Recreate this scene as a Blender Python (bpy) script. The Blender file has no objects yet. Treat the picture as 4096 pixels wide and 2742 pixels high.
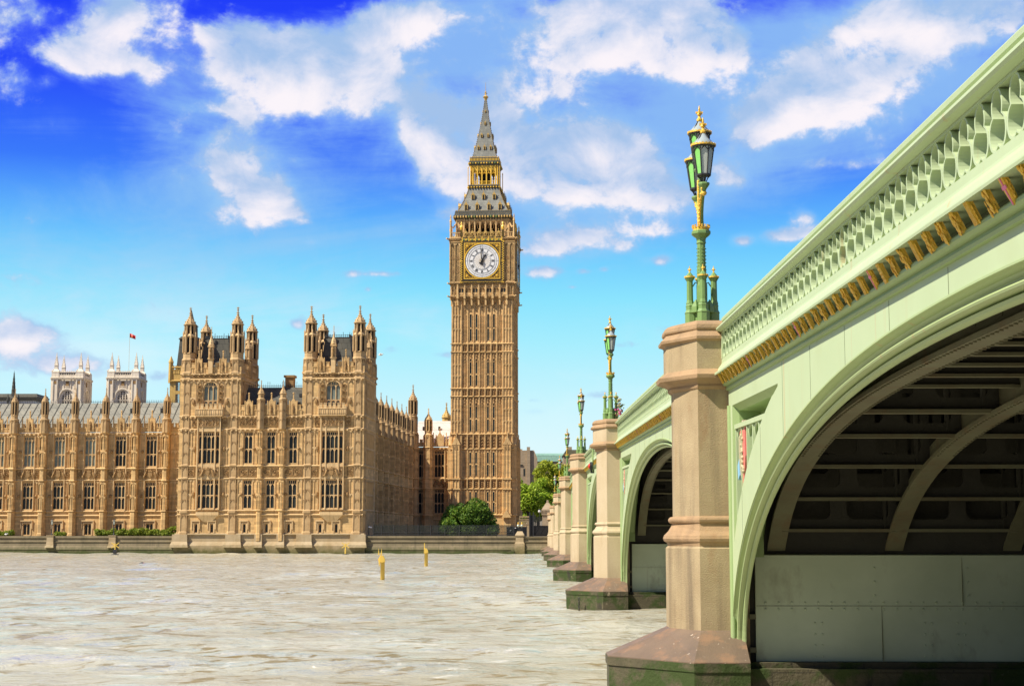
import bpy, math, random
from math import sin, cos, pi, sqrt, radians, atan2, tan, atan, asin
from mathutils import Matrix, Vector
random.seed(7)
S = bpy.context.scene
COL = S.collection

# ------------------------------------------------------------------ camera
cam_d = bpy.data.cameras.new('camera'); cam = bpy.data.objects.new('camera', cam_d); COL.objects.link(cam)
cam_d.sensor_width = 36.0; cam_d.lens = 36.0 * 6300 / 4096
cam_d.clip_start = 0.1; cam_d.clip_end = 6000
cam.location = (0, 0, 2.95)
cam.rotation_euler = (radians(90 + 6.9414), 0, radians(0.68))
S.camera = cam

# ------------------------------------------------------------------ light
SUN_AZ = radians(25)      # how far the sun stands in front of the river facade, measured from due left
SUN_EL = radians(50)
sd = Vector((-cos(SUN_AZ) * cos(SUN_EL), -sin(SUN_AZ) * cos(SUN_EL), sin(SUN_EL)))
sun_d = bpy.data.lights.new('sun', 'SUN'); sun_d.energy = 5.0; sun_d.angle = radians(0.53); sun_d.color = (1.0, 0.92, 0.79)
sun = bpy.data.objects.new('sun', sun_d); COL.objects.link(sun)
sun.rotation_euler = sd.to_track_quat('Z', 'Y').to_euler()
sun.location = (-60, -40, 80)
S.view_settings.view_transform = 'Standard'; S.view_settings.look = 'None'
S.view_settings.exposure = 0.55; S.view_settings.gamma = 1.0
S.view_settings.use_curve_mapping = False
S.cycles.max_bounces = 6; S.cycles.transparent_max_bounces = 8
S.cycles.caustics_reflective = False; S.cycles.caustics_refractive = False

# ------------------------------------------------------------------ sky
W = bpy.data.worlds.new('World'); S.world = W; W.use_nodes = True
wt = W.node_tree; wn = wt.nodes; wl = wt.links; wn.clear()
def wnode(t, **k):
    n = wn.new(t)
    for a, b in k.items(): setattr(n, a, b)
    return n
def wmath(op, a, b=None, c=None, clamp=False):
    n = wn.new('ShaderNodeMath'); n.operation = op; n.use_clamp = clamp
    for i, v in enumerate((a, b, c)):
        if v is None: continue
        if isinstance(v, (int, float)): n.inputs[i].default_value = v
        else: wl.new(v, n.inputs[i])
    return n.outputs[0]
tc = wnode('ShaderNodeTexCoord'); sep = wnode('ShaderNodeSeparateXYZ')
wl.new(tc.outputs['Generated'], sep.inputs[0])
az = wmath('ARCTAN2', sep.outputs[0], sep.outputs[1])
el = wmath('ARCSINE', sep.outputs[2])
# wobble used to fray the cloud outlines
cmb = wnode('ShaderNodeCombineXYZ'); wl.new(az, cmb.inputs[0]); wl.new(el, cmb.inputs[1])
def wnoise(scale, detail, rough, dist=0.0, off=(0, 0, 0), sc=(1, 1.25, 1)):
    mp = wnode('ShaderNodeMapping'); mp.inputs['Location'].default_value = off; mp.inputs['Scale'].default_value = sc
    wl.new(cmb.outputs[0], mp.inputs[0])
    n = wnode('ShaderNodeTexNoise'); wl.new(mp.outputs[0], n.inputs['Vector'])
    n.inputs['Scale'].default_value = scale; n.inputs['Detail'].default_value = detail
    n.inputs['Roughness'].default_value = rough; n.inputs['Distortion'].default_value = dist
    return n.outputs[0]
n_big = wnoise(7.0, 9, 0.56, 0.35, (3.1, 1.7, 0.4))
n_med = wnoise(21.0, 9, 0.60, 0.3, (0.3, 4.2, 2.0))
n_fine = wnoise(60.0, 6, 0.6, 0.2, (5, 2, 7))
n_streak = wnoise(6.0, 8, 0.62, 0.6, (2, 9, 0), (0.9, 3.2, 1))
FD = 3602.0
def blob(x, y, rx, ry, w):
    a = (x - 1204) / FD; e = 0.12115 + atan((784 - y) / FD)
    dx = wmath('DIVIDE', wmath('SUBTRACT', az, a), 1.35 * rx / FD); dy = wmath('DIVIDE', wmath('SUBTRACT', el, e), 1.35 * ry / FD)
    r2 = wmath('ADD', wmath('MULTIPLY', dx, dx), wmath('MULTIPLY', dy, dy))
    return wmath('MULTIPLY', wmath('POWER', 2.718, wmath('MULTIPLY', r2, -1.0)), w)
def total(bl, tilt=None):
    t = None; q = None
    for b in bl:
        v = blob(*b); t = v if t is None else wmath('ADD', t, v)
        if tilt is not None:
            w = wmath('MULTIPLY', v, wmath('MULTIPLY', wmath('SUBTRACT', el, 0.12115 + atan((784 - b[1]) / FD)), FD / b[3])); q = w if q is None else wmath('ADD', q, w)
    return (t, q) if tilt is not None else t
PUFF = [(275, 70, 80, 50, .95), (225, 95, 40, 50, .7), (150, 165, 62, 34, 1.0), (205, 185, 50, 30, .8), (290, 175, 26, 20, .55), (330, 195, 26, 24, .6), (75, 85, 36, 26, .6), (5, 120, 36, 44, .7), (20, 235, 40, 30, .5), (100, 232, 22, 14, .45),
        (510, 130, 50, 60, .8), (560, 185, 70, 44, .95), (640, 200, 90, 60, .95), (720, 190, 90, 60, .9), (700, 110, 60, 40, .75), (820, 110, 50, 50, .95), (840, 200, 90, 60, .85), (900, 50, 80, 36, .7), (960, 30, 60, 36, .7), (560, 90, 60, 26, .55), (455, 105, 24, 16, .65),
        (500, 268, 46, 14, .75), (545, 300, 26, 24, .75), (490, 325, 26, 16, .6), (525, 372, 80, 36, .85), (480, 400, 40, 20, .6), (505, 430, 26, 16, .7), (560, 475, 70, 44, 1.15), (610, 450, 40, 24, .8), (665, 500, 34, 18, .75),
        (960, 270, 40, 50, 1.1), (1000, 330, 70, 70, 1.2), (1070, 370, 80, 70, 1.0), (1010, 420, 50, 26, .8), (1015, 500, 34, 24, .85), (1140, 300, 70, 60, .8), (1120, 200, 50, 60, .65), (1180, 390, 70, 50, .85),
        (1290, 330, 70, 40, .7), (1400, 330, 80, 44, 1.0), (1330, 400, 90, 50, .9), (1460, 400, 70, 40, 1.0), (1530, 460, 60, 32, 1.1), (1280, 440, 70, 34, .7), (1420, 440, 60, 30, .7),
        (1380, 105, 50, 40, 1.15), (1480, 60, 90, 60, .95), (1590, 70, 80, 70, 1.1), (1560, 150, 80, 40, .8), (1290, 160, 60, 60, .6), (1230, 60, 80, 70, .6), (1345, 20, 90, 40, .7), (1690, 130, 30, 40, .75), (1270, 215, 24, 20, .6),
        (1720, 305, 60, 36, 1.15), (1770, 270, 60, 44, 1.1), (1820, 215, 60, 50, .9), (1880, 130, 50, 60, .75), (1900, 260, 60, 40, 1.05), (1970, 225, 70, 40, .8), (2060, 190, 90, 40, .75), (2010, 60, 70, 50, .7), (2120, 90, 110, 40, .85), (2250, 60, 90, 40, 1.0), (2200, 130, 70, 34, .7), (2300, 110, 50, 24, .7), (1910, 392, 80, 12, .7), (1660, 395, 50, 34, .8), (1700, 430, 40, 18, .6),
        (1290, 545, 90, 20, 1.15), (1245, 575, 60, 14, .8), (1235, 622, 46, 12, 1.0), (1510, 597, 32, 14, 1.05), (1410, 565, 24, 12, .7), (1500, 530, 60, 12, .6), (1790, 552, 46, 15, 1.1), (1690, 556, 22, 13, 1.0), (1835, 512, 22, 16, .8), (1860, 545, 30, 12, .9),
        (1325, 620, 16, 7, .7), (1375, 617, 12, 7, .7), (1300, 657, 10, 4, .6), (860, 628, 42, 6, .75), (795, 630, 16, 8, .6), (703, 560, 22, 6, .6), (828, 664, 8, 6, .7),
        (80, 780, 60, 26, 1.05), (40, 800, 40, 20, .9), (130, 850, 110, 26, 1.0), (668, 746, 18, 14, .9), (880, 800, 26, 10, .65), (1010, 812, 30, 7, .6), (360, 870, 34, 16, .6), (1420, 790, 28, 7, .5), (1215, 940, 22, 6, .5), (1215, 915, 16, 5, .5), (1360, 903, 46, 9, .6)]
VEIL = [(1150, 170, 150, 150, .85), (1350, 210, 250, 130, 1.0), (1600, 230, 160, 110, .8), (1300, 400, 260, 110, .85), (1950, 230, 260, 110, .9), (2150, 130, 200, 90, .9), (1800, 120, 160, 90, .55), (700, 190, 220, 90, .85), (900, 120, 120, 90, .55), (260, 130, 130, 80, .45), (510, 400, 150, 90, .6), (420, 470, 200, 60, .4),
        (250, 600, 330, 110, .48), (520, 740, 480, 70, .48), (330, 880, 300, 60, .4), (760, 500, 160, 80, .35), (130, 830, 180, 60, .6), (1250, 560, 160, 50, .4), (1650, 430, 140, 70, .5), (1300, 930, 400, 50, .35)]
puff, tilt = total(PUFF, 1); veil = total(VEIL)
# outside the view: sky darkened and greyed to weaken fill, a little broken cloud
away = wmath('MULTIPLY', wmath('SUBTRACT', wmath('ABSOLUTE', wmath('ADD', az, 0.01)), 0.36), 6.0, clamp=True)
away2 = wmath('MULTIPLY', wmath('SUBTRACT', el, 0.37), 8.0, clamp=True)
away = wmath('MAXIMUM', away, away2)
gen = wmath('MULTIPLY', away, 0.30)
nb = wmath('SUBTRACT', n_big, 0.5); nm = wmath('SUBTRACT', n_med, 0.5); nf = wmath('SUBTRACT', n_fine, 0.5)
field = wmath('ADD', wmath('MAXIMUM', wmath('MULTIPLY', wmath('MINIMUM', puff, 1.2), 0.63), gen), wmath('ADD', wmath('MULTIPLY', nb, 1.0), wmath('ADD', wmath('MULTIPLY', nm, 1.25), wmath('MULTIPLY', nf, .95))))
def smooth(v, lo, hi):
    n = wn.new('ShaderNodeMapRange'); n.interpolation_type = 'SMOOTHSTEP'
    wl.new(v, n.inputs[0]); n.inputs[1].default_value = lo; n.inputs[2].default_value = hi
    return n.outputs[0]
core = smooth(field, 0.22, 0.68)
veilm = smooth(wmath('ADD', wmath('MULTIPLY', wmath('MINIMUM', veil, 1.1), 0.85), wmath('ADD', wmath('MULTIPLY', nb, .8), wmath('ADD', wmath('MULTIPLY', nm, .7), wmath('MULTIPLY', wmath('SUBTRACT', n_streak, 0.5), 1.5)))), 0.08, 0.95)
ramp = wnode('ShaderNodeValToRGB'); wl.new(wmath('MULTIPLY', el, 2.6, clamp=True), ramp.inputs[0])
cr = ramp.color_ramp
cr.elements[0].position = 0.0; cr.elements[0].color = (0.82, 0.97, 1.0, 1)
cr.elements[1].position = 1.0; cr.elements[1].color = (0.005, 0.025, 0.85, 1)
for p_, c_ in ((0.15, (0.72, 0.95, 1.0, 1)), (0.22, (0.58, 0.92, 1.0, 1)), (0.315, (0.38, 0.86, 1.0, 1)), (0.386, (0.25, 0.78, 1.0, 1)), (0.468, (0.14, 0.58, 1.0, 1)), (0.60, (0.03, 0.18, 0.98, 1)), (0.74, (0.008, 0.05, 0.97, 1)), (0.87, (0.005, 0.032, 0.97, 1))):
    e_ = cr.elements.new(p_); e_.color = c_
sky = wnode('ShaderNodeTexSky'); sky.sky_type = 'NISHITA'; sky.sun_disc = False
sky.sun_elevation = SUN_EL; sky.sun_rotation = atan2(sd.x, sd.y)
sky.air_density = 1.0; sky.dust_density = 0.6; sky.ozone_density = 2.5
def wmix(f, a, b, mode='MIX'):
    n = wn.new('ShaderNodeMix'); n.data_type = 'RGBA'; n.blend_type = mode; n.clamp_result = False
    for i, v in ((0, f), (6, a), (7, b)):
        if isinstance(v, (int, float)): n.inputs[i].default_value = v
        elif isinstance(v, tuple): n.inputs[i].default_value = v
        else: wl.new(v, n.inputs[i])
    return n.outputs[2]
STR = 0.1
K = 1.0 / STR * 2 ** -S.view_settings.exposure
clear0 = wmix(0.05, wmix(1.0, ramp.outputs[0], (K, K, K, 1), 'MULTIPLY'), sky.outputs[0])
clear = wmix(wmath('MULTIPLY', away, 0.8), clear0, (0.09 * K, 0.14 * K, 0.25 * K, 1))
veilc = (0.30 * K, 0.57 * K, 0.90 * K, 1)
veilc = wmix(smooth(el, 0.20, 0.10), veilc, (0.72 * K, 0.94 * K, 1.0 * K, 1))
c1 = wmix(wmath('MULTIPLY', veilm, 0.80), clear, veilc)
halo = smooth(wmath('ADD', wmath('MULTIPLY', puff, .55), wmath('MULTIPLY', nm, .9)), 0.08, 0.55)
c1 = wmix(wmath('MULTIPLY', halo, 0.34), c1, (0.40 * K, 0.68 * K, 1.0 * K, 1))
shade = smooth(wmath('ADD', wmath('ADD', wmath('MULTIPLY', core, 0.50), wmath('MULTIPLY', tilt, -0.34)), wmath('ADD', wmath('MULTIPLY', nm, 1.5), wmath('MULTIPLY', nb, 1.5))), 0.16, 0.98)
cloudc = wmix(shade, (0.37 * K, 0.54 * K, 0.82 * K, 1), (1.0 * K, 0.93 * K, 0.96 * K, 1))
c2 = wmix(wmath('MULTIPLY', core, .95), c1, cloudc)
bg = wnode('ShaderNodeBackground'); wl.new(c2, bg.inputs[0]); bg.inputs[1].default_value = STR
wo = wnode('ShaderNodeOutputWorld'); wl.new(bg.outputs[0], wo.inputs[0])

# ------------------------------------------------------------------ materials
def mat(name, col, rough=0.75, col2=None, scale=1.0, amt=0.5, bump=0.0, bscale=8.0, metal=0.0, streak=0.0, streakcol=(0.1, 0.08, 0.05), stretch=(1, 1, 1),
        brick=None, extra=None, spec=None, detail=6, lowband=None):
    m = bpy.data.materials.new(name); m.use_nodes = True
    t = m.node_tree; N = t.nodes; L = t.links
    b = N['Principled BSDF']; b.inputs['Roughness'].default_value = rough; b.inputs['Metallic'].default_value = metal
    if spec is not None: b.inputs['Specular IOR Level'].default_value = spec
    co = N.new('ShaderNodeTexCoord'); out = None
    def noise(sc, det=detail, rg=0.6, st=(1, 1, 1), dist=0.0):
        mp = N.new('ShaderNodeMapping'); mp.inputs['Scale'].default_value = st; L.new(co.outputs['Object'], mp.inputs[0])
        n = N.new('ShaderNodeTexNoise'); L.new(mp.outputs[0], n.inputs['Vector']); n.inputs['Scale'].default_value = sc
        n.inputs['Detail'].default_value = det; n.inputs['Roughness'].default_value = rg; n.inputs['Distortion'].default_value = dist
        return n.outputs[0]
    def mr(v, lo, hi, a=0.0, c=1.0):
        n = N.new('ShaderNodeMapRange'); L.new(v, n.inputs[0]); n.inputs[1].default_value = lo; n.inputs[2].default_value = hi
        n.inputs[3].default_value = a; n.inputs[4].default_value = c; return n.outputs[0]
    def mix(f, a, c, mode='MIX'):
        n = N.new('ShaderNodeMix'); n.data_type = 'RGBA'; n.blend_type = mode
        for i, v in ((0, f), (6, a), (7, c)):
            if isinstance(v, (int, float)): n.inputs[i].default_value = v
            elif isinstance(v, tuple): n.inputs[i].default_value = v if len(v) == 4 else (*v, 1)
            else: L.new(v, n.inputs[i])
        return n.outputs[2]
    out = (*col, 1)
    if col2 is not None:
        out = mix(mr(noise(scale, st=stretch), 0.5 - 0.5 * (1 - amt) * 0.6 - .05, 0.5 + 0.5 * (1 - amt) * 0.6 + .05), out, col2)
    if brick is not None:      # (block width, block height, tone variation, joint darkening)
        bw, bh, tv, jd = brick
        s2 = N.new('ShaderNodeSeparateXYZ'); L.new(co.outputs['Object'], s2.inputs[0])
        ad = N.new('ShaderNodeMath'); ad.operation = 'ADD'; L.new(s2.outputs[0], ad.inputs[0]); L.new(s2.outputs[1], ad.inputs[1])
        c3 = N.new('ShaderNodeCombineXYZ'); L.new(ad.outputs[0], c3.inputs[0]); L.new(s2.outputs[2], c3.inputs[1])
        br = N.new('ShaderNodeTexBrick'); L.new(c3.outputs[0], br.inputs['Vector']); br.inputs['Scale'].default_value = 1.0
        br.inputs['Brick Width'].default_value = bw; br.inputs['Row Height'].default_value = bh; br.inputs['Mortar Size'].default_value = 0.012 * max(bh, .3) * 2
        br.inputs['Color1'].default_value = (1 - tv, 1 - tv, 1 - tv * 1.1, 1); br.inputs['Color2'].default_value = (1 + tv, 1 + tv, 1 + tv * .8, 1)
        br.inputs['Mortar'].default_value = (jd, jd, jd, 1); br.inputs['Bias'].default_value = 0.0
        out = mix(1.0, out, br.outputs[0], 'MULTIPLY')
    if streak > 0:
        sn = noise(1.0, 5, 0.6, (2.2, 2.2, 0.16))
        out = mix(mr(sn, 0.52, 0.72, 0.0, streak), out, streakcol)
    if lowband is not None:    # (z low, z high, colour): growth on the stone near the water line
        lo, hi, lc = lowband
        geo = N.new('ShaderNodeNewGeometry'); s3 = N.new('ShaderNodeSeparateXYZ'); L.new(geo.outputs['Position'], s3.inputs[0])
        a1 = N.new('ShaderNodeMath'); a1.operation = 'MULTIPLY_ADD'; L.new(noise(1.3, 5, .65), a1.inputs[0]); a1.inputs[1].default_value = 1.3 * (hi - lo); L.new(s3.outputs[2], a1.inputs[2])
        out = mix(mr(a1.outputs[0], lo + 0.65 * (hi - lo), hi + .65 * (hi - lo), 1.0, 0.0), out, lc)
    if extra is not None: out = extra(N, L, co, noise, mr, mix, out, b)
    if isinstance(out, tuple): b.inputs['Base Color'].default_value = out
    else: L.new(out, b.inputs['Base Color'])
    if bump > 0:
        bp = N.new('ShaderNodeBump'); bp.inputs['Strength'].default_value = bump; bp.inputs['Distance'].default_value = 0.05
        L.new(noise(bscale, 8, 0.65), bp.inputs['Height']); L.new(bp.outputs[0], b.inputs['Normal'])
    return m

def glassmat(name, col, rough=0.08, alpha=1.0, col2=None, scale=1.0, spec=0.3):
    m = mat(name, col, rough, col2, scale, 0.6); b = m.node_tree.nodes['Principled BSDF']
    b.inputs['Specular IOR Level'].default_value = spec
    b.inputs['Alpha'].default_value = alpha
    return m

M = {}
M['stone'] = mat('limestone', (0.70, 0.475, 0.222), 0.85, (0.55, 0.345, 0.14), 0.5, 0.3, 0.5, 2.2, brick=(1.1, 0.42, 0.20, 0.66), streak=0.6, streakcol=(0.26, 0.16, 0.06))
M['stone_pale'] = mat('limestone_trim', (0.75, 0.54, 0.285), 0.85, (0.59, 0.385, 0.17), 0.8, 0.3, 0.5, 3.0, streak=0.6, streakcol=(0.27, 0.175, 0.07))
M['stone_old'] = mat('weathered_limestone', (0.58, 0.40, 0.20), 0.9, (0.41, 0.26, 0.115), 0.9, 0.3, 0.6, 3.0, streak=0.6, streakcol=(0.20, 0.125, 0.055))
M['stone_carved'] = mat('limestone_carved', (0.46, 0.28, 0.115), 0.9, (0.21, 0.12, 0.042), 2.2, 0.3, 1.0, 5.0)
M['stone_tower'] = mat('tower_stone', (0.76, 0.52, 0.245), 0.85, (0.64, 0.415, 0.175), 0.4, 0.45, 0.5, 2.2, brick=(1.0, 0.4, 0.14, 0.72), streak=0.6, streakcol=(0.20, 0.12, 0.05))
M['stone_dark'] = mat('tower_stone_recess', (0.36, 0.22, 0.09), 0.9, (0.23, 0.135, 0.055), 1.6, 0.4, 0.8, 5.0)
M['plinth'] = mat('river_plinth', (0.50, 0.40, 0.25), 0.85, (0.36, 0.25, 0.12), 0.5, 0.3, 0.6, 2.0, streak=0.4, streakcol=(0.3, 0.22, 0.1), lowband=(0.0, 1.5, (0.10, 0.095, 0.02)))
M['riverwall'] = mat('river_wall_stone', (0.30, 0.24, 0.145), 0.9, (0.17, 0.14, 0.08), 0.5, 0.3, 0.6, 2.0, brick=(2.6, 0.62, 0.1, 0.7), streak=0.6, streakcol=(0.09, 0.08, 0.05), lowband=(0.1, 1.1, (0.055, 0.075, 0.012)))
M['lead'] = mat('lead_roof', (0.27, 0.255, 0.20), 0.7, (0.19, 0.185, 0.15), 0.5, 0.4, 0.2, 2.0, brick=(1.15, 1.3, 0.08, 0.45))
M['slate'] = mat('dark_roof', (0.125, 0.12, 0.10), 0.8, (0.085, 0.085, 0.075), 0.7, 0.4, 0.2, 2.0, brick=(0.9, 1.1, 0.14, 0.45), spec=.12)
M['tile_roof'] = mat('iron_tile_roof', (0.235, 0.235, 0.205), 0.55, (0.165, 0.17, 0.15), 1.0, 0.4, 0.3, 2.0, brick=(0.62, 0.55, 0.16, 0.45))
M['white_roof'] = mat('pale_metal_roof', (0.66, 0.58, 0.52), 0.5, (0.58, 0.5, 0.44), 0.5, 0.4, brick=(1.4, 1.6, 0.05, 0.6))
M['glass'] = glassmat('window_glass', (0.016, 0.018, 0.017), 0.14, 1.0, (0.05, 0.06, 0.055), 0.35, .22)
M['glass_light'] = glassmat('pale_reflection_glass', (0.26, 0.30, 0.25), 0.25, 1.0, (0.10, 0.12, 0.11), 0.5)  # pale panes: reflected brightness put into the glass colour
M['dark'] = mat('dark_opening', (0.012, 0.011, 0.010), 0.9)
M['iron'] = mat('black_iron', (0.022, 0.024, 0.026), 0.5, (0.04, 0.04, 0.038), 3.0)
M['gold'] = mat('gilding', (0.97, 0.64, 0.09), 0.34, (0.82, 0.46, 0.05), 9.0, 0.4, 0.5, 26.0, metal=0.12)
M['gold_stone'] = mat('gilded_stonework', (0.66, 0.44, 0.13), 0.5, (0.46, 0.29, 0.08), 2.5, 0.3, metal=0.1)
M['dial'] = mat('dial_opal_glass', (0.90, 0.89, 0.86), 0.3, (0.86, 0.85, 0.82), 1.5, 0.5)
M['black'] = mat('black_paint', (0.018, 0.017, 0.016), 0.4)
M['abbey'] = mat('white_abbey_stone', (0.86, 0.77, 0.62), 0.9, (0.75, 0.64, 0.49), 0.25, 0.4, 0.4, 1.0, streak=0.45, streakcol=(0.34, 0.28, 0.21))
M['enamel'] = mat('green_enamel', (0.05, 0.22, 0.07), 0.4, (0.30, 0.24, 0.05), 2.0, .3)
M['yellow'] = mat('yellow_marker_paint', (0.90, 0.62, 0.12), 0.45, (0.84, 0.55, 0.09), 2.5, 0.4, streak=0.2, streakcol=(0.5, 0.3, 0.05))
M['red'] = mat('red_paint', (0.72, 0.03, 0.02), 0.4)
M['white'] = mat('white_paint', (0.78, 0.77, 0.74), 0.4)
M['bark'] = mat('bark', (0.055, 0.042, 0.030), 0.9, (0.03, 0.025, 0.02), 3.0, .4, .6, 8)

# bridge
def rust(N, L, co, noise, mr, mix, out, b):
    o = mix(mr(noise(1.0, 4, .6, (5.5, 5.5, .05)), .63, .71, 0, .42), out, (0.50, 0.30, 0.12))
    o = mix(mr(noise(.9, 5, .6), .52, .75, 0, .35), o, (0.40, 0.46, 0.24))
    return o
M['green'] = mat('pale_green_paint', (0.48, 0.575, 0.345), 0.5, (0.435, 0.53, 0.305), 0.7, .4, extra=rust, spec=.35)
M['green_mid'] = mat('mid_green_paint', (0.34, 0.45, 0.20), 0.5, (0.29, 0.39, 0.165), 1.2, .4, 0.05, 3.0, spec=.35)
M['green_mould'] = mat('moulding_green_paint', (0.42, 0.52, 0.24), 0.45, (0.36, 0.46, 0.20), 0.9, .4, extra=rust, spec=.4)
M['green_dark'] = mat('recess_shade_green', (0.13, 0.16, 0.075), 0.6, (0.09, 0.11, 0.05), 1.5, .4)  # dark green: frieze recess shade put into the colour, also plate seams
M['green_lamp'] = mat('lamp_green_paint', (0.20, 0.33, 0.105), 0.45, (0.17, 0.29, 0.085), 4.0, .4, 0.1, 20.0)
M['girder'] = mat('weathered_girder_paint', (0.20, 0.205, 0.12), 0.7, (0.13, 0.11, 0.058), 0.8, .3, 0.3, 5.0, streak=.5, streakcol=(.17, .09, .04))
M['girder_dark'] = mat('dark_girder_paint', (0.055, 0.052, 0.036), 0.8, (0.03, 0.028, 0.021), 0.8, .3, 0.3, 5.0)  # near-black colour for deck, cross girders and pier walls beneath
def plateblot(N, L, co, noise, mr, mix, out, b):
    o = mix(mr(noise(1.1, 6, .6, (1, 1, .6)), .57, .70, 0, .55), out, (0.22, 0.21, 0.12))
    return mix(mr(noise(1.0, 4, .6, (3, 3, .1)), .62, .76, 0, .4), o, (0.30, 0.21, 0.10))
M['steelplate'] = mat('painted_steel_plate', (0.62, 0.70, 0.50), 0.55, (0.50, 0.58, 0.40), 0.8, .4, 0.05, 2.0, extra=plateblot)
def granite(N, L, co, noise, mr, mix, out, b):
    o = mix(mr(noise(55.0, 2, .5), .52, .68, 0, .5), out, (0.36, 0.24, 0.14))
    o = mix(mr(noise(1.1, 6, .65, (1.6, 1.6, .45)), .60, .76, 0, .65), o, (0.30, 0.16, 0.07))
    o = mix(mr(noise(90.0, 1, .5), .72, .78, 0, .5), o, (0.78, 0.66, 0.52))
    return o
M['granite'] = mat('pier_granite', (0.56, 0.46, 0.30), 0.75, (0.48, 0.38, 0.225), 1.0, .4, 0.25, 40.0, extra=granite, streak=.45, streakcol=(.30, .19, .10))
def sk(N, L, co, noise, mr, mix, out, b):
    o = mix(mr(noise(2.6, 6, .62), .50, .62, 0, .9), out, (0.25, 0.15, 0.085))
    return mix(mr(noise(14.0, 3, .5), .70, .735, 0, .85), o, (0.72, 0.62, 0.50))
M['granite_brown'] = mat('iron_stained_granite', (0.45, 0.285, 0.145), 0.75, (0.31, 0.21, 0.11), 1.6, .3, 0.3, 30.0, extra=granite, streak=.6, streakcol=(.16, .10, .055))
M['granite_worn'] = mat('weathered_granite', (0.49, 0.39, 0.225), 0.8, (0.29, 0.21, 0.11), 1.1, .2, 0.35, 40.0, extra=granite, streak=.8, streakcol=(.15, .115, .07))
M['skirt'] = mat('stained_granite_skirt', (0.21, 0.145, 0.092), 0.55, (0.125, 0.09, 0.06), 1.4, .3, 0.25, 25.0, extra=sk)
def moss(N, L, co, noise, mr, mix, out, b):
    o = mix(mr(noise(1.3, 6, .65), .46, .56), out, (0.035, 0.058, 0.007))
    o = mix(mr(noise(2.4, 5, .65, (1, 1, .35)), .60, .66, 0, .9), o, (0.03, 0.028, 0.016))
    o = mix(mr(noise(1.6, 6, .7, (1, 1, 1), .5), .63, .68, 0, .8), o, (0.36, 0.30, 0.19))
    return o
M['mossy'] = mat('mossy_footing_stone', (0.12, 0.10, 0.055), 0.85, (0.055, 0.05, 0.025), 2.2, .3, 0.6, 12.0, extra=moss, brick=(1.3, .5, .1, .55))
M['plaster'] = mat('white_mortar_patch', (0.62, 0.52, 0.42), 0.9, (0.5, 0.38, 0.28), 4., .3, .8, 12.)
M['asphalt'] = mat('asphalt', (0.05, 0.05, 0.05), 0.9, (0.07, 0.07, 0.07), 2.0)
M['paving'] = mat('terrace_paving', (0.26, 0.22, 0.16), 0.9, (0.2, 0.17, 0.12), 1.0, .4, brick=(.9, .9, .05, .7))
M['lampglass_green'] = mat('green_lamp_glass', (0.22, 0.60, 0.13), 0.15, (0.30, 0.68, 0.20), 6.0, .4)
M['lampglass'] = mat('clear_lamp_glass', (0.50, 0.56, 0.46), 0.12, (0.62, 0.66, 0.58), 4.0, .4)
M['lampdome'] = mat('pale_lamp_dome', (0.36, 0.42, 0.42), 0.15)
M['brownstone'] = mat('brown_building_stone', (0.46, 0.36, 0.24), 0.9, (0.32, 0.24, 0.155), 0.3, .3, brick=(.8, .3, .1, .7))
M['pink'] = mat('crest_red', (0.80, 0.13, 0.15), 0.5, (0.60, 0.25, 0.15), 14.0, .3)
M['blue'] = mat('crest_blue', (0.25, 0.52, 0.72), 0.5)
M['cream'] = mat('crest_cream', (0.62, 0.56, 0.36), 0.5, (0.30, 0.26, 0.12), 30., .3)
M['magenta'] = mat('cross_pink_enamel', (0.78, 0.16, 0.38), 0.4)
M['skin'] = mat('skin', (0.55, 0.30, 0.21), 0.6)
M['hair'] = mat('dark_hair', (0.02, 0.014, 0.010), 0.6)
M['cloth_dark'] = mat('dark_coat_cloth', (0.022, 0.02, 0.022), 0.9)
M['greenglass'] = mat('green_glazed_roof', (0.22, 0.40, 0.30), 0.3, (0.28, .45, .36), 1.0, brick=(1.6, 1.0, .08, .4))
M['foam'] = M['white']

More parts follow.
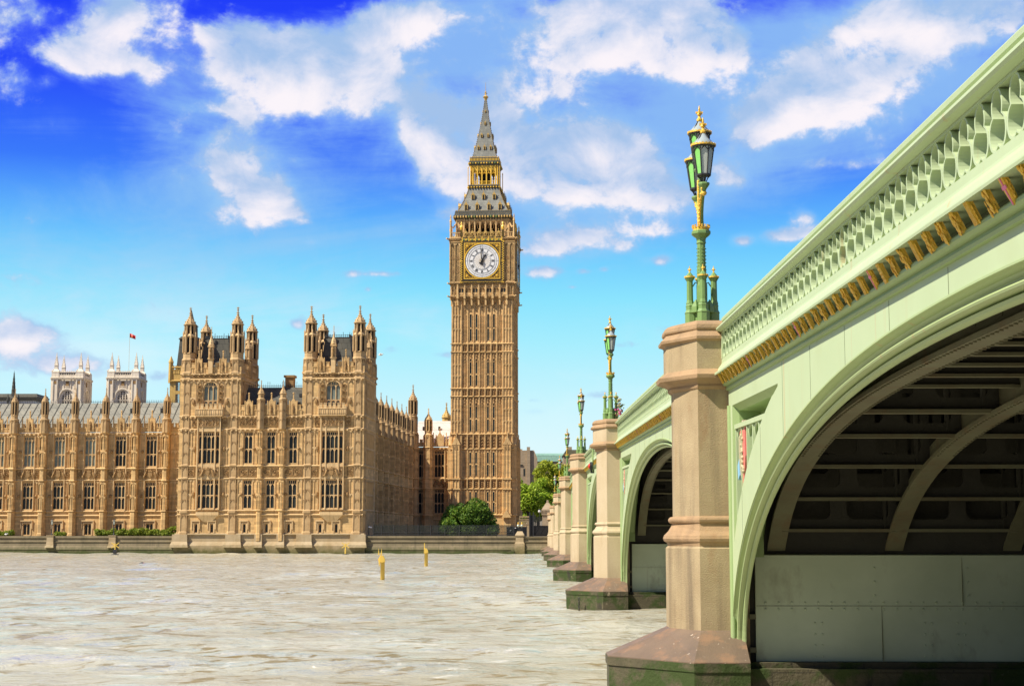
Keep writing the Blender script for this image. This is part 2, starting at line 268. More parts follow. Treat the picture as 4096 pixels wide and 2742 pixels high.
# ------------------------------------------------------------------ mesh helpers
class MB:
    def __init__(s): s.v = []; s.f = []; s.sm = []
    def add(s, vs, fs, sm=False):
        o = len(s.v); s.v += [tuple(p) for p in vs]; s.f += [tuple(i + o for i in f) for f in fs]; s.sm += [sm] * len(fs)
    def box(s, x0, x1, y0, y1, z0, z1):
        s.add([(x0, y0, z0), (x1, y0, z0), (x1, y1, z0), (x0, y1, z0), (x0, y0, z1), (x1, y0, z1), (x1, y1, z1), (x0, y1, z1)],
              [(0, 3, 2, 1), (4, 5, 6, 7), (0, 1, 5, 4), (1, 2, 6, 5), (2, 3, 7, 6), (3, 0, 4, 7)])
    def quad(s, a, b, c, d): s.add([a, b, c, d], [(0, 1, 2, 3)])
    def tri(s, a, b, c): s.add([a, b, c], [(0, 1, 2)])
    def rings(s, R, cap0=True, cap1=True, sm=False, closed=True):
        n = len(R[0]); vs = [p for r in R for p in r]; fs = []
        for i in range(len(R) - 1):
            for j in range(n if closed else n - 1):
                k = (j + 1) % n
                fs.append((i * n + j, i * n + k, (i + 1) * n + k, (i + 1) * n + j))
        s.add(vs, fs, sm)
        if cap0: s.add(R[0], [tuple(range(n))[::-1]])
        if cap1: s.add(R[-1], [tuple(range(n))])
    def lathe(s, cx, cy, prof, n=8, rot=None, sm=False, sq=1.0):
        rot = pi / n if rot is None else rot
        s.rings([[(cx + r * cos(rot + 2 * pi * i / n), cy + r * sq * sin(rot + 2 * pi * i / n), z) for i in range(n)] for r, z in prof], sm=sm)
    def prism(s, pts, y0, y1, axis='y'):
        if axis == 'y': R = [[(a, y0, b) for a, b in pts], [(a, y1, b) for a, b in pts]]
        elif axis == 'x': R = [[(y0, a, b) for a, b in pts], [(y1, a, b) for a, b in pts]]
        else: R = [[(a, b, y0) for a, b in pts], [(a, b, y1) for a, b in pts]]
        s.rings(R)
    def tube(s, pts, r, n=6, sm=True):
        pts = [Vector(p) for p in pts]; R = []
        for i, p in enumerate(pts):
            d = (pts[min(i + 1, len(pts) - 1)] - pts[max(i - 1, 0)]).normalized()
            u = d.cross(Vector((0, 0, 1)))
            if u.length < 1e-3: u = Vector((1, 0, 0))
            u.normalize(); w = d.cross(u); rr = r[i] if isinstance(r, (list, tuple)) else r
            R.append([p + (u * cos(2 * pi * k / n) + w * sin(2 * pi * k / n)) * rr for k in range(n)])
        s.rings(R, sm=sm)
    def ball(s, c, r, n=8, m=5, sq=(1, 1, 1), sm=True):
        R = []
        for i in range(m + 1):
            a = -pi / 2 + pi * i / m; a = max(-pi / 2 + .02, min(pi / 2 - .02, a))
            R.append([(c[0] + r * sq[0] * cos(a) * cos(2 * pi * k / n), c[1] + r * sq[1] * cos(a) * sin(2 * pi * k / n), c[2] + r * sq[2] * sin(a)) for k in range(n)])
        s.rings(R, sm=sm)
    def merge(s, o, mtx=None):
        vs = [tuple(mtx @ Vector(p)) for p in o.v] if mtx is not None else o.v
        k = len(s.v); s.v += vs; s.f += [tuple(i + k for i in f) for f in o.f]; s.sm += o.sm
    def build(s, name, m, parent=None, loc=None, rotz=0):
        me = bpy.data.meshes.new(name); me.from_pydata([tuple(p) for p in s.v], [], s.f)
        me.polygons.foreach_set('use_smooth', s.sm); me.materials.append(m if not isinstance(m, str) else M[m]); me.update()
        o = bpy.data.objects.new(name, me); COL.objects.link(o)
        if parent is not None: o.parent = parent
        if loc is not None: o.location = loc
        o.rotation_euler.z = rotz
        return o
def tag(o, label=None, cat=None, group=None, kind=None):
    if label: o['label'] = label
    if cat: o['category'] = cat
    if group: o['group'] = group
    if kind: o['kind'] = kind
    return o
def thing(name, label, cat, loc=(0, 0, 0), rotz=0, group=None):
    o = bpy.data.objects.new(name, None); COL.objects.link(o); o.location = loc; o.rotation_euler.z = rotz
    return tag(o, label, cat, group)
def copy_tree(o, parent=None):
    c = o.copy(); COL.objects.link(c)
    if parent is not None: c.parent = parent
    for ch in list(o.children): copy_tree(ch, c)
    return c
# ================================================================== BRIDGE
XS = 3.70                                    # south face of the spandrels
PC = [30.575, 66.075, 104.775, 144.975, 183.675, 219.175, 249.6]   # pier centres
TH = 1.2
KN = [(-12, 4.86), (11.65, 5.33), (30, 5.69), (66, 6.44), (104.8, 7.0), (124.9, 7.10), (145, 7.0), (183.7, 6.44), (219.2, 5.72), (249.6, 5.16), (300, 4.3)]
def zt(Y):
    for i in range(len(KN) - 1):
        if Y <= KN[i + 1][0] or i == len(KN) - 2: break
    def sl(j):
        a = KN[max(j - 1, 0)]; b = KN[min(j + 1, len(KN) - 1)]; return (b[1] - a[1]) / (b[0] - a[0])
    (x0, y0), (x1, y1) = KN[i], KN[i + 1]; h = x1 - x0; t = (Y - x0) / h
    return ((2 * t**3 - 3 * t**2 + 1) * y0 + (t**3 - 2 * t**2 + t) * h * sl(i) + (-2 * t**3 + 3 * t**2) * y1 + (t**3 - t**2) * h * sl(i + 1))
SPANS = [(-1.0, PC[0] - TH)] + [(PC[i] + TH, PC[i + 1] - TH) for i in range(6)]
bridge = thing('road_bridge', 'long pale green iron arch bridge on granite piers crossing the river', 'bridge')
def lin(a, b, n): return [a + (b - a) * i / n for i in range(n + 1)]
def sweepY(mb, prof, Ys, close=False, sm=False):
    R = [[(x, Y, zt(Y) + z) for x, z in prof] for Y in Ys]
    mb.rings(R, closed=close, cap0=close, cap1=close, sm=sm)
def super_z(Y, c, a, b, z0, n):
    r = abs(Y - c) / a
    return z0 if r >= 1 else z0 + b * (1 - r**n)**(1 / n)

# --- one cell of pierced work: rectangle-less ring round a trefoil, with thickness
def trefoil_r(phi, k=1.0):
    best = 0.0
    for cx, cy, r in ((0, .090, .118), (-.080, -.088, .114), (.080, -.088, .114)):
        dx, dy = cos(phi), sin(phi); bq = dx * cx + dy * cy; cq = cx * cx + cy * cy - r * r; d = bq * bq - cq
        if d > 0: best = max(best, bq + sqrt(d))
    return best * k
def trefoil_cell(mb, Yc, zc, x0, x1, n, slope):
    I = []; O = []
    for i in range(n):
        ph = pi / 2 + 2 * pi * i / n; r = trefoil_r(ph); ro = r + .018
        I.append((r * cos(ph), r * sin(ph))); O.append((max(-.2325, min(.2325, 1.10 * ro * cos(ph))), ro * sin(ph)))
    def P(q, x): return (x, Yc + q[0], zc + q[1] * 1.10 + slope * q[0])
    for i in range(n):
        j = (i + 1) % n
        mb.quad(P(I[i], x0), P(I[j], x0), P(O[j], x0), P(O[i], x0))
        mb.add([P(I[i], x0), P(I[i], x1), P(I[j], x1), P(I[j], x0)], [(0, 1, 2, 3)])
        mb.quad(P(O[i], x0), P(O[j], x0), P(O[j], x1), P(O[i], x1))
        mb.quad(P(I[i], x1), P(O[i], x1), P(O[j], x1), P(I[j], x1))
PITCH = 0.465
def parapet(span, first, ncell):
    Ya, Yb = span; Ya = max(Ya, first)
    Ys = lin(Ya, Yb, max(4, int((Yb - Ya) / 0.9)))
    cop = MB()
    sweepY(cop, [(3.61, 1.03), (3.60, 1.045), (3.545, 1.055), (3.50, 1.065), (3.48, 1.09), (3.485, 1.12), (3.51, 1.14), (3.56, 1.145), (3.59, 1.15), (3.635, 1.165), (3.64, 1.20), (3.615, 1.235), (3.59, 1.255), (3.585, 1.30), (3.61, 1.33), (3.66, 1.35), (3.8, 1.355), (3.95, 1.33), (3.95, 1.03)], Ys, close=True)
    c = cop.build('coping', 'green', bridge)
    mb = MB()
    sweepY(mb, [(3.58, .46), (3.58, .54), (3.80, .54), (3.80, .46)], Ys, close=True)
    sweepY(mb, [(3.58, 1.018), (3.58, 1.045), (3.80, 1.045), (3.80, 1.018)], Ys, close=True)
    n = int((Yb - Ya - .1) / PITCH); off = (Yb - Ya - n * PITCH) / 2
    for i in range(n):
        Yc = Yb - off - (i + .5) * PITCH
        sl = (zt(Yc + .2) - zt(Yc - .2)) / .4
        trefoil_cell(mb, Yc, zt(Yc) + .782, 3.59, 3.72, ncell, sl)
    for Y in (Ya + .06, Yb - .06): mb.box(3.575, 3.80, Y - .06, Y + .06, zt(Y) + .541, zt(Y) + 1.017)
    mb.build('parapet', 'green', bridge)
    # cornice with the shelf above the bosses
    mb = MB()
    sweepY(mb, [(3.84, .27), (3.47, .245), (3.435, .225), (3.43, .25), (3.435, .27), (3.47, .285), (3.495, .31), (3.52, .37), (3.555, .42), (3.57, .43), (3.575, .458), (3.80, .458)], Ys, close=True)
    mb.build('cornice', 'green', bridge)
    mb = MB()
    sweepY(mb, [(3.75, .03), (3.66, .02), (3.615, .035), (3.59, .06), (3.59, .085), (3.61, .108), (3.65, .115), (3.84, .112)], Ys, close=True)
    sweepY(mb, [(3.70, -.055), (3.655, -.05), (3.645, -.02), (3.66, .019), (3.74, .019), (3.74, -.05)], Ys, close=True)
    mb.build('bead_moulding', 'green_mid', bridge)
    mb = MB(); sweepY(mb, [(3.80, .08), (3.80, .30), (3.86, .30), (3.86, .08)], Ys, close=True)
    mb.build('frieze', 'green_dark', bridge)
for i, sp in enumerate(SPANS): parapet(sp, -1.0, 48 if i == 0 else (30 if i == 1 else 12))

# --- gilded bosses under the cornice
def boss_lumps(seed):
    rnd = random.Random(seed); mb = MB()
    mb.rings([[(.07 * a, .062 * b, z) for a, b in ((-.6, -1), (.9, -1), (.9, 1), (-.6, 1))] for z in (-.095, .10)])
    for k in range(26):
        mb.ball((rnd.uniform(-.085, -.035), rnd.uniform(-.065, .065), rnd.uniform(-.095, .10)), rnd.uniform(.014, .03), 6, 4, (1, 1, rnd.uniform(.8, 1.6)), sm=True)
    for k in range(8):
        mb.ball((rnd.uniform(-.05, .05), rnd.choice((-1, 1)) * .06, rnd.uniform(-.09, .10)), rnd.uniform(.014, .028), 6, 4, sm=True)
    return mb
def boss_ribs():
    mb = MB(); mb.rings([[(.07 * a, .055 * b, z) for a, b in ((-.5, -1), (.9, -1), (.9, 1), (-.5, 1))] for z in (-.095, .10)])
    for k in range(4): mb.box(-.085, -.03, -.06 + k * .034, -.042 + k * .034, -.10, .105)
    for z in (-.08, -.04, 0, .04): mb.ball((-.02, -.06, z), .026, 6, 4)
    return mb
def boss_grid():
    mb = MB(); mb.rings([[(.07 * a, .06 * b, z) for a, b in ((-.5, -1), (.9, -1), (.9, 1), (-.5, 1))] for z in (-.10, .10)])
    for k in range(5): mb.box(-.075, -.03, -.064 + k * .028, -.05 + k * .028, -.115, .105)
    for k in range(5): mb.box(-.08, -.03, -.068, .068, -.09 + k * .042, -.076 + k * .042)
    return mb
def boss_shield():
    mb = MB(); pts = [(-.066, .11), (.066, .11), (.066, -.01), (.045, -.075), (0, -.12), (-.045, -.075), (-.066, -.01)]
    mb.rings([[(x, a, b) for a, b in pts] for x in (-.06, .06)])
    for z in (-.06, 0, .06): mb.ball((.0, -.066, z), .02, 6, 4); mb.ball((.03, -.06, z + .03), .018, 6, 4)
    return mb
def cross_mb():
    mb = MB(); mb.box(-.074, -.0605, -.013, .013, -.115, .112); mb.box(-.0745, -.061, -.068, .068, .012, .040); return mb
kinds = [boss_lumps(1), boss_lumps(2), boss_ribs(), boss_lumps(3), boss_lumps(5), boss_grid(), boss_lumps(8), boss_ribs(), boss_lumps(4)]
proto = []
def placed(o, Yc, base=.165):
    o.location = (3.55, Yc, zt(Yc) + base); o.rotation_euler = (0, radians(-26), 0); o.scale = (.38, .72, 1.02)
seq = 0; shown = 0; rest = MB()
bossmesh = {}
def boss_object(kind, Yc):
    global shown
    key = kind
    if key not in bossmesh:
        o = (boss_shield() if kind == 'cross' else kinds[kind]).build('gilded_boss', 'gold', bridge); bossmesh[key] = [o]
        if kind == 'cross':
            c = cross_mb().build('cross', 'magenta', o); bossmesh[key].append(c)
            o['label'] = 'gilded shield boss bearing a pink cross'
    else:
        o = bossmesh[key][0].copy(); COL.objects.link(o); o.parent = bridge
        if kind == 'cross':
            c = bossmesh[key][1].copy(); COL.objects.link(c); c.parent = o
    placed(o, Yc); shown += 1
for i, (Ya, Yb) in enumerate(SPANS):
    if i > 3: break
    n = int((Yb - max(Ya, 8.8)) / PITCH)
    ys = [Yb - .2 - PITCH * k for k in range(n)]
    if i == 0: ys = ys[::-1]                       # the nearest first
    for k, Yc in enumerate(ys if i == 0 else sorted(ys)):
        kk = 'cross' if (k % 10) == (5 if i == 0 else 3) else (k % 9)
        if shown < 100: boss_object(kk, Yc)
        else:
            m_ = Matrix.Translation((3.55, Yc, zt(Yc) + .165)) @ Matrix.Rotation(radians(-26), 4, 'Y')
            bb = MB(); bb.box(-.03, .03, -.044, .044, -.105, .105)
            for z in (-.07, 0, .07): bb.ball((-.03, 0, z), .03, 5, 3)
            rest.merge(bb, m_)
ro = rest.build('gilded_boss', 'gold', bridge); ro['kind'] = 'stuff'

# --- spandrels, arch mouldings, recessed tracery, ironwork beneath
BAND = 0.93
def arch(i, span, detail):
    Ya, Yb = span; c = (Ya + Yb) / 2; half = (Yb - Ya) / 2 ; a = half - .28
    if i == 0: c, a = 14.2, 14.9
    z0 = .70; b = zt(c) - .585 - z0; N = 2.15
    inner = lambda Y: super_z(Y, c, a, b, z0, N)
    outer = lambda Y: super_z(Y, c, a + .245, b + .245, z0, N)
    # where the recess starts
    def inhole(Y):
        d = min(Y - Ya, Yb - Y)
        return d > .50 and d < half * .62 and outer(Y) + BAND < zt(Y) - .40
    ns = 90 if i < 2 else 48
    Ys = [c - half * cos(pi * k / ns) for k in range(ns + 1)]
    for e in (Ya + .5, Yb - .5, Ya + .501, Yb - .501, Ya + .06, Yb - .06): Ys.append(e)
    # add the tips of the recess
    for k in range(400):
        Y1 = Ya + .5 + k * half / 400; Y2 = Y1 + half / 400
        if inhole(Y1) and not inhole(Y2): Ys += [Y1, Ya + Yb - Y1]
    Ys = sorted(Ys)
    Ys = [Ys[0]] + [Ys[k] for k in range(1, len(Ys)) if Ys[k] - Ys[k - 1] > 5e-4]
    sp = MB(); backs = {0: MB(), 1: MB()}; frs = {0: MB(), 1: MB()}
    X1 = 4.22
    for k in range(len(Ys) - 1):
        Y, Z = Ys[k], Ys[k + 1]; m = (Y + Z) / 2
        o0, o1 = outer(Y), outer(Z); t0, t1 = zt(Y) - .02, zt(Z) - .02
        fr = frs[int(m > c)]; back = backs[int(m > c)]
        def q(za, zb, zc, zd): sp.quad((XS, Y, za), (XS, Y, zd), (XS, Z, zc), (XS, Z, zb))
        if inhole(m):
            h0, h1 = min(o0 + BAND, zt(Y) - .40), min(o1 + BAND, zt(Z) - .40)
            q(o0, o1, h1, h0); q(zt(Y) - .36, zt(Z) - .36, t1, t0)
            # top frame, bevelled in two steps
            fr.quad((XS, Y, zt(Y) - .36), (XS, Z, zt(Z) - .36), (XS + .05, Z, zt(Z) - .40), (XS + .05, Y, zt(Y) - .40))
            fr.quad((XS + .05, Y, zt(Y) - .40), (XS + .05, Z, zt(Z) - .40), (XS + .12, Z, zt(Z) - .46), (XS + .12, Y, zt(Y) - .46))
            fr.quad((XS + .12, Y, zt(Y) - .46), (XS + .12, Z, zt(Z) - .46), (X1, Z, zt(Z) - .48), (X1, Y, zt(Y) - .48))
            fr.quad((XS, Y, h0), (X1, Y, h0), (X1, Z, h1), (XS, Z, h1))
            back.quad((X1 - .01, Y, h0 - .1), (X1 - .01, Y, zt(Y) - .3), (X1 - .01, Z, zt(Z) - .3), (X1 - .01, Z, h1 - .1))
        else: q(o0, o1, t1, t0)
    # vertical frame beside the pier
    for e, sgn in ((Ya, 1), (Yb, -1)):
        fr = frs[int(sgn < 0)]
        y0 = e + sgn * .30; y1 = e + sgn * .38; y2 = e + sgn * .50
        zb = outer(y2) + BAND; zz = zt(y2) - .36
        zlo = zb - .0
        if zlo < zz - .3:
            sp.quad((XS - .001, y2, zlo), (XS - .001, y2, zz), (XS - .001, y0, zz), (XS - .001, y0, zlo))
            fr.quad((XS - .002, y2, zlo - .02), (XS + .12, y2 + sgn * .05, zlo), (XS + .12, y2 + sgn * .05, zz - .1), (XS - .002, y2, zz))
            fr.quad((XS + .12, y2 + sgn * .05, zlo - .3), (X1, y2 + sgn * .06, zlo - .3), (X1, y2 + sgn * .06, zz - .1), (XS + .12, y2 + sgn * .05, zz - .1))
            # raised roll up the edge of the pier
            mbx = MB(); mbx.tube([(XS - .0, e + sgn * .16, .72), (XS - .0, e + sgn * .16, zz + .02)], .055, 8)
            fr.merge(mbx)
    s_ = sp.build('spandrel', 'green', bridge)
    if i < 2:
        for Y in [Ya + .9 + 2.32 * k for k in range(int((Yb - Ya) / 2.32))]:
            zlo, zhi = outer(Y) + .02, zt(Y) - .07
            if inhole(Y): zhi = min(zhi, outer(Y) + BAND - .03)
            if zhi - zlo > .15: q_ = MB(); q_.box(XS - .003, XS + .01, Y - .004, Y + .004, zlo, zhi); q_.build('plate_seam', 'green_dark', s_)
    for u in (0, 1):
        if frs[u].f: frs[u].build('spandrel_frame', 'green_mid', s_)
        if backs[u].f: backs[u].build('recess_panel', 'green_mid', s_)
    # tracery bars with little pointed heads
    if i < 3:
        for e, sgn in ((Ya, 1), (Yb, -1)):
            tr = MB()
            d = .62; k = 0; prev = None; Xt = XS + .09
            while d < half * .6:
                Y = e + sgn * d; zb = outer(Y) + BAND - .05; zz = zt(Y) - .78
                if zb > zz: break
                tr.box(Xt - .05, Xt + .08, Y - .035, Y + .035, zb, zz)
                if prev is not None:
                    ym = (Y + prev) / 2
                    for (ya, yb_) in ((prev, ym), (Y, ym)):
                        pts = [(Xt, ya + (yb_ - ya) * s * s, zz - .42 + .42 * sqrt(1 - (1 - s)**2)) for s in lin(0, 1, 6)]
                        tr.tube(pts, .03, 6)
                    if zb < zz - .7:
                        tr.box(Xt + .02, Xt + .06, ym - .015, ym + .015, zb, zz - .1)
                prev = Y; d += .72; k += 1
            if k:
                Y0_, Y1_ = e + sgn * .56, e + sgn * min(d + .3, half * .6)
                yl = lin(min(Y0_, Y1_), max(Y0_, Y1_), 8)
                tr.rings([[(x, Y, zt(Y) + z) for x, z in ((Xt - .07, -.80), (Xt - .07, -.72), (Xt + .1, -.72), (Xt + .1, -.80))] for Y in yl])
                tr.rings([[(x, Y, max(outer(Y) + BAND, .7) + z) for x, z in ((Xt - .08, -.08), (Xt - .08, .04), (Xt + .1, .04), (Xt + .1, -.08))] for Y in lin(min(Y0_, Y1_), max(Y0_, Y1_), 14)])
            if tr.f: tr.build('tracery', 'green', s_)
    # arch moulding
    am = MB(); prof = [(.26, XS + .03), (.255, XS - .016), (.235, XS - .016), (.225, XS + .03), (.20, XS + .085), (.165, XS + .115), (.150, XS + .118), (.147, XS + .17), (.134, XS + .17), (.132, XS + .09), (.122, XS + .06), (.105, XS + .048), (.085, XS + .058), (.074, XS + .09), (.072, XS + .19), (.052, XS + .19), (.05, XS + .14), (.02, XS + .15), (.004, XS + .18), (.0, XS + .19), (.0, XS + .21), (.14, XS + .21)]
    R = []; nt = 120 if i < 2 else 60
    for k in range(nt + 1):
        t = pi * k / nt; cx = cos(t); sx = sin(t)
        ux = math.copysign(abs(cx)**(2 / N), cx); uz = abs(sx)**(2 / N)
        nx = math.copysign(abs(cx)**(2 - 2 / N), cx) / a; nz = abs(sx)**(2 - 2 / N) / b; l = sqrt(nx * nx + nz * nz); nx /= l; nz /= l
        R.append([(x, c + a * ux + n * nx, z0 + b * uz + n * nz) for n, x in prof])
    am.rings(R, closed=True)
    am.build('arch_moulding', 'green_mould', bridge)
    # ribs: flange and web, following a fuller curve behind the fascia
    ra = half + .62; rb = b + .06; RN = 2.9
    rib = lambda Y: super_z(Y, c, ra, rb, z0, RN)
    xr = [4.36 + 2.17 * k for k in range(12)] if detail == 2 else ([4.36, 6.53, 8.7, 13., 19., 25.] if detail == 1 else [4.36, 8.7])
    rY = sorted(lin(c - half + .12, c + half - .12, 72) + [c + s_2 * (half - q_2) for s_2 in (-1, 1) for q_2 in (.02, .05, .08)])
    rY = [Y for Y in rY if rib(Y) > 2.40]
    for x in xr:
        mb = MB()
        mb.rings([[(x, Y, rib(Y)), (x + .33, Y, rib(Y)), (x + .33, Y, rib(Y) + .06), (x, Y, rib(Y) + .06)] for Y in rY])
        mb.rings([[(x + .15, Y, rib(Y) + .06), (x + .21, Y, rib(Y) + .06), (x + .21, Y, rib(Y) + .40), (x + .15, Y, rib(Y) + .40)] for Y in rY])
        if detail == 2 and x < 9:
            for Y in lin(c - half * .92, c + half * .92, 190):
                if rib(Y) < 4.2: continue
                for dx in (.035, .295):
                    mb.box(x + dx - .018, x + dx + .018, Y - .018, Y + .018, rib(Y) - .018, rib(Y) - .0005)
        mb.build('rib', 'girder', bridge)
    top = lambda Y: zt(Y) - .12
    if detail >= 1:
        mb = MB(); fl = MB(); dk = MB()
        yy = []
        for d in (.36, 1.35, 2.9, 4.9, 6.9): yy += [Yb - d, Ya + d]
        d = 7.85; bars = []
        while d < half: bars += [Yb - d, Ya + d]; d += .93
        for Y in yy:
            z = rib(Y) + .10; tz = top(Y)
            for k in range(11 if detail == 2 else 5):
                xa = 4.36 + .21 + 2.17 * k; xb = xa + 2.17 - .06
                # plate with two rounded openings per bay
                hgt = tz - z
                cells = [(xa, xa + (xb - xa) / 2), (xa + (xb - xa) / 2, xb)]
                for (p, q) in cells:
                    if hgt < .62: mb.quad((p, Y, z), (q, Y, z), (q, Y, tz), (p, Y, tz)); continue
                    rows = 1 if hgt < 1.45 else (2 if hgt < 2.3 else 3)
                    for rr in range(rows):
                        za = z + hgt * rr / rows; zb = z + hgt * (rr + 1) / rows
                        hw = (q - p) / 2 - .15; hh = (zb - za) / 2 - .17; r = min(.13, hh * .8)
                        mx, mz = (p + q) / 2, (za + zb) / 2; I = []; O = []
                        for sx, sz in ((1, 1), (-1, 1), (-1, -1), (1, -1)):
                            a0 = {(1, 1): 0, (-1, 1): 90, (-1, -1): 180, (1, -1): 270}[(sx, sz)]
                            for t in (0, 30, 60, 90):
                                an = radians(a0 + t)
                                I.append((mx + sx * (hw - r) + r * cos(an), mz + sz * (hh - r) + r * sin(an)))
                                O.append((mx + sx * (q - p) / 2, mz + sz * (zb - za) / 2))
                        nI = len(I)
                        for t in range(nI):
                            u = (t + 1) % nI
                            mb.quad((I[t][0], Y, I[t][1]), (I[u][0], Y, I[u][1]), (O[u][0], Y, O[u][1]), (O[t][0], Y, O[t][1]))
                            mb.quad((I[t][0], Y, I[t][1]), (I[t][0], Y + .05, I[t][1]), (I[u][0], Y + .05, I[u][1]), (I[u][0], Y, I[u][1]))
                fl.box(xa, xb, Y - .10, Y + .08, z - .06, z - .002)
                mb.box(xb - .24, xb - .2, Y - .02, Y + .1, z, tz)
        for Y in bars:
            z = max(rib(Y) + .16, min(rib(Y) + .3, top(Y) - .2))
            fl.box(4.5, 29.3, Y - .07, Y + .07, z - .05, z - .01)
            mb.box(4.5, 29.3, Y - .012, Y + .012, z, top(Y))
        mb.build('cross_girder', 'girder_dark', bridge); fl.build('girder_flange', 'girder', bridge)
    # deck
    dk = MB(); dY = lin(Ya - .5, Yb + .5, 24)
    dk.rings([[(3.85, Y, zt(Y) - .10), (29.5, Y, zt(Y) - .10), (29.5, Y, zt(Y) + .30), (3.85, Y, zt(Y) + .30)] for Y in dY])
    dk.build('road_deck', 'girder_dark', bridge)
    # far face
    fs = MB()
    for k in range(len(Ys) - 1):
        Y, Z = Ys[k], Ys[k + 1]
        fs.quad((29.7, Y, inner(Y)), (29.7, Z, inner(Z)), (29.7, Z, zt(Z) + 1.3), (29.7, Y, zt(Y) + 1.3))
    fs.build('spandrel', 'green', bridge)
    # steel cover plates on the pier faces under the ribs
    for e, sgn in ((Ya, 1), (Yb, -1)):
        mb = MB(); prof = [(.05, .66), (.07, 1.3), (.09, 2.0), (.12, 2.58), (.02, 2.60)]
        mb.rings([[(x, e + sgn * d, z) for d, z in prof] for x in (4.12 if i < 2 else 4.1, 9.0, 14.0, 29.4)], closed=False, cap0=False, cap1=False)
        mb.rings([[(4.12, e + sgn * d, z) for d, z in prof], [(4.12, e, z) for d, z in prof]], closed=False, cap0=False, cap1=False)
        if i < 2 and sgn < 0:
            Yp = e - .001
            rv = random.Random(3)
            def riv(x, z):
                d_ = .05 + (z - .66) * .036 + .004; yv = e - d_
                mb.rings([[(x + r * cos(pi / 3 * k), yv - o, z + r * sin(pi / 3 * k)) for k in range(6)] for r, o in ((.022, 0), (.016, .014))])
            for x in [4.3 + .24 * k for k in range(30)]: riv(x, 1.60); riv(x, 1.72)
            for x0 in (5.2, 7.2, 7.8, 9.4): 
                for z in (.75, .95, 1.15, 1.35): riv(x0, z); riv(x0 + .13, z)
            for z in (1.85, 2.1, 2.35): riv(6.3, z); riv(8.0, z)
        p_ = mb.build('cover_plate', 'steelplate', bridge)
        if i < 2 and sgn < 0:
            sm_ = MB(); zz = 1.66
            sm_.box(4.13, 29., e - .089, e - .08, 1.657, 1.664)
            for x in (6.42, 9.1, 12.): sm_.box(x, x + .005, e - .089, e - .06, .67, 1.655)
            sm_.box(7.9, 7.905, e - .118, e - .09, 1.67, 2.57)
            for z in (.82, 1.42): sm_.box(4.0, 4.12, e - .09, e - .04, z, z + .09)
            sm_.build('plate_seam', 'girder', p_)
for i, sp in enumerate(SPANS): arch(i, sp, 2 if i < 2 else (1 if i == 2 else 0))

# heraldic crest in the recess beside the first two piers
def crest(Yb):
    e = Yb; zc = 4.35 + zt(Yb) - zt(29.375)
    mb = MB(); pts = [(-.36, .50), (-.12, .44), (.12, .52), (.34, .40), (.40, .1), (.26, -.28), (.02, -.60), (-.22, -.35), (-.38, -.02)]
    mb.prism([(e - 1.32 + a, zc + b) for a, b in pts], XS + .06, XS + .14, 'x')
    c = mb.build('crest', 'pink', bridge); c['label'] = 'painted coat of arms in red, blue and cream in the recess'
    mb = MB(); mb.prism([(e - 1.32 + a, zc + b) for a, b in ((.02, .40), (.28, .34), (.30, .1), (.18, -.22), (.02, -.40))], XS + .035, XS + .062, 'x')
    rnd = random.Random(2)
    for k in range(16): mb.ball((XS + .05, e - 1.32 + rnd.uniform(-.22, .06), zc + rnd.uniform(-.3, .36)), .04, 5, 3)
    mb.build('crest_charge', 'cream', c)
    mb = MB(); mb.prism([(e - 1.32 + a, zc + b) for a, b in ((.24, -.05), (.46, -.16), (.40, -.42), (.20, -.34))], XS + .03, XS + .1, 'x')
    mb.build('crest_ribbon', 'blue', c)
    mb = MB(); mb.box(XS + .08, XS + .12, e - 1.66, e - 1.56, zc - .1, zc + .48); mb.box(XS + .06, XS + .12, e - 1.5, e - 1.3, zc + .50, zc + .62)
    mb.build('crest_mantling', 'plaster', c)
crest(SPANS[0][1]); crest(SPANS[1][1])

# --- piers
def pier_poly(o, yc, x0=2.62, dx=.50, sh=.325, T=TH, back=4.3):
    # offset outward by o
    ox = x0 - o; d2 = sh + o * .35; e = T + o * .75; cx = x0 + dx + o * (.42 - 1) * 0 - o * .10
    return [(back, yc - e), (cx, yc - e), (ox, yc - d2), (ox, yc + d2), (cx, yc + e), (back, yc + e)]
RB = [(1.2, 0), (2.70, 0), (2.74, -.04), (2.80, -.02), (2.83, .03), (2.88, .05), (2.94, .03), (3.02, -.05), (3.12, -.11), (3.165, -.12), (3.17, -.09), (3.20, -.06), (3.23, -.05), (3.26, -.06), (3.29, -.09), (3.30, -.14)]
RT = [(5.66, -.14), (5.68, -.10), (5.72, -.07), (5.76, -.08), (5.80, -.03), (5.86, .13), (5.93, .15), (5.95, .12), (6.03, .01), (6.04, 0), (6.56, 0), (6.58, .03), (6.60, .09), (6.65, .10), (6.67, .08), (6.76, -.01), (6.775, -.01), (6.79, .02), (6.82, .03), (6.88, .02), (6.93, -.04), (6.96, -.12), (6.975, -.5)]
